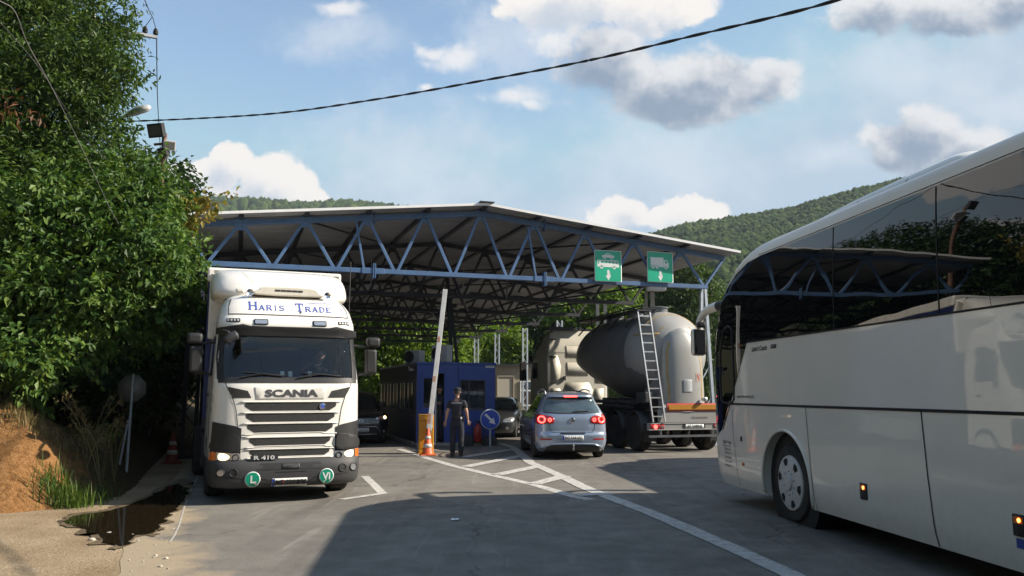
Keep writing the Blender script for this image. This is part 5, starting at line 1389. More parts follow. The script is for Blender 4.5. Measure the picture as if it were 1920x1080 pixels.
# ------------------------------------------------------------------ blue booth on the island (local: x across its front, y back, z up)
OF = (-1.73, 25.2); OYAW = R(18.7)
booth = thing('booth', 'long blue cabin booth with an open sliding door and a window in its end wall', 'booth', (*OF, 0), OYAW)
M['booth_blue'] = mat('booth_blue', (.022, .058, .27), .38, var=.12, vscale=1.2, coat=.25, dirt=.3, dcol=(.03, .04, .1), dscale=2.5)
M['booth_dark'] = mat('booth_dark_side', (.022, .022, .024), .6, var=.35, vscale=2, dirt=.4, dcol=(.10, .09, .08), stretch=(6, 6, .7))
M['booth_blue_shaded'] = mat('booth_blue_shaded', (.010, .014, .04), .5, var=.2, dirt=.3, dcol=(.03, .03, .035))  # side walls: booth blue darkened, their shade is put into the colour
M['booth_glass'] = glass_mat('booth_glass', (.30, .34, .33), 1.0, 1.75)
BW2, BD, BH = 1.26, 6.8, 2.5
mb = MB(); mb.box((0, .03, BH / 2), (BW2 * 2, .06, BH)); fw_ = mb.build('front_wall', M['booth_blue'], booth)
c1 = MB(); c1.box((-.53, .03, 1.13), (.26, .3, 2.18)); c2 = MB(); c2.box((.52, .03, 1.555), (.80, .3, .92))
bool_cut(fw_, [c1, c2]); fw_.data.materials.clear(); fw_.data.materials.append(M['booth_blue'])
for s in (-1, 1):
    mb = MB(); mb.box((s * (BW2 - .03), BD / 2 + .04, BH / 2), (.06, BD - .05, BH)); w = mb.build('side_wall', M['booth_blue_shaded'], booth)
    cuts = []
    for i in range(5):
        c = MB(); c.box((s * (BW2 - .03), .55 + .62 + i * 1.28, 1.52), (.3, 1.08, .85)); cuts.append(c)
    bool_cut(w, cuts); w.data.materials.clear(); w.data.materials.append(M['booth_blue_shaded'])
    for i in range(5):
        mb = MB(); mb.box((s * (BW2 - .03), .55 + .62 + i * 1.28, 1.52), (.012, 1.08, .85)); g = mb.build('side_window', M['booth_glass'], booth)
        mb = MB(); mb.box((s * BW2, .55 + .62 + i * 1.28, 1.52), (.03, .04, .85)); mb.build('mullion', M['black_plastic'], g)
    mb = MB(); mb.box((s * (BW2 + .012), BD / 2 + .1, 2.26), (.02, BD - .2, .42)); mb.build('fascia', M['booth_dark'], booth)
mb = MB(); mb.box((0, BD, BH / 2), (BW2 * 2 - .13, .06, BH)); mb.box((0, BD / 2, .05), (BW2 * 2 - .14, BD - .1, .09)); mb.box((0, 4.0, 1.2), (BW2 * 2 - .2, .05, 2.2)); mb.build('inner_wall', M['dark_void'], booth)
mb = MB(); mb.box((0, BD / 2, BH + .03), (BW2 * 2 + .05, BD + .08, .07)); mb.build('roof', M['booth_blue'], booth, bevel=.01)
# door: frame, the slid-open leaf, white edge
mb = MB()
mb.box((-.80, -.012, 2.25), (.80, .03, .05)); mb.box((-1.19, -.012, 1.13), (.04, .03, 2.22)); mb.box((-.385, -.012, 1.13), (.035, .03, 2.22)); mb.build('door_frame', M['booth_blue'], booth)
mb = MB(); mb.box((-.91, -.02, 1.15), (.46, .03, 2.12)); d = mb.build('door_leaf', M['booth_blue'], booth, bevel=.004)
mb = MB(); mb.box((-.905, -.04, 1.62), (.30, .01, .9)); mb.build('leaf_window', M['side_glass'], d)
mb = MB(); mb.box((-.67, -.028, 1.13), (.035, .05, 2.16)); mb.build('door_edge', M['lamp_white'], d)
mb = MB(); mb.box((.52, .03, 1.555), (.78, .010, .90)); g = mb.build('front_window', M['booth_glass'], booth)
mb = MB()
for x in (.125, .915): mb.box((x, .02, 1.555), (.03, .07, .94))
for z in (1.10, 2.01): mb.box((.52, .02, z), (.82, .07, .03))
mb.box((.40, .02, 1.555), (.03, .05, .90)); mb.build('window_frame', M['grey_plastic'], g)
mb = MB(); mb.box((1.08, -.012, 2.44), (.30, .012, .07)); mb.build('name_plate', M['lamp_white'], booth)
mb = MB(); mb.box((.0, .2, .05), (2.6, .9, .1)); mb.box((0, 3.6, .06), (2.7, 6.6, .12)); mb.build('plinth', M['concrete'], booth, bevel=.02)
mb = MB(); mb.bar((.05, -.006, 2.45), (.05, -.006, 1.0), .012); mb.build('panel_seam', M['seam'], booth)
# air conditioners standing on the roof, camera at its corner
def aircon(x, y, label, w=.8, rz=0.0, h=.55):
    u_ = (math.cos(OYAW), math.sin(OYAW)); p = (OF[0] + x * u_[0] - y * u_[1], OF[1] + x * u_[1] + y * u_[0])
    t = thing('air_conditioner', label, 'air conditioner', (*p, BH + .065), OYAW + rz, 'air conditioners on the booth roof')
    mb = MB(); mb.box((0, 0, h / 2 + .03), (w, .3, h)); mb.build('casing', mat('aircon_grey', (.5, .5, .49), .5, dirt=.4, var=.05), t, bevel=.015)
    mb = MB()
    for r in (.07, .13, .19): mb.tube([(-.12 + a, -.155, h / 2 + .03 + b) for a, b in circ(0, 0, r, 20)], .008, 5, closed=True)
    mb.build('fan_guard', M['black_plastic'], t)
    mb = MB(); mb.lathe([(.2, 0), (.2, .01)], 22, Matrix.Translation((-.12, -.146, h / 2 + .03)) @ Matrix.Rotation(R(90), 4, 'X')); mb.build('fan_opening', M['dark_void'], t)
    mb = MB(); mb.box((-w * .35, 0, .015), (.05, .32, .03)); mb.box((w * .35, 0, .015), (.05, .32, .03)); mb.build('foot', M['black_plastic'], t)
    return t
aircon(-.30, .75, 'taller grey air conditioner box on the booth roof beside the raised barrier arm', w=.62, rz=R(-50))
aircon(-.92, 2.0, 'smaller dark grey air conditioner box on the left part of the booth roof', w=.6, rz=R(-50), h=.42)
mb = MB(); u_ = Vector((math.cos(OYAW), math.sin(OYAW), 0)); v_ = Vector((-math.sin(OYAW), math.cos(OYAW), 0))
cp = Vector((OF[0], OF[1], 0)) + u_ * -1.42 + v_ * .5
sc = thing('security_camera', 'small dark security camera on a bracket at the top left corner of the booth', 'camera', (cp.x, cp.y, 2.45), OYAW)
mb = MB(); mb.box((0, -.1, .05), (.10, .32, .10)); mb.build('housing', M['black_plastic'], sc, bevel=.015)
mb = MB(); mb.bar((.0, 0, -.05), (.16, 0, -.10), .03); mb.box((.1, -.05, -.12), (.22, .10, .03)); mb.bar((0, 0, 0), (0, 0, -.06), .03); mb.build('bracket', M['lamp_white'], sc)
# traffic island kerb round the booth
isl = [gnd(*p) for p in ((742, 843), (790, 853), (818, 862), (832, 864), (846, 861), (936, 838), (934, 833))]
# fire extinguisher and dark bags against the wall
def onbooth(x, y): return (OF[0] + x * math.cos(OYAW) - y * math.sin(OYAW), OF[1] + x * math.sin(OYAW) + y * math.cos(OYAW))
p = onbooth(.60, -.32)
fx = thing('fire_extinguisher', 'red wheeled fire extinguisher standing against the blue booth wall', 'fire extinguisher', (*p, 0), OYAW)
M['ext_red'] = mat('extinguisher_red', (.33, .018, .014), .35, coat=.4, var=.15)
mb = MB(); mb.lathe([(.10, .12), (.125, .15), (.125, .52), (.10, .60), (.045, .64), (.04, .68)], 20); mb.build('cylinder', M['ext_red'], fx, smooth=40)
mb = MB(); mb.lathe([(.03, .68), (.035, .74), (.01, .76)], 10); mb.bar((-.08, 0, .74), (.09, 0, .76), .03); mb.tube(curve_pts([(.05, 0, .72), (.18, -.03, .6), (.2, -.04, .35), (.14, -.06, .2)], 4), .015, 6); mb.build('valve', M['black_plastic'], fx, smooth=40)
mb = MB()
for s in (-1, 1): mb.lathe([(.03, -.025), (.11, -.025), (.11, .025), (.03, .025)], 18, Matrix.Translation((s * .17, .05, .11)) @ Matrix.Rotation(R(90), 4, 'Y'))
mb.build('wheel', M['rubber'], fx)
mb = MB(); mb.bar((-.17, .05, .11), (.17, .05, .11), .025); mb.bar((-.14, .1, .1), (-.14, .12, .7), .025); mb.bar((.14, .1, .1), (.14, .12, .7), .025); mb.build('trolley', M['black_plastic'], fx)
def bag(x, y, w, h, label, rz):
    q = onbooth(x, y); t = thing('bag', label, 'bag', (*q, 0), OYAW + rz, 'dark bags by the booth')
    mb = MB(); rows = []
    for k_, (zz, sc_) in enumerate(((0, .92), (h * .3, 1.05), (h * .7, .98), (h * .95, .7), (h, .3))):
        rows.append([Vector((w / 2 * sc_ * math.copysign(abs(math.cos(a)) ** .6, math.cos(a)), w * .3 * sc_ * math.copysign(abs(math.sin(a)) ** .6, math.sin(a)), zz + .01 * mnoise.noise((a * 2, k_, x)))) for a in np.linspace(0, 2 * PI, 25)[:-1]])
    mb.grid(rows, closed=True, cap=True); mb.build('sack', M['seat_cloth'], t, smooth=60)
    mb = MB(); mb.tube(curve_pts([(-w * .25, 0, h * .9), (0, -.02, h * 1.25), (w * .25, 0, h * .9)], 5), .012, 6); mb.build('handle', M['black_plastic'], t, smooth=180)
bag(.22, -.30, .42, .34, 'black bag left of the red fire extinguisher', .2); bag(.98, -.28, .5, .28, 'low black bag right of the red fire extinguisher', -.1)

# ------------------------------------------------------------------ barrier, cone, signs
bx, by = -2.33, 22.0
bar_ = thing('barrier_gate', 'yellow barrier box with its long white arm raised beside the booth', 'barrier', (bx, by, 0), R(10))
M['barrier_yellow'] = mat('barrier_yellow', (.62, .30, .012), .4, var=.1, vscale=4, dirt=.4, dcol=(.25, .13, .03), dscale=5)
mb = MB(); mb.box((0, 0, .52), (.40, .34, 1.0)); mb.box((0, 0, 1.03), (.42, .36, .04)); h = mb.build('housing', M['barrier_yellow'], bar_, bevel=.02)
mb = MB(); mb.box((-.04, -.175, .55), (.28, .01, .78)); mb.box((0, 0, .01), (.46, .4, .03)); mb.build('service_door', mat('barrier_orange', (.60, .25, .012), .4, dirt=.3, dcol=(.3, .15, .03)), h, bevel=.003)
mb = MB(); mb.box((-.04, -.18, .88), (.28, .008, .012)); mb.box((.11, -.185, .6), (.03, .02, .06)); mb.build('door_lock', M['seam'], h)
a0 = Vector((.06, -.24, .62)); a1 = Vector((.46, -.20, 4.46))
mb = MB(); mb.bar(a0, a1, .13, .05, up=(0, 1, 0)); arm = mb.build('arm', mat('arm_white', (.66, .66, .64), .5, dirt=.4, dcol=(.35, .3, .24), dscale=5), bar_, bevel=.008)
M['band_red'] = mat('faded_red_band', (.46, .24, .16), .55, var=.3, vscale=12)
for t0, t1 in ((.05, .12), (.34, .38), (.62, .66)):
    mb = MB(); mb.bar(a0.lerp(a1, t0), a0.lerp(a1, t1), .072, .056, up=(0, 1, 0)); o = mb.build('red_band', M['band_red'], arm)
    for v in o.data.vertices: v.co.x -= .02
mb = MB(); mb.lathe([(.09, 0), (.09, .07), (.05, .09)], 18, Matrix.Translation((.07, -.17, .72)) @ Matrix.Rotation(R(90), 4, 'X')); mb.box((.06, -.21, .62), (.12, .05, .22)); mb.build('pivot', M['galv'], bar_, smooth=40)

M['cone_orange'] = mat('cone_orange', (.60, .10, .02), .5, var=.12, vscale=6, dirt=.25, dcol=(.2, .08, .04))
M['cone_band'] = mat('cone_band', (.58, .56, .52), .5, dirt=.3)
def cone(x, y, label, dull=False, rz=.2):
    t = thing('traffic_cone', label, 'cone', (x, y, 0), rz, 'traffic cones')
    mb = MB(); mb.lathe([(.165, .035), (.15, .05), (.035, .68), (.03, .70), (.001, .70)], 24); mb.box((0, 0, .018), (.40, .40, .036)); mb.build('cone_body', M['cone_orange'] if not dull else mat('cone_dull_red', (.25, .03, .02), .7), t, smooth=40, bevel=.006)
    for z0, z1 in ((.20, .30), (.42, .50)):
        r = lambda z: .15 + (.035 - .15) * (z - .05) / .63 + .003
        mb = MB(); mb.lathe([(r(z0), z0), (r(z1), z1)], 24); mb.build('reflective_band', M['cone_band'], t, smooth=180)
    return t
cone(-2.22, 21.45, 'orange traffic cone with dirty white bands standing in front of the yellow barrier box')
q = gnd(322, 868); cone(q[0], q[1], 'dull red traffic cone in the dark shade left of the white lorry', True)

M['sign_blue'] = mat('sign_blue', (.008, .06, .42), .35, coat=.3)
p = gnd(919, 838)
ds = thing('direction_sign', 'round blue sign with a white arrow pointing down to the right on a short post', 'sign', (*p, 0), R(2))
f = lambda o_: (lambda x, y: Vector((x, -.03 - o_, y)))
cz = .83
o = patch('disc', circ(0, cz, .305, 40), f(0), M['sign_white'], ds, step=0, thick=.012)
patch('disc_face', circ(0, cz, .277, 40), f(.010), M['sign_blue'], o, step=0)
ar = [(-.035, .21), (.035, .21), (.035, -.04), (.105, -.04), (0, -.22), (-.105, -.04), (-.035, -.04)]
a_ = R(45); patch('arrow', [(x * math.cos(a_) - y * math.sin(a_), cz + x * math.sin(a_) + y * math.cos(a_)) for x, y in ar], f(.014), M['sign_white'], o, step=0)
mb = MB(); mb.tube([(0, 0, 0), (0, 0, 1.1)], .03, 12); mb.build('post', M['galv'], ds, smooth=40)

# octagonal stop sign seen from behind, among the trees
p = at(238, 868, 15.3)[:2]
ss_ = thing('stop_sign', 'grey back of an octagonal sign on a leaning post in the shade under the trees', 'sign', (*p, bank_h(*p) - .02), R(12))
oc = [(.25 / math.cos(R(22.5)) * math.cos(R(22.5 + 45 * k)), .25 / math.cos(R(22.5)) * math.sin(R(22.5 + 45 * k))) for k in range(8)]
zc = at(238, 728, p[1]).z - bank_h(*p) + .02
M['sign_back'] = mat('sign_back', (.20, .20, .195), .5, .3, var=.15, vscale=5)
patch('sign_plate', [(x, zc + y) for x, y in oc], lambda x, y: Vector((x, .04, y)), M['sign_back'], ss_, step=0, thick=.008)
patch('sign_front', [(x * .97, zc + y * .97) for x, y in oc], lambda x, y: Vector((x, .047, y)), M['refl_red'], ss_, step=0)
mb = MB(); mb.tube([(0, 0, 0), (.02, 0, zc + .27)], .024, 10); mb.tube([(-.16, .05, 0), (-.02, .0, zc - .6)], .02, 8); mb.build('post', M['galv'], ss_, smooth=40)
# litter
p = gnd(853, 976)
mb = MB(); mb.grid([[Vector((p[0] + x, p[1] + y * 2.0, .015 + .025 * abs(mnoise.noise((x * 30, y * 30, 1))))) for x in np.linspace(-.05, .05, 5)] for y in np.linspace(-.03, .03, 5)])
tag(mb.build('paper_scrap', M['plate_white'], solid=.004), 'small crumpled white scrap of paper on the asphalt', 'litter')
# ------------------------------------------------------------------ people
M['skin'] = mat('skin', (.42, .24, .17), .55, var=.06, vscale=8)
M['uniform'] = mat('navy_uniform', (.010, .012, .020), .8, var=.3, vscale=9, bump=.3, bscale=14)
M['trousers'] = mat('navy_trousers', (.012, .014, .024), .85, var=.3, vscale=7, bump=.35, bscale=10)
M['boot'] = mat('boot_leather', (.01, .01, .01), .45)
M['hair'] = mat('dark_hair', (.02, .015, .012), .7)
def skinned(name, chains, material, parent, sub=2, extra=None):
    """chains: lists of (x,y,z,rx[,ry]); a chain may start at an index tuple to branch from a former point"""
    vs = []; es = []; rs = []; names = {}
    for ch in chains:
        prev = None
        for p in ch:
            if isinstance(p, str):
                if p.startswith('='): names[p[1:]] = prev
                else: prev = names[p]
                continue
            vs.append(p[:3]); rs.append((p[3], p[4] if len(p) > 4 else p[3]))
            if prev is not None: es.append((prev, len(vs) - 1))
            prev = len(vs) - 1
    me = bpy.data.meshes.new(name); me.from_pydata(vs, es, [])
    o = bpy.data.objects.new(name, me); COL.objects.link(o)
    md = o.modifiers.new('k', 'SKIN'); md.use_smooth_shade = True; md.branch_smoothing = .4
    for i, r in enumerate(rs):
        me.skin_vertices[0].data[i].radius = r; me.skin_vertices[0].data[i].use_root = (i == 0)
    s = o.modifiers.new('s', 'SUBSURF'); s.levels = s.render_levels = sub
    m2 = bpy.data.meshes.new_from_object(o.evaluated_get(bpy.context.evaluated_depsgraph_get()))
    bpy.data.objects.remove(o)
    if extra:
        bm = bmesh.new(); bm.from_mesh(m2)
        e = extra.mesh('x'); bm.from_mesh(e); bmesh.ops.recalc_face_normals(bm, faces=bm.faces); bm.to_mesh(m2); bm.free()
    m2.materials.clear()
    ob = link(name, m2, material, parent); m2.shade_smooth()
    return ob
def head_mb(mb, c, yaw=0.0, s=1.0, pitch=0.0):
    """head with brow, nose, chin and ears; the face looks along local -y"""
    Mh = Matrix.Translation(c) @ Matrix.Rotation(yaw, 4, 'Z') @ Matrix.Rotation(pitch, 4, 'X')
    n = 22; rows = []
    for i in range(n + 1):
        t = PI * i / n; row = []
        for k in range(24):
            a = 2 * PI * k / 24; st = math.sin(t)
            x = .076 * st * math.cos(a); y = .096 * st * math.sin(a); z = .118 * math.cos(t)
            f = max(0, -math.sin(a)) * st       # facing front
            if z < -.02: x *= 1 - .28 * min(1, (-.02 - z) / .1); y *= 1 - .12 * min(1, (-.02 - z) / .1) * (1 - f)
            fx = abs(x) / .02
            y -= f * .026 * math.exp(-fx * fx * .9) * math.exp(-((z + .018) / .024) ** 2)       # nose
            y -= f * .007 * math.exp(-((z - .030) / .012) ** 2)                                 # brow
            y += f * .010 * math.exp(-((abs(x) - .032) / .014) ** 2) * math.exp(-((z - .008) / .012) ** 2)   # eye sockets
            y -= f * .008 * math.exp(-fx * fx * .4) * math.exp(-((z + .062) / .010) ** 2)       # lips
            y -= f * .010 * math.exp(-fx * fx * .2) * math.exp(-((z + .098) / .014) ** 2)       # chin
            row.append(Mh @ Vector((x * s, y * s, z * s)))
        rows.append(row)
    mb.grid(rows, closed=True)
    for sd in (-1, 1):
        mb.tube([Mh @ Vector((sd * .076 * s, .004, -.03 * s)), Mh @ Vector((sd * .087 * s, .012, .0)), Mh @ Vector((sd * .080 * s, .006, .028 * s))], [.008, .014, .008], 8)
    return Mh
def hand_mb(mb, w, d, side, curl=.5, up=(0, -1, 0)):
    """palm + four unequal fingers + side thumb; w wrist, d pointing direction"""
    d = Vector(d).normalized(); b = Vector(up); b = (b - d * b.dot(d)).normalized(); a = d.cross(b) * side
    w = Vector(w)
    pal = [w - d * .02, w + d * .03, w + d * .075, w + d * .09]
    mb.tube(pal, [.024, .034, .038, .030], 10, sq=.55)
    for i, (off, ln) in enumerate(((-.028, .062), (-.010, .075), (.009, .070), (.026, .055))):
        p = w + d * .075 + a * off; pts = [p]; dd = d.copy()
        for k_ in range(3):
            dd = (dd + b * curl * .55).normalized(); p = p + dd * ln / 3 * 1.15; pts.append(p)
        mb.tube(pts, [.0095, .009, .008, .006], 7)
    p = w + d * .02 - a * .028
    t = (d * .6 - a * .75 + b * .35).normalized(); t2 = (d + b * .4 - a * .1).normalized()
    mb.tube([p, p + t * .035, p + t * .035 + t2 * .03, p + t * .035 + t2 * .052], [.012, .011, .009, .007], 7)

def standing(name, label, loc, rz, arms, lean=0.0, feet=.11, head_yaw=0.0, cap=True, short=True, jacket=None, h=1.0):
    """local: faces -y. arms: for each side (elbow, wrist)"""
    t = thing(name, label, 'person', loc, rz); t.scale = (h, h, h)
    ex = MB(); Mh = head_mb(ex, (0, -.015 + lean, 1.655), head_yaw)
    ch = []
    body = [(0, .0, .98, .10, .08), '=pel', (0, lean * .5, 1.18, .105, .08), (0, lean * .8, 1.36, .12, .085), '=chest', (0, lean, 1.47, .06, .055), (0, lean, 1.56, .05, .05), (0, lean - .005, 1.62, .045, .05)]
    ch.append(body)
    for i, s in enumerate((-1, 1)):
        E, Wr = arms[i]
        ch.append(['chest', (s * .175, lean * .9, 1.41, .055), (E[0], E[1], E[2], .050), ((E[0] * .6 + Wr[0] * .4), (E[1] * .6 + Wr[1] * .4), (E[2] * .6 + Wr[2] * .4), .042), (Wr[0], Wr[1], Wr[2], .027)])
        dv = Vector(Wr) - Vector(E); hand_mb(ex, Vector(Wr) + dv.normalized() * .01, dv, s, .45, up=(0, -1, 0))
        ch.append(['pel', (s * .095, 0, .90, .078), (s * (feet * .95), -.012, .52, .055), (s * feet, .015, .30, .05), (s * feet, .02, .09, .035)])
    b = skinned('body', ch, M['skin'], t, extra=ex)
    # trousers, boots, shirt
    tr_ = [[(0, 0, 1.09, .15, .115), '=p', (0, .0, .95, .165, .125), '=c']]
    for s in (-1, 1): tr_.append(['c', (s * .098, 0, .80, .112), (s * feet * .95, -.012, .52, .090), (s * feet, .012, .34, .082), (s * feet, .018, .08, .080)])
    skinned('trousers', tr_, M['trousers'], t)
    for s in (-1, 1):
        mb = MB(); c = s * feet
        sec = [(.10, .045, .11), (.06, .048, .10), (.0, .050, .085), (-.08, .050, .06), (-.15, .042, .045), (-.185, .022, .03)]
        rows = [[Vector((c + s * .012 * max(0, -y) * 6 * .2 + w * math.cos(a), y + .02, max(0.0, hh * .5 + hh * .5 * math.sin(a) * 1.15))) for a in np.linspace(0, 2 * PI, 13)[:-1]] for y, w, hh in sec]
        mb.grid(rows, closed=True, cap=True); mb.tube([(c, .02, .05), (c, .018, .16)], .056, 10); mb.build('boot', M['boot'], t, smooth=60)
    st = [[(0, .0, .95, .168, .125), (0, lean * .5, 1.14, .168, .125), (0, lean * .75, 1.33, .185, .130), '=c', (0, lean, 1.46, .11, .09), (0, lean, 1.53, .062, .062)]]
    for i, s in enumerate((-1, 1)):
        E, Wr = arms[i]
        if short:
            m_ = Vector((s * .175, lean * .9, 1.41)).lerp(Vector(E), .72)
            st.append(['c', (s * .185, lean * .9, 1.41, .088), (m_.x, m_.y, m_.z, .076)])
        else:
            st.append(['c', (s * .172, lean * .9, 1.41, .075), (E[0], E[1], E[2], .06), (Wr[0], Wr[1], Wr[2], .045)])
    sh_ = skinned('shirt', st, jacket or M['uniform'], t)
    mb = MB(); mb.lathe([(.163, 1.0), (.163, 1.045)], 24, Matrix.Scale(.78, 4, (0, 1, 0))); mb.build('belt', M['boot'], t, smooth=60)
    # hair and cap
    mb = MB(); rows = []
    for i in range(9):
        th = PI * .60 * i / 8
        rows.append([Mh @ Vector((.081 * math.sin(th) * math.cos(a), .102 * math.sin(th) * math.sin(a) + .006, .123 * math.cos(th) - max(0, -math.sin(a)) * 0)) for a in np.linspace(0, 2 * PI, 25)[:-1]])
    rows2 = [[p for p in r] for r in rows]
    for i, r in enumerate(rows2):
        if i > 5:
            for k_, a in enumerate(np.linspace(0, 2 * PI, 25)[:-1]):
                if math.sin(a) < .2: r[k_] = rows2[5][k_]
    mb.grid(rows2, closed=True); mb.build('hair', M['hair'], t, smooth=180)
    if cap:
        mb = MB()
        prof_ = [(.001, .135), (.05, .134), (.085, .118), (.092, .09), (.089, .045), (.086, .040)]
        mb.lathe(prof_, 24, Mh @ Matrix.Scale(1.16, 4, (0, 1, 0)))
        rows = [[Mh @ Vector((.085 * math.sin(a) * k_ * .98, -(.09 + (.075 * k_ - .02) * math.cos(a)) if k_ > 1 else -.098 * math.cos(a), .05 - .012 * (k_ - 1))) for a in np.linspace(-1.15, 1.15, 11)] for k_ in (1.0, 1.35, 1.7)]
        mb.grid(rows); mb.build('cap', jacket or M['uniform'], t, smooth=50, solid=.004)
    return t, Mh, sh_
# officer, back to the camera (turned so that local -y looks at the booth)
of, Mh, sh_ = standing('person', 'police officer in navy uniform and cap standing back to the camera on the hatched island', (-1.42, 20.95, 0), R(180 - 4),
    (((-.25, .03, 1.16), (-.28, -.05, .93)), ((.25, .03, 1.15), (.30, -.03, .91))), h=.99)
bk = lambda x, z: Vector((-x, .118 - .22 * x * x, z))
lettering('ПОЛИЦИЈА', (0, 1.385), .045, lambda x, z: Vector((-x, .137 - .9 * x * x, z)), M['plate_white'], sh_, width=.26, bold=.02)
mb = MB(); mb.box((-.165, .03, .99), (.05, .09, .16)); mb.build('holster', M['boot'], of, bevel=.012); mb = MB(); mb.box((-.13, .10, 1.0), (.05, .04, .07)); mb.build('handcuffs', M['chrome'], of, bevel=.01)
# second officer in the doorway of the booth, half hidden by the frame
p = onbooth(-.53, .16)
o2, Mh2, s2 = standing('person', 'person in a dark cap and jacket leaning out of the open booth door', (*p, .10), OYAW + R(8),
    (((-.24, .02, 1.15), (-.12, -.20, 1.22)), ((.24, .0, 1.14), (.18, -.16, .98))), lean=-.05, short=False, feet=.085, h=.985)
def face(Mh, t):
    mb = MB()
    for s in (-1, 1): mb.lathe([(.001, -.004), (.010, -.002), (.012, .002), (.001, .006)], 10, Mh @ Matrix.Translation((s * .030, -.080, .008)) @ Matrix.Rotation(R(90), 4, 'X'))
    mb.build('eye', M['hair'], t)
    mb = MB(); mb.box(Mh @ Vector((0, -.093, -.060)), (.042, .008, .007)); mb.build('mouth', mat('lip', (.30, .11, .09), .5), t)
face(Mh2, o2)
# lorry driver at the wheel
dr = thing('person', 'lorry driver in a dark jacket behind the windscreen with a hand on the steering wheel', 'person', (TF[0] + .62 * math.cos(TYAW) - 1.28 * math.sin(TYAW), TF[1] + .62 * math.sin(TYAW) + 1.28 * math.cos(TYAW), 1.58), TYAW)
ex = MB(); Mh3 = head_mb(ex, (0, -.03, .68))
hand_mb(ex, (-.10, -.40, .42), (.1, -.4, .25), -1, .8, up=(0, 0, -1)); hand_mb(ex, (.2, -.38, .38), (-.05, -.4, .2), 1, .8, up=(0, 0, -1))
skinned('body', [[(0, .05, .05, .11, .09), '=p', (0, .03, .25, .11, .085), (0, .0, .42, .12, .085), '=c', (0, -.01, .52, .06), (0, -.02, .6, .05), (0, -.025, .65, .045)],
    ['c', (-.17, .0, .44, .05), (-.25, -.12, .24, .042), (-.10, -.38, .41, .028)], ['c', (.17, .0, .44, .05), (.26, -.12, .24, .042), (.2, -.36, .37, .028)],
    ['p', (-.1, -.15, .03, .08), (-.12, -.5, .06, .06), (-.12, -.55, -.2, .05)], ['p', (.1, -.15, .03, .08), (.12, -.5, .06, .06), (.12, -.55, -.2, .05)]], M['skin'], dr, extra=ex)
skinned('jacket', [[(0, .05, .06, .14, .11), (0, .03, .25, .135, .10), (0, .0, .40, .15, .11), '=c', (0, -.01, .50, .085), (0, -.015, .55, .06)], ['c', (-.172, .0, .44, .072), (-.25, -.12, .24, .058), (-.13, -.34, .38, .042)], ['c', (.172, .0, .44, .072), (.26, -.12, .24, .058), (.21, -.33, .35, .042)]], M['uniform'], dr)
skinned('trousers', [[(0, .05, .06, .13, .1), '=p'], ['p', (-.1, -.15, .04, .10), (-.12, -.5, .07, .08), (-.12, -.55, -.2, .07)], ['p', (.1, -.15, .04, .10), (.12, -.5, .07, .08), (.12, -.55, -.2, .07)]], M['trousers'], dr)
face(Mh3, dr)
mb = MB(); rows = []
for i in range(7):
    th = PI * .5 * i / 6; rows.append([Mh3 @ Vector((.081 * math.sin(th) * math.cos(a), .102 * math.sin(th) * math.sin(a) + .012, .123 * math.cos(th) + .002)) for a in np.linspace(0, 2 * PI, 25)[:-1]])
mb.grid(rows, closed=True); mb.build('hair', M['hair'], dr, smooth=180)
# ------------------------------------------------------------------ poles, lamps, cables
M['pole_conc'] = mat('pole_concrete', (.34, .32, .29), .9, var=.2, vscale=3, bump=.2, bscale=20)
PB = at(116, 800, 21); pzt = at(180, 20, 21).z
up_ = thing('utility_pole', 'tall grey concrete utility pole among the tree branches with a steel crossarm on top', 'utility pole', (PB.x, PB.y, bank_h(PB.x, PB.y) - .1))
bz = up_.location.z
mb = MB(); mb.lathe([(.17, -.3), (.16, 1.0), (.115, pzt - bz), (.001, pzt - bz + .02)], 16); mb.build('shaft', M['pole_conc'], up_, smooth=40)
L0 = lambda px, py, Y: at(px, py, Y) - Vector((PB.x, PB.y, bz))
ax0, ax1 = L0(180, 49, 21), L0(293, 70, 22.2)
mb = MB(); mb.bar(ax0 - (ax1 - ax0) * .5, ax1, .10, .08); M['dull_galv'] = mat('dull_galv', (.17, .18, .20), .6, .3, var=.2); mb.build('crossarm', M['dull_galv'], up_)
mb = MB(); mb.bar(ax0 + Vector((0, 0, -.75)), ax0.lerp(ax1, .55), .05); mb.build('brace', M['dull_galv'], up_)
ins = []
for t in (.80, .985):
    q = ax0.lerp(ax1, t); ins.append(q + Vector((PB.x, PB.y, bz + .26)))
    mb = MB(); mb.lathe([(.02, 0), (.02, .08), (.07, .09), (.075, .13), (.045, .14), (.07, .16), (.07, .19), (.04, .20), (.055, .22), (.04, .26), (.001, .27)], 14, Matrix.Translation(q)); mb.build('insulator', M['black_plastic'], up_, smooth=40)
def wire(name, label, pts, r, m=None, n=8, cat='cable'):
    mb = MB(); mb.tube(curve_pts(pts, n), r, 6); o = mb.build(name, m or M['black_plastic'], smooth=180); return tag(o, label, cat)
j = at(286, 33, 21.4)
wire('power_line', 'thin overhead wire rising from the crossarm insulators out of the top of the picture', [at(240, -120, 13), at(268, -10, 17), j, ], .012)
wire('jumper_wire', 'short wire loop hanging between the two black insulators of the crossarm', [ins[0], ins[0].lerp(j, .6) + Vector((0, 0, .02)), j, j.lerp(ins[1], .5), ins[1]], .010)
wire('power_line', 'thin overhead wire running down from the crossarm past the floodlight mast', [ins[1] + Vector((0, .05, -.05)), at(296, 200, 30), at(304, 330, 42), at(309, 420, 60)], .016)
wire('power_line', 'faint thin wire seen through the gap left of the floodlight mast', [at(222, 180, 21), at(236, 230, 26), at(252, 330, 36)], .010)
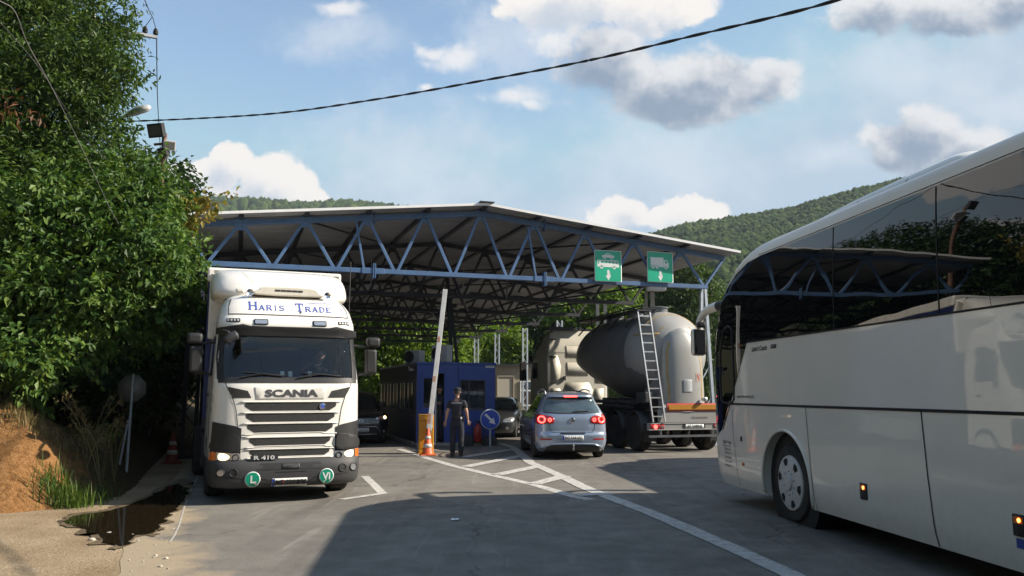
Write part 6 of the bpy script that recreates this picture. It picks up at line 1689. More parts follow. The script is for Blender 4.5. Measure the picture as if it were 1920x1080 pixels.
# twisted black service cable
path = curve_pts([at(185, 226, 21), at(255, 227, 20.3), at(500, 214, 18.2), at(700, 187, 16.4), at(900, 152, 14.7), at(1100, 114, 13), at(1300, 67, 11.4), at(1450, 32, 10.3), at(1570, 0, 9.5), at(1900, -100, 7.6), at(2500, -330, 5.4)], 26)
mb = MB(); acc = 0
for st_ in (0, PI):
    pts = []; acc = 0
    for i, p in enumerate(path):
        if i: acc += (p - path[i - 1]).length
        d = (path[min(i + 1, len(path) - 1)] - path[max(i - 1, 0)]).normalized(); a = d.orthogonal().normalized(); b = d.cross(a); ph = acc * 2 * PI / 1.1 + st_
        pts.append(p + (a * math.cos(ph) + b * math.sin(ph)) * .012)
    mb.tube(pts, .0125, 6)
tag(mb.build('service_cable', M['ink'], smooth=180), 'thick twisted black cable sagging across the whole sky', 'cable')
M['guy_grey'] = mat('guy_grey', (.17, .17, .165), .6, var=.3, vscale=2)
wire('guy_wire', 'pale slack cable slanting down in front of the left tree', [at(-60, -30, 8.2), at(0, 2, 8.6), at(28, 22, 8.8), at(52, 82, 9.4), at(100, 170, 10.4), at(160, 292, 12), at(205, 388, 13.5), at(228, 430, 14.5)], .0055, M['guy_grey'])
wire('guy_wire', 'thin dark wire behind the pale slack cable at the left edge', [at(-30, 10, 12), at(60, 110, 12.5), at(120, 200, 13), at(160, 260, 13.6), at(200, 300, 14)], .006)
# street lamp on its bracket
lp = at(258, 208, 19.2)
sl = thing('street_lamp', 'white cobra head street lamp on a curved bracket reaching out of the left tree', 'street lamp', (PB.x, PB.y, at(116, 250, 21).z))
o = Vector(sl.location); a = at(196, 246, 20.6) - o; b = at(232, 219, 19.6) - o; hd = at(258, 207, 19.2) - o; tip = at(279, 203, 18.9) - o
mb = MB(); mb.tube(curve_pts([(0, 0, -.9), (.35, -.1, -.5), tuple(a), tuple(b)], 6), .035, 10); mb.build('bracket', M['galv'], sl, smooth=180)
mb = MB(); mb.tube([b, b.lerp(hd, .3), hd, hd.lerp(tip, .7), tip], [.05, .12, .20, .17, .05], 14, sq=.5); mb.build('lamp_head', M['lamp_white'], sl, smooth=180)
mb = MB(); dn = Vector((0, 0, -.035)); mb.tube([b.lerp(hd, .4) + dn, hd + dn * 1.6, hd.lerp(tip, .6) + dn], [.05, .11, .06], 12, sq=.6); mb.build('lens', M['lamp_clear'], sl, smooth=180)
# floodlight mast by the canopy corner
fb_ = at(306, 300, 23.5)
fm = thing('floodlight_mast', 'thin rusty mast with dark floodlights rising behind the canopy corner', 'floodlight mast', (fb_.x, fb_.y, 0))
M['rusty'] = mat('rusty_steel', (.16, .085, .055), .7, var=.4, vscale=5)
zt_ = at(306, 250, 23.5).z
mb = MB(); mb.tube([(0, 0, 0), (0, 0, zt_)], .075, 10); mb.bar((-.3, 0, zt_ - .35), (.3, 0, zt_ - .3), .06); mb.build('mast', M['rusty'], fm, smooth=40)
for dx, dz, w, h, rz, rx in ((-.20, .05, .52, .42, -.25, .35), (.22, -.42, .34, .30, .5, .3), (.05, -.62, .30, .26, -.3, .5)):
    rot = (Matrix.Rotation(rz, 3, 'Z') @ Matrix.Rotation(rx, 3, 'X'))
    mb = MB(); mb.box((dx, -.12, zt_ + dz), (w, .16, h), rot); mb.box(Vector((dx, -.12, zt_ + dz)) + rot @ Vector((0, .12, 0)), (w * .6, .12, h * .6), rot)
    fl = mb.build('floodlight', M['black_plastic'] if dx < .2 else M['lamp_white'], fm, bevel=.015)
    mb = MB(); mb.box(Vector((dx, -.12, zt_ + dz)) + rot @ Vector((0, -.083, 0)), (w * .80, .006, h * .74), rot); mb.build('floodlight_glass', mat('floodlight_glass', (.12, .12, .11), .25), fl)
mb = MB()
for k in range(5):
    mb.tube(curve_pts([(.05, -.06, zt_ - .2 - k * .05), (.14 + .04 * (k % 2), -.1, zt_ - .45 - .1 * k), (.03, -.08, zt_ - .7 - .12 * k)], 4), .012, 5)
mb.build('cable_tangle', M['rusty'], fm, smooth=180)
# post behind the tanker
q = at(1222, 560, 31)
pp = thing('lamp_post', 'weathered grey post with a pale box lamp behind the tanker ladder', 'lamp post', (q.x, q.y, 0))
zt_ = at(1222, 548, 31).z
mb = MB(); mb.box((-.22, 0, zt_ / 2), (.10, .10, zt_)); mb.box((.02, 0, zt_ / 2), (.16, .14, zt_)); mb.build('post', M['concrete'], pp)
mb = MB(); mb.box((.15, -.1, zt_ + .12), (.75, .3, .16)); mb.build('lamp_box', M['lamp_white'], pp, bevel=.02)
q2 = at(1128, 620, 46)
pp2 = thing('concrete_post', 'pair of weathered posts standing beyond the tanker tractor', 'post', (q2.x, q2.y, 0))
mb = MB(); zz = at(1128, 566, 46).z
mb.box((-.22, 0, zz / 2), (.18, .18, zz)); mb.box((.22, 0, zz / 2), (.18, .18, zz))
for k in range(6): mb.box((0, 0, .6 + k * zz / 6.5), (.44, .1, .12))
mb.build('post', M['concrete'], pp2)

# ------------------------------------------------------------------ beige cabin beyond the booth
q = at(972, 733, 44)
cb = thing('cabin', 'beige site cabin with a pale door and white window frames beyond the blue booth', 'cabin', (q.x + .6, 44, 0), R(12))
M['beige'] = mat('beige_panel', (.36, .32, .25), .7, var=.1, dirt=.4, dcol=(.2, .17, .12), stretch=(5, 5, .8))
mb = MB(); mb.box((0, 1.3, 1.5), (5.2, 2.6, 3.0)); mb.build('wall', M['beige'], cb)
mb = MB(); mb.box((0, 1.25, 3.06), (5.5, 3.0, .12)); mb.build('roof', M['dark_steel'], cb)
mb = MB(); mb.box((-1.35, -.02, 1.35), (.82, .05, 2.2)); d = mb.build('door', mat('cabin_door', (.45, .41, .34), .6), cb)
mb = MB()
for dx in (-.45, .45): mb.box((-1.35 + dx, -.05, 1.35), (.06, .08, 2.3))
mb.box((-1.35, -.05, 2.48), (.96, .08, .06)); mb.build('door_frame', M['beige'], d)
for x in (.1, 1.6):
    mb = MB(); mb.box((x, -.02, 1.55), (1.2, .05, 1.3)); w = mb.build('window', M['side_glass'], cb)
    mb = MB()
    for dx in (-.6, 0, .6): mb.box((x + dx, -.05, 1.55), (.07, .05, 1.36))
    for dz in (-.65, .15, .65): mb.box((x, -.055, 1.55 + dz), (1.27, .05, .07))
    mb.build('frame', M['plate_white'], w)
# ------------------------------------------------------------------ vegetation
rng = np.random.default_rng(11)
def leaf_mat(name, a, b, c, trans=.35, rough=.5, ns=.7):
    m = bpy.data.materials.new(name); m.use_nodes = True
    N = m.node_tree.nodes; L = m.node_tree.links; P = N['Principled BSDF']
    g = N.new('ShaderNodeNewGeometry')
    col = n_ramp(N, L, g.outputs['Random Per Island'], [(0, a), (.5, b), (.95, c)])
    sc = N.new('ShaderNodeTexCoord').outputs['Object']
    nz = n_noise(N, L, sc, ns, 3, .6)
    col = n_mix(N, L, n_ramp(N, L, nz, [(.35, (0, 0, 0)), (.65, (1, 1, 1))]), n_mix(N, L, 1.0, col, (.62, .68, .60), 'MULTIPLY'), col)
    L.new(col, P.inputs['Base Color']); P.inputs['Roughness'].default_value = rough; P.inputs['Specular IOR Level'].default_value = .35
    t = N.new('ShaderNodeBsdfTranslucent'); L.new(n_mix(N, L, 1.0, col, (1.0, 1.0, .55), 'MULTIPLY'), t.inputs['Color'])
    mx = N.new('ShaderNodeMixShader'); mx.inputs[0].default_value = trans
    L.new(P.outputs[0], mx.inputs[1]); L.new(t.outputs[0], mx.inputs[2]); L.new(mx.outputs[0], N['Material Output'].inputs['Surface'])
    return m
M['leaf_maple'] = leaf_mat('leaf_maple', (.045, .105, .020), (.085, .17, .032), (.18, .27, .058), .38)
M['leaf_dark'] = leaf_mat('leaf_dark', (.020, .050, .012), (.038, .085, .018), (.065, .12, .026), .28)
M['leaf_sunlit'] = leaf_mat('leaf_sunlit', (.10, .19, .04), (.16, .25, .055), (.25, .33, .08), .4)
M['leaf_tall'] = leaf_mat('leaf_tall', (.038, .082, .016), (.068, .13, .024), (.14, .21, .04), .38)
M['leaf_bright'] = leaf_mat('leaf_bright', (.09, .17, .018), (.15, .25, .025), (.24, .34, .045), .45)
M['leaf_mid'] = leaf_mat('leaf_mid', (.040, .085, .018), (.065, .125, .022), (.11, .17, .032))
M['leaf_yellow'] = leaf_mat('leaf_yellow', (.20, .20, .03), (.30, .24, .04), (.34, .20, .05), .4)
M['leaf_brown'] = leaf_mat('leaf_brown', (.16, .07, .03), (.22, .10, .04), (.12, .06, .03), .3)
M['bark'] = mat('bark', (.085, .068, .05), .9, var=.35, vscale=4, bump=.6, bscale=14, stretch=(3, 3, .5))
def unit(v): return v / np.maximum(np.linalg.norm(v, axis=1, keepdims=True), 1e-9)
def leaf_arrays(cl, leaf, per, twig, droop=.35, shell=.55, clump=0, sig=.2):
    """cl rows: cx cy cz rx ry rz n"""
    C = []; D = []
    for cx, cy, cz, rx, ry, rz, n in cl:
        n = int(n); d = unit(rng.normal(size=(n, 3))); r = shell + (1 - shell) * rng.random((n, 1)) ** .6
        r *= 1 + .16 * np.array([mnoise.noise(Vector(q * 2.3) + Vector((cx, cy, cz))) for q in d])[:, None]
        C.append(np.array([cx, cy, cz]) + d * r * np.array([rx, ry, rz])); D.append(d)
    C = np.concatenate(C); D = np.concatenate(D)
    if clump:
        pick = rng.random(len(C)) < 1.0 / clump; C = np.repeat(C[pick], clump, 0); D = np.repeat(D[pick], clump, 0)
        g_ = rng.normal(size=C.shape); C = C + g_ * sig; D = unit(D * .6 + g_ * .8)
    n = len(C)
    tw = unit(D * .8 + rng.normal(size=(n, 3)) * .55 + np.array([0, 0, .15 - droop * .4]))
    tt = np.linspace(.1, 1, per)[None, :, None]
    base = C[:, None, :] + tw[:, None, :] * tt * twig
    base += rng.normal(size=base.shape) * twig * .10
    side = unit(np.cross(tw, rng.normal(size=(n, 3))))[:, None, :]
    sg = np.where(np.arange(per) % 2 == 0, 1, -1)[None, :, None]
    ld = tw[:, None, :] * .55 + side * sg * .75 + rng.normal(size=base.shape) * .35 + np.array([0, 0, -droop])
    B = base.reshape(-1, 3); Ld = unit(ld.reshape(-1, 3))
    k = len(B); nr = unit(np.array([0, 0, 1.0]) + rng.normal(size=(k, 3)) * .55 + np.repeat(D, per, 0) * .35)
    W = unit(np.cross(Ld, nr)); Nn = np.cross(W, Ld)
    s = (.65 + .6 * rng.random((k, 1)))
    ln, wd = leaf[0] * s, leaf[1] * s
    V = np.stack([B, B + Ld * ln * .45 + W * wd * .5 + Nn * wd * .16, B + Ld * ln - Nn * ln * .10, B + Ld * ln * .45 - W * wd * .5 + Nn * wd * .16], 1).reshape(-1, 3)
    i = np.arange(k)[:, None] * 4
    F = np.concatenate([i + np.array([[0, 1, 2]]), i + np.array([[0, 2, 3]])], 0)
    return V, F
def crown(parent, cl, leaf, m, per=7, twig=.35, droop=.35, shell=.55, name='crown', clump=0, sig=.2):
    V, F = leaf_arrays(cl, leaf, per, twig, droop, shell, clump, sig)
    o = np.array(parent.location) if parent else 0
    return np_mesh(name, V - o, F, M[m], parent)
def trunk(parent, top, r, branches=(), lean=(0, 0)):
    o = Vector(parent.location); mb = MB()
    h = top; n = 7
    pts = [Vector((lean[0] * t * t + .10 * h / 6 * mnoise.noise((t * 3, o.x, 1)), lean[1] * t * t + .10 * h / 6 * mnoise.noise((t * 3, o.y, 7)), -.35 + (h + .35) * t)) for t in np.linspace(0, 1, n)]
    mb.tube(curve_pts(pts, 3), [r * (1.25 - 1.0 * i / (3 * (n - 1))) for i in range(3 * (n - 1) + 1)], 10)
    for b in branches:
        b = Vector(b) - o; k = min(max(.25, (b.z - math.hypot(b.x, b.y) * .6) / h), .92); s = pts[int(k * (n - 1))]
        md_ = s.lerp(b, .5) + Vector((0, 0, .12 * (b - s).length))
        cp = curve_pts([s, md_, b], 5); mb.tube(cp, [r * .45 * (1 - .8 * i / (len(cp) - 1)) + .01 for i in range(len(cp))], 7)
    mb.build('trunk', M['bark'], parent, smooth=180)
def px_clumps(lst, dens):
    out = []
    for px, py, Y, rp in lst:
        c = at(px, py, Y); r = rp / 1512 * Y
        out.append((c.x, c.y, c.z, r, r * 1.05, r * .9, dens * r * r))
    return out
def tree(name, label, base, cl, leaf, m, r=.16, per=7, twig=.35, droop=.35, shell=.55, group=None, top=None, extra=None, clump=0, sig=.2):
    t = thing(name, label, 'tree', (*base, max(-.1, bank_h(*base)) if base[1] < 60 and base[0] < -4 else 0), group=group)
    zt2 = max(c[2] for c in cl) - t.location.z
    br = [c[:3] for c in sorted(cl, key=lambda c: -c[3])[:9]]
    trunk(t, top or zt2 * .8, r, br)
    crown(t, cl, leaf, m, per, twig, droop, shell, clump=clump, sig=sig)
    for nm, cl2, m2 in (extra or ()): crown(t, cl2, (leaf[0] * 1.25, leaf[1] * 1.25), m2, per, twig, droop, .9 if nm == 'outer_leaves' else .2, name=nm)
    return t
# the near broad-leaved tree, lit from the right
A = [(35, 470, 14.6, 100), (125, 420, 14.9, 92), (215, 365, 15.6, 72), (268, 395, 16.0, 62), (296, 470, 15.6, 56), (245, 490, 14.7, 84), (145, 545, 14.3, 92), (55, 590, 14.0, 88),
     (300, 545, 15.4, 62), (215, 590, 14.9, 66), (20, 690, 13.4, 58), (95, 668, 13.8, 46), (250, 322, 16.2, 32), (290, 355, 16.4, 26), (318, 425, 16.0, 30), (328, 520, 15.6, 30), (315, 585, 15.2, 30), (-60, 560, 14, 110), (-70, 400, 15, 110)]
Ac = px_clumps(A, 520)
tree('broadleaf_tree', 'broad leaved green tree nearest the road, its lower crown sunlit beside the lorry', (-9.7, 15.4), Ac, (.15, .08), 'leaf_maple', .17, per=9, twig=.36, droop=.42, shell=.35, top=4.4, clump=13, sig=.17,
     extra=(('outer_leaves', [(a, b, c, r1 * 1.02, r2 * 1.02, r3 * 1.02, n * .035) for a, b, c, r1, r2, r3, n in Ac[:17]], 'leaf_sunlit'), ('yellow_leaves', [(*at(372, 383, 16.4), .24, .25, .2, 7), (*at(398, 384, 16.6), .14, .16, .2, 5), (*at(378, 415, 16.2), .16, .16, .2, 5), (*at(350, 400, 16.3), .2, .2, .2, 5)], 'leaf_yellow'),))  # outer leaves are paler, sunlight on the sprigs is put into their colour
# the tall darker tree behind it
B = [(45, 50, 19.2, 118), (140, 115, 18.2, 82), (185, 55, 19, 44), (30, 190, 18, 118), (130, 225, 17.6, 78), (180, 165, 18, 44), (212, 138, 17.4, 26), (238, 128, 17.2, 14), (262, 126, 17.1, 10), (270, 124, 17.1, 8), (232, 64, 18.2, 9), (178, 268, 17.2, 38), (50, 320, 17, 90), (140, 330, 16.8, 60),
     (10, -70, 20, 120), (120, -60, 20, 92), (205, 20, 18.4, 26), (214, 62, 18.2, 22), (225, 110, 17.8, 18), (200, 236, 17.2, 20), (222, 190, 17.6, 10), (-110, 100, 19, 140), (-100, 300, 18, 130)]
tree('tall_tree', 'tall dark green narrow leaved tree rising out of the top left corner', (-12.8, 19.6), px_clumps(B, 470), (.155, .058), 'leaf_tall', .24, per=9, twig=.42, droop=.3, shell=.35, top=11, clump=12, sig=.15,
     extra=(('dead_leaves', [(*at(25, 225, 16.0), .2, .2, .25, 4), (*at(50, 205, 16.2), .2, .15, .15, 2)], 'leaf_brown'),))
# trees and bushes along the left side of the lane, in deep shade
GT = 'shaded trees along the left side of the lane'
for i, (x, y, h, r, lab) in enumerate(((-13.2, 25.5, 8.5, 2.5, 'shaded tree directly behind the concrete utility pole'), (-16.5, 31.5, 10, 3.0, 'shaded tree further along the left lane edge beside the trailer'), (-20.0, 39.0, 11, 3.4, 'farthest shaded tree at the left of the lane past the canopy corner'),
                                 (-17.2, 18.5, 10, 3.2, 'shaded tree on the bank behind the tall dark tree'), (-13.8, 13.0, 8.0, 2.8, 'tree on top of the orange bank at the left picture edge'))):
    cl = []
    for k in range(9):
        a = 2.4 * k; zz = h * (.30 + .66 * k / 8); rr = r * (.55 + .3 * math.sin(PI * (k + .5) / 9))
        cl.append((x + math.cos(a) * r * .5, y + math.sin(a) * r * .5, zz, rr, rr, rr * .85, 150 * rr * rr))
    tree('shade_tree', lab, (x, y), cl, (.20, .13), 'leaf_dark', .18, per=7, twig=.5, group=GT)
def bush(name, label, x, y, r, h, m, n=420, leaf=(.12, .07), group=None, z=None, per=7, twig=.3):
    z0 = (bank_h(x, y) if x < -5 and y < 60 else 0) if z is None else z
    t = thing(name, label, 'bush', (x, y, z0 - .05), group=group)
    cl = []
    for k in range(6):
        a = 2.1 * k + x; cl.append((x + math.cos(a) * r * .45, y + math.sin(a) * r * .45, z0 + h * (.28 + .1 * k), r * .62, r * .62, h * .32, n / 6))
    mb = MB()
    for k in range(5):
        a = 1.3 * k; mb.tube(curve_pts([(0, 0, -.1), (math.cos(a) * r * .2, math.sin(a) * r * .2, h * .4), (math.cos(a) * r * .5, math.sin(a) * r * .5, h * .8)], 4), [.03] * 8 + [.012], 6)
    mb.build('stem', M['bark'], t, smooth=180)
    crown(t, cl, leaf, m, per, twig, .2, .3, name='foliage')
    return t
BL = ['dark bush under the trees just right of the octagonal sign', 'dark bush beside the lorry trailer in the shade', 'dark bush against the left canopy columns', 'large dark bush further along the trailer', 'dark bush in the deepest shade behind the trailer', 'dark bush behind the octagonal sign', 'dark undergrowth bush at the foot of the utility pole', 'dark bush on the shaded bank left of the utility pole', 'dark bush at the left lane edge beyond the canopy', 'farthest dark bush at the left lane edge']
for lab, (x, y, r, h) in zip(BL, ((-9.9, 20.6, 1.4, 3.6), (-10.6, 22.5, 1.6, 4.0), (-11.9, 25.2, 1.6, 4.2), (-13.2, 28.5, 1.9, 4.6), (-14.6, 32.5, 2.0, 5.0), (-10.8, 19.0, 1.4, 2.8), (-12.1, 20.2, 1.5, 2.4), (-13.2, 17.2, 1.6, 2.2), (-17.0, 39, 2.2, 5.0), (-20, 46, 2.4, 5.0))):
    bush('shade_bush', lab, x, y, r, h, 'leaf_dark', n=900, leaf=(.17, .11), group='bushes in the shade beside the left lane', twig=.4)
# dry weeds, grass clumps on the bank
def blades(name, label, spots, m, hgt, n, w=.012, kind='stuff', spread=.16):
    V = []; F = []; b = 0
    for x, y in spots:
        for _ in range(n):
            px, py = x + random.gauss(0, spread), y + random.gauss(0, spread); z = max(-.01, bank_h(px, py)) - .01
            h = hgt * random.uniform(.45, 1.15); a = random.uniform(0, 2 * PI); bend = h * random.uniform(.15, .6); ww = w * random.uniform(.6, 1.3)
            dx, dy = math.cos(a), math.sin(a)
            for t, q in ((0, 1), (.5, .8), (1, .1)):
                c = (px + dx * bend * t * t, py + dy * bend * t * t, z + h * t * (1 - .25 * t * bend / h))
                V.append((c[0] - dy * ww * q, c[1] + dx * ww * q, c[2])); V.append((c[0] + dy * ww * q, c[1] - dx * ww * q, c[2]))
            F += [(b, b + 1, b + 3, b + 2), (b + 2, b + 3, b + 5, b + 4)]; b += 6
    return tag(np_mesh(name, V, F, m), kind=kind)
M['grass_green'] = leaf_mat('grass_green', (.05, .10, .015), (.08, .15, .02), (.13, .18, .03), .3)
M['grass_dry'] = leaf_mat('grass_dry', (.12, .085, .035), (.20, .15, .065), (.30, .24, .11), .3)
sp_ = []
for _ in range(230):
    x, y = random.uniform(-12, -6.2), random.uniform(11.8, 17)
    d = bank_d(x, y)
    if d > .8 and (y > 12.9 or random.random() < .12): sp_.append((x, y))
blades('dry_grass', '', sp_, M['grass_dry'], .22, 22, .006)
sp_ = [(-6.55 + random.gauss(0, .16), 12.0 + random.gauss(0, .12)) for _ in range(10)] + [(-6.35, 12.3), (-6.3, 12.7)]
blades('green_grass', '', sp_, M['grass_green'], .34, 40, .007, spread=.12)
blades('dry_grass', '', [(at(20 + 22 * k, 795 + 7 * k, 12.9).x, 12.9) for k in range(5)] * 2, M['grass_dry'], .22, 40, .008, spread=.25)
def weed(px, py, Y, h, label, m='grass_dry'):
    c = at(px, py, Y); z0 = bank_h(c.x, Y)
    t = thing('weed', label, 'plant', (c.x, Y, z0 - .02), group='tall dry weeds on the bank')
    mb = MB(); tips = []
    for k in range(7):
        a = random.uniform(0, 2 * PI); s = random.uniform(.15, .5) * h
        p = curve_pts([(0, 0, 0), (math.cos(a) * s * .4, math.sin(a) * s * .4, h * .6), (math.cos(a) * s, math.sin(a) * s, h * random.uniform(.8, 1.1))], 4)
        mb.tube(p, .006, 5); tips += [p[-1], p[-2], p[-3]]
    mb.build('stem', M['grass_dry'], t)
    o = Vector(t.location); cl = [(o.x + q.x, o.y + q.y, o.z + q.z, .05, .05, .06, 3) for q in tips]
    crown(t, cl, (.05, .02), m, per=4, twig=.07, name='seed_heads')
weed(165, 880, 13.2, 1.0, 'tall dry weed in the middle of the shaded bank'); weed(190, 905, 12.9, 1.1, 'tall pale weed leaning over the green grass tuft')
weed(160, 900, 12.9, .6, 'short dry weed just left of the green grass tuft'); weed(215, 890, 13.6, .9, 'dry weed furthest right on the bank above the puddle', 'grass_green')
# stones on the shoulder
M['stone'] = mat('stone', (.42, .38, .32), .85, var=.25, vscale=9)
V = []; F = []; b = 0
ico = bmesh.new(); bmesh.ops.create_icosphere(ico, subdivisions=1, radius=1); iv = np.array([v.co[:] for v in ico.verts]); if_ = np.array([[v.index for v in f.verts] for f in ico.faces]); ico.free()
for _ in range(420):
    px, py = random.uniform(-20, 330), random.uniform(950, 1085)
    x, y = gnd(px, py)
    if bank_d(x, y) > -.05: continue
    r = .005 + .02 * random.random() ** 5
    V.append(iv * (1 + .25 * rng.normal(size=(len(iv), 1)) * .6) * r * np.array([1, 1, .6]) + np.array([x, y, -.018 + r * .2 if x < np.interp(y, [e[1] for e in EDGE], [e[0] for e in EDGE]) else .002 + r * .2])); F.append(if_ + b); b += len(iv)
tag(np_mesh('gravel', np.concatenate(V), np.concatenate(F), M['stone']), kind='stuff')
def rock(px, py, r, label, z=0.0):
    x, y = gnd(px, py)
    me_v = iv * (1 + .2 * rng.normal(size=(len(iv), 1))) * r * np.array([1.2, 1, .7]) + np.array([x, y, z + max(-.02, bank_h(x, y)) + r * .35])
    o = np_mesh('stone', me_v, if_, M['stone'], None, True); md = o.modifiers.new('s', 'SUBSURF'); md.levels = md.render_levels = 1
    tag(o, label, 'stone', 'stones around the puddle')
rock(204, 1000, .05, 'small white stone standing in the puddle nearest its middle'); rock(174, 1012, .05, 'white stone at the near edge of the puddle'); rock(196, 1003, .03, 'tiny white pebble in the puddle beside the small stone')
for k in range(5): pass
# sunlit greenery beyond the far end of the canopy
G2 = 'sunlit trees beyond the far end of the canopy'
for lab, (px, Y, h, r, m) in zip(('bright green tree seen just right of the lorry mirror beyond the canopy', 'bright green tree left of the raised barrier arm beyond the canopy', 'bright green tree directly behind the raised barrier arm', 'bright green tree above the booth air conditioners', 'yellow green tree behind the right part of the booth roof', 'mid green tree between the galvanised columns', 'mid green tree right of the second galvanised column', 'mid green tree behind the tanker tractor roof', 'bright tree above the tanker catwalk', 'mid green tree at the right of the ladder top', 'bright green tree behind the lorry cab'),
        ((668, 62, 9.0, 3.0, 'leaf_bright'), (735, 60, 8.6, 3.0, 'leaf_bright'), (800, 63, 8.8, 3.0, 'leaf_bright'), (855, 66, 7.6, 2.8, 'leaf_bright'), (905, 72, 8.4, 3.0, 'leaf_bright'), (945, 80, 10.5, 3.6, 'leaf_mid'), (1000, 84, 11, 3.6, 'leaf_mid'), (1070, 76, 11, 3.4, 'leaf_mid'), (1120, 66, 10.4, 3.0, 'leaf_bright'), (1270, 72, 13, 4, 'leaf_mid'), (600, 64, 8.6, 3.0, 'leaf_bright'))):
    x = (px - 960) / 1512 * Y; cl = []
    for k in range(9):
        a = 2.4 * k + px; zz = h * (.22 + .68 * k / 8); rr = r * (.5 + .28 * math.sin(PI * (k + .8) / 9.5))
        cl.append((x + math.cos(a) * r * .55, Y + math.sin(a) * r * .5, zz, rr, rr, rr * .9, 95 * rr * rr))
    tree('sunlit_tree', lab, (x, Y), cl, (.36, .24), m, .18, per=6, twig=.7, group=G2)
# ------------------------------------------------------------------ wooded hills
RID = [(-900, 300), (-300, 340), (0, 350), (340, 366), (480, 372), (560, 379), (610, 376), (650, 375), (740, 384), (880, 400), (1000, 436), (1100, 446), (1210, 438), (1300, 411), (1400, 398), (1500, 381), (1600, 352), (1700, 328), (1800, 306), (2000, 275), (2400, 290), (3000, 330)]
rx_, ry_ = [p[0] for p in RID], [p[1] for p in RID]
def ridge(px):
    D = 900 if px < 760 else (900 + (560 - 900) * min(1, (px - 760) / 420))
    e = (733 - np.interp(px, rx_, ry_)) / 1512
    return D, e * D + CH - 4.5
def hill_pt(px, t):
    D, H = ridge(px); dist = 105 + (D - 105) * t
    X = (px - 960) / 1512 * dist
    z = H * t ** 1.12 if t <= 1 else H * (1 - (t - 1) * 1.2)
    z += (4 * mnoise.noise((X * .012, dist * .012, 3)) + 9 * mnoise.noise((X * .005, dist * .005, 8))) * min(1, t * 2) * (1 if t < .85 else max(0, (1 - t) / .15))
    return X, dist, z
rows = [[Vector(hill_pt(px, t)) for px in range(-900, 3001, 60)] for t in [0, .02, .05, .1, .16, .22, .3, .38, .46, .54, .62, .7, .78, .86, .93, 1.0, 1.1, 1.3]]
mb = MB(); mb.grid(rows); tag(mb.build('hills', M['soil'], smooth=180), kind='structure')
def blob(sub, seed):
    bm = bmesh.new(); bmesh.ops.create_icosphere(bm, subdivisions=sub, radius=1)
    for v in bm.verts:
        d = v.co.copy(); v.co = d * (1 + .28 * mnoise.noise(d * 1.7 + Vector((seed, 0, 0))) + .22 * mnoise.noise(d * 4.2 + Vector((0, seed, 0))))
    a = np.array([v.co[:] for v in bm.verts]); f = np.array([[v.index for v in q.verts] for q in bm.faces]); bm.free(); return a, f
protos = [blob(3, s) for s in range(3)] + [blob(1, s + 9) for s in range(5)]
def forest(name, m, picks, rs):
    V = []; F = []; b = 0
    for X, Y, Z, hi in picks:
        a, f = protos[random.randrange(0, 3) if hi else random.randrange(3, 8)]
        r = rs * random.uniform(.65, 1.3); c, s = math.cos(random.random() * 6.3), math.sin(random.random() * 6.3)
        q = a.copy(); q[:, 0], q[:, 1] = a[:, 0] * c - a[:, 1] * s, a[:, 0] * s + a[:, 1] * c
        V.append(q * r * np.array([1, 1, random.uniform(1.05, 1.6)]) + np.array([X, Y, Z + r * .55])); F.append(f + b); b += len(a)
    return tag(np_mesh(name, np.concatenate(V), np.concatenate(F), m, None, True), kind='stuff')
m = leaf_mat('forest_leaf', (.026, .056, .016), (.056, .104, .026), (.115, .165, .042), .12, .75, .028)
N = m.node_tree.nodes; L = m.node_tree.links; P = N['Principled BSDF']
src = N.new('ShaderNodeTexCoord').outputs['Object']; nz = n_noise(N, L, src, 1.1, 5, .75)
n_bump(N, L, P, nz, 1.0, 1.6); P.inputs['Specular IOR Level'].default_value = .1
M['forest'] = m
picks = []
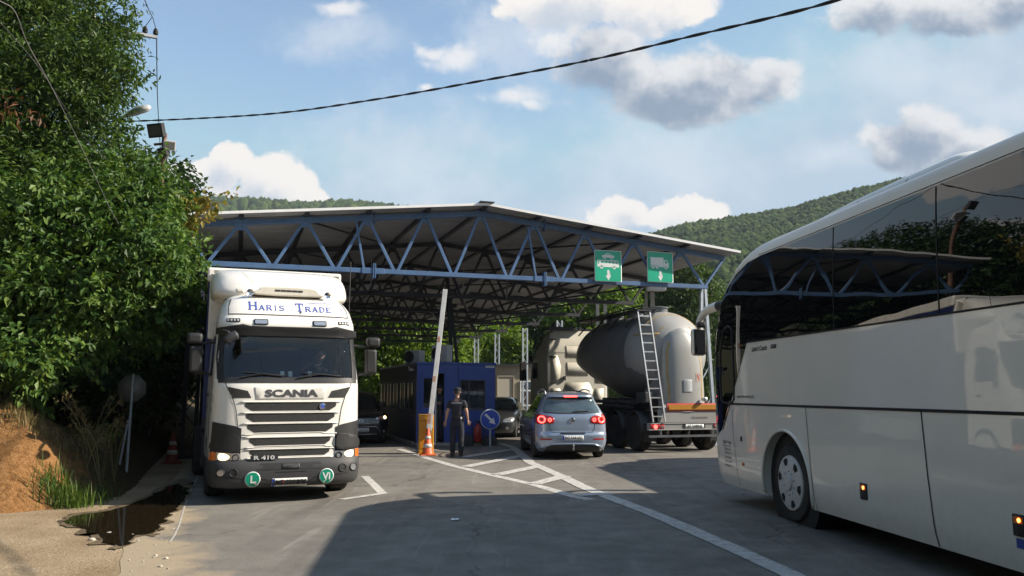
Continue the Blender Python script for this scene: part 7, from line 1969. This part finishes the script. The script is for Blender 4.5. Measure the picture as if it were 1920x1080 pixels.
while len(picks) < 17000:
    px = random.uniform(1080, 2050); t = math.sqrt(random.uniform(.05, 1.0)) if random.random() < .8 else random.uniform(.95, 1.03)
    X, Y, Z = hill_pt(px, t); picks.append((X, Y, Z, False))
forest('forest', M['forest'], picks, 2.5)
picks = []
while len(picks) < 4200:
    px = random.uniform(150, 1080); t = random.uniform(.90, 1.015) if random.random() < .7 else random.uniform(.1, .9)
    X, Y, Z = hill_pt(px, t); picks.append((X, Y, Z, False))
forest('forest', M['forest'], picks, 4.6)
picks = []
while len(picks) < 420:
    px = random.uniform(500, 1500); t = random.uniform(0.0, .10)
    X, Y, Z = hill_pt(px, t); picks.append((X, Y, Z, True))
forest('forest', M['forest'], picks, 3.6)

# left valley side and the slope behind the camera: steep wooded hill that shades the near lane from the open sky
def side_pt(a, t):
    """a: bearing from straight ahead, turning left, degrees"""
    r0 = 46 if a < 100 else 60
    r = r0 + 120 * t; X, Y = -math.sin(R(a)) * r, math.cos(R(a)) * r
    e = np.interp(a, [34, 42, 55, 90, 130, 170, 215], [2, 22, 62, 88, 76, 60, 30])
    return X, Y, (e * t ** .9 if t <= 1 else e) + 3 * mnoise.noise((X * .03, Y * .03, 4)) * min(1, t * 3) - .3
rows = [[Vector(side_pt(a, t)) for a in range(34, 216, 6)] for t in (0, .06, .14, .25, .4, .55, .7, .85, 1.0, 1.25)]
mb = MB(); mb.grid(rows); tag(mb.build('hills', M['soil'], smooth=180), kind='structure')
picks = []
while len(picks) < 2600:
    a = random.uniform(35, 214); X, Y, Z = side_pt(a, random.uniform(0, 1.1)); picks.append((X, Y, Z, False))
forest('forest', M['forest'], picks, 3.4)

# thin valley haze
hz = MB(); hz.box((0, 300, 150), (2600, 2200, 302.1))
hm = bpy.data.materials.new('haze'); hm.use_nodes = True; n_ = hm.node_tree.nodes; n_.remove(n_['Principled BSDF'])
pv = n_.new('ShaderNodeVolumePrincipled'); pv.inputs['Color'].default_value = (.80, .88, 1, 1); pv.inputs['Density'].default_value = .00017
hm.node_tree.links.new(pv.outputs[0], n_['Material Output'].inputs['Volume'])
tag(hz.build('haze', hm), kind='stuff')
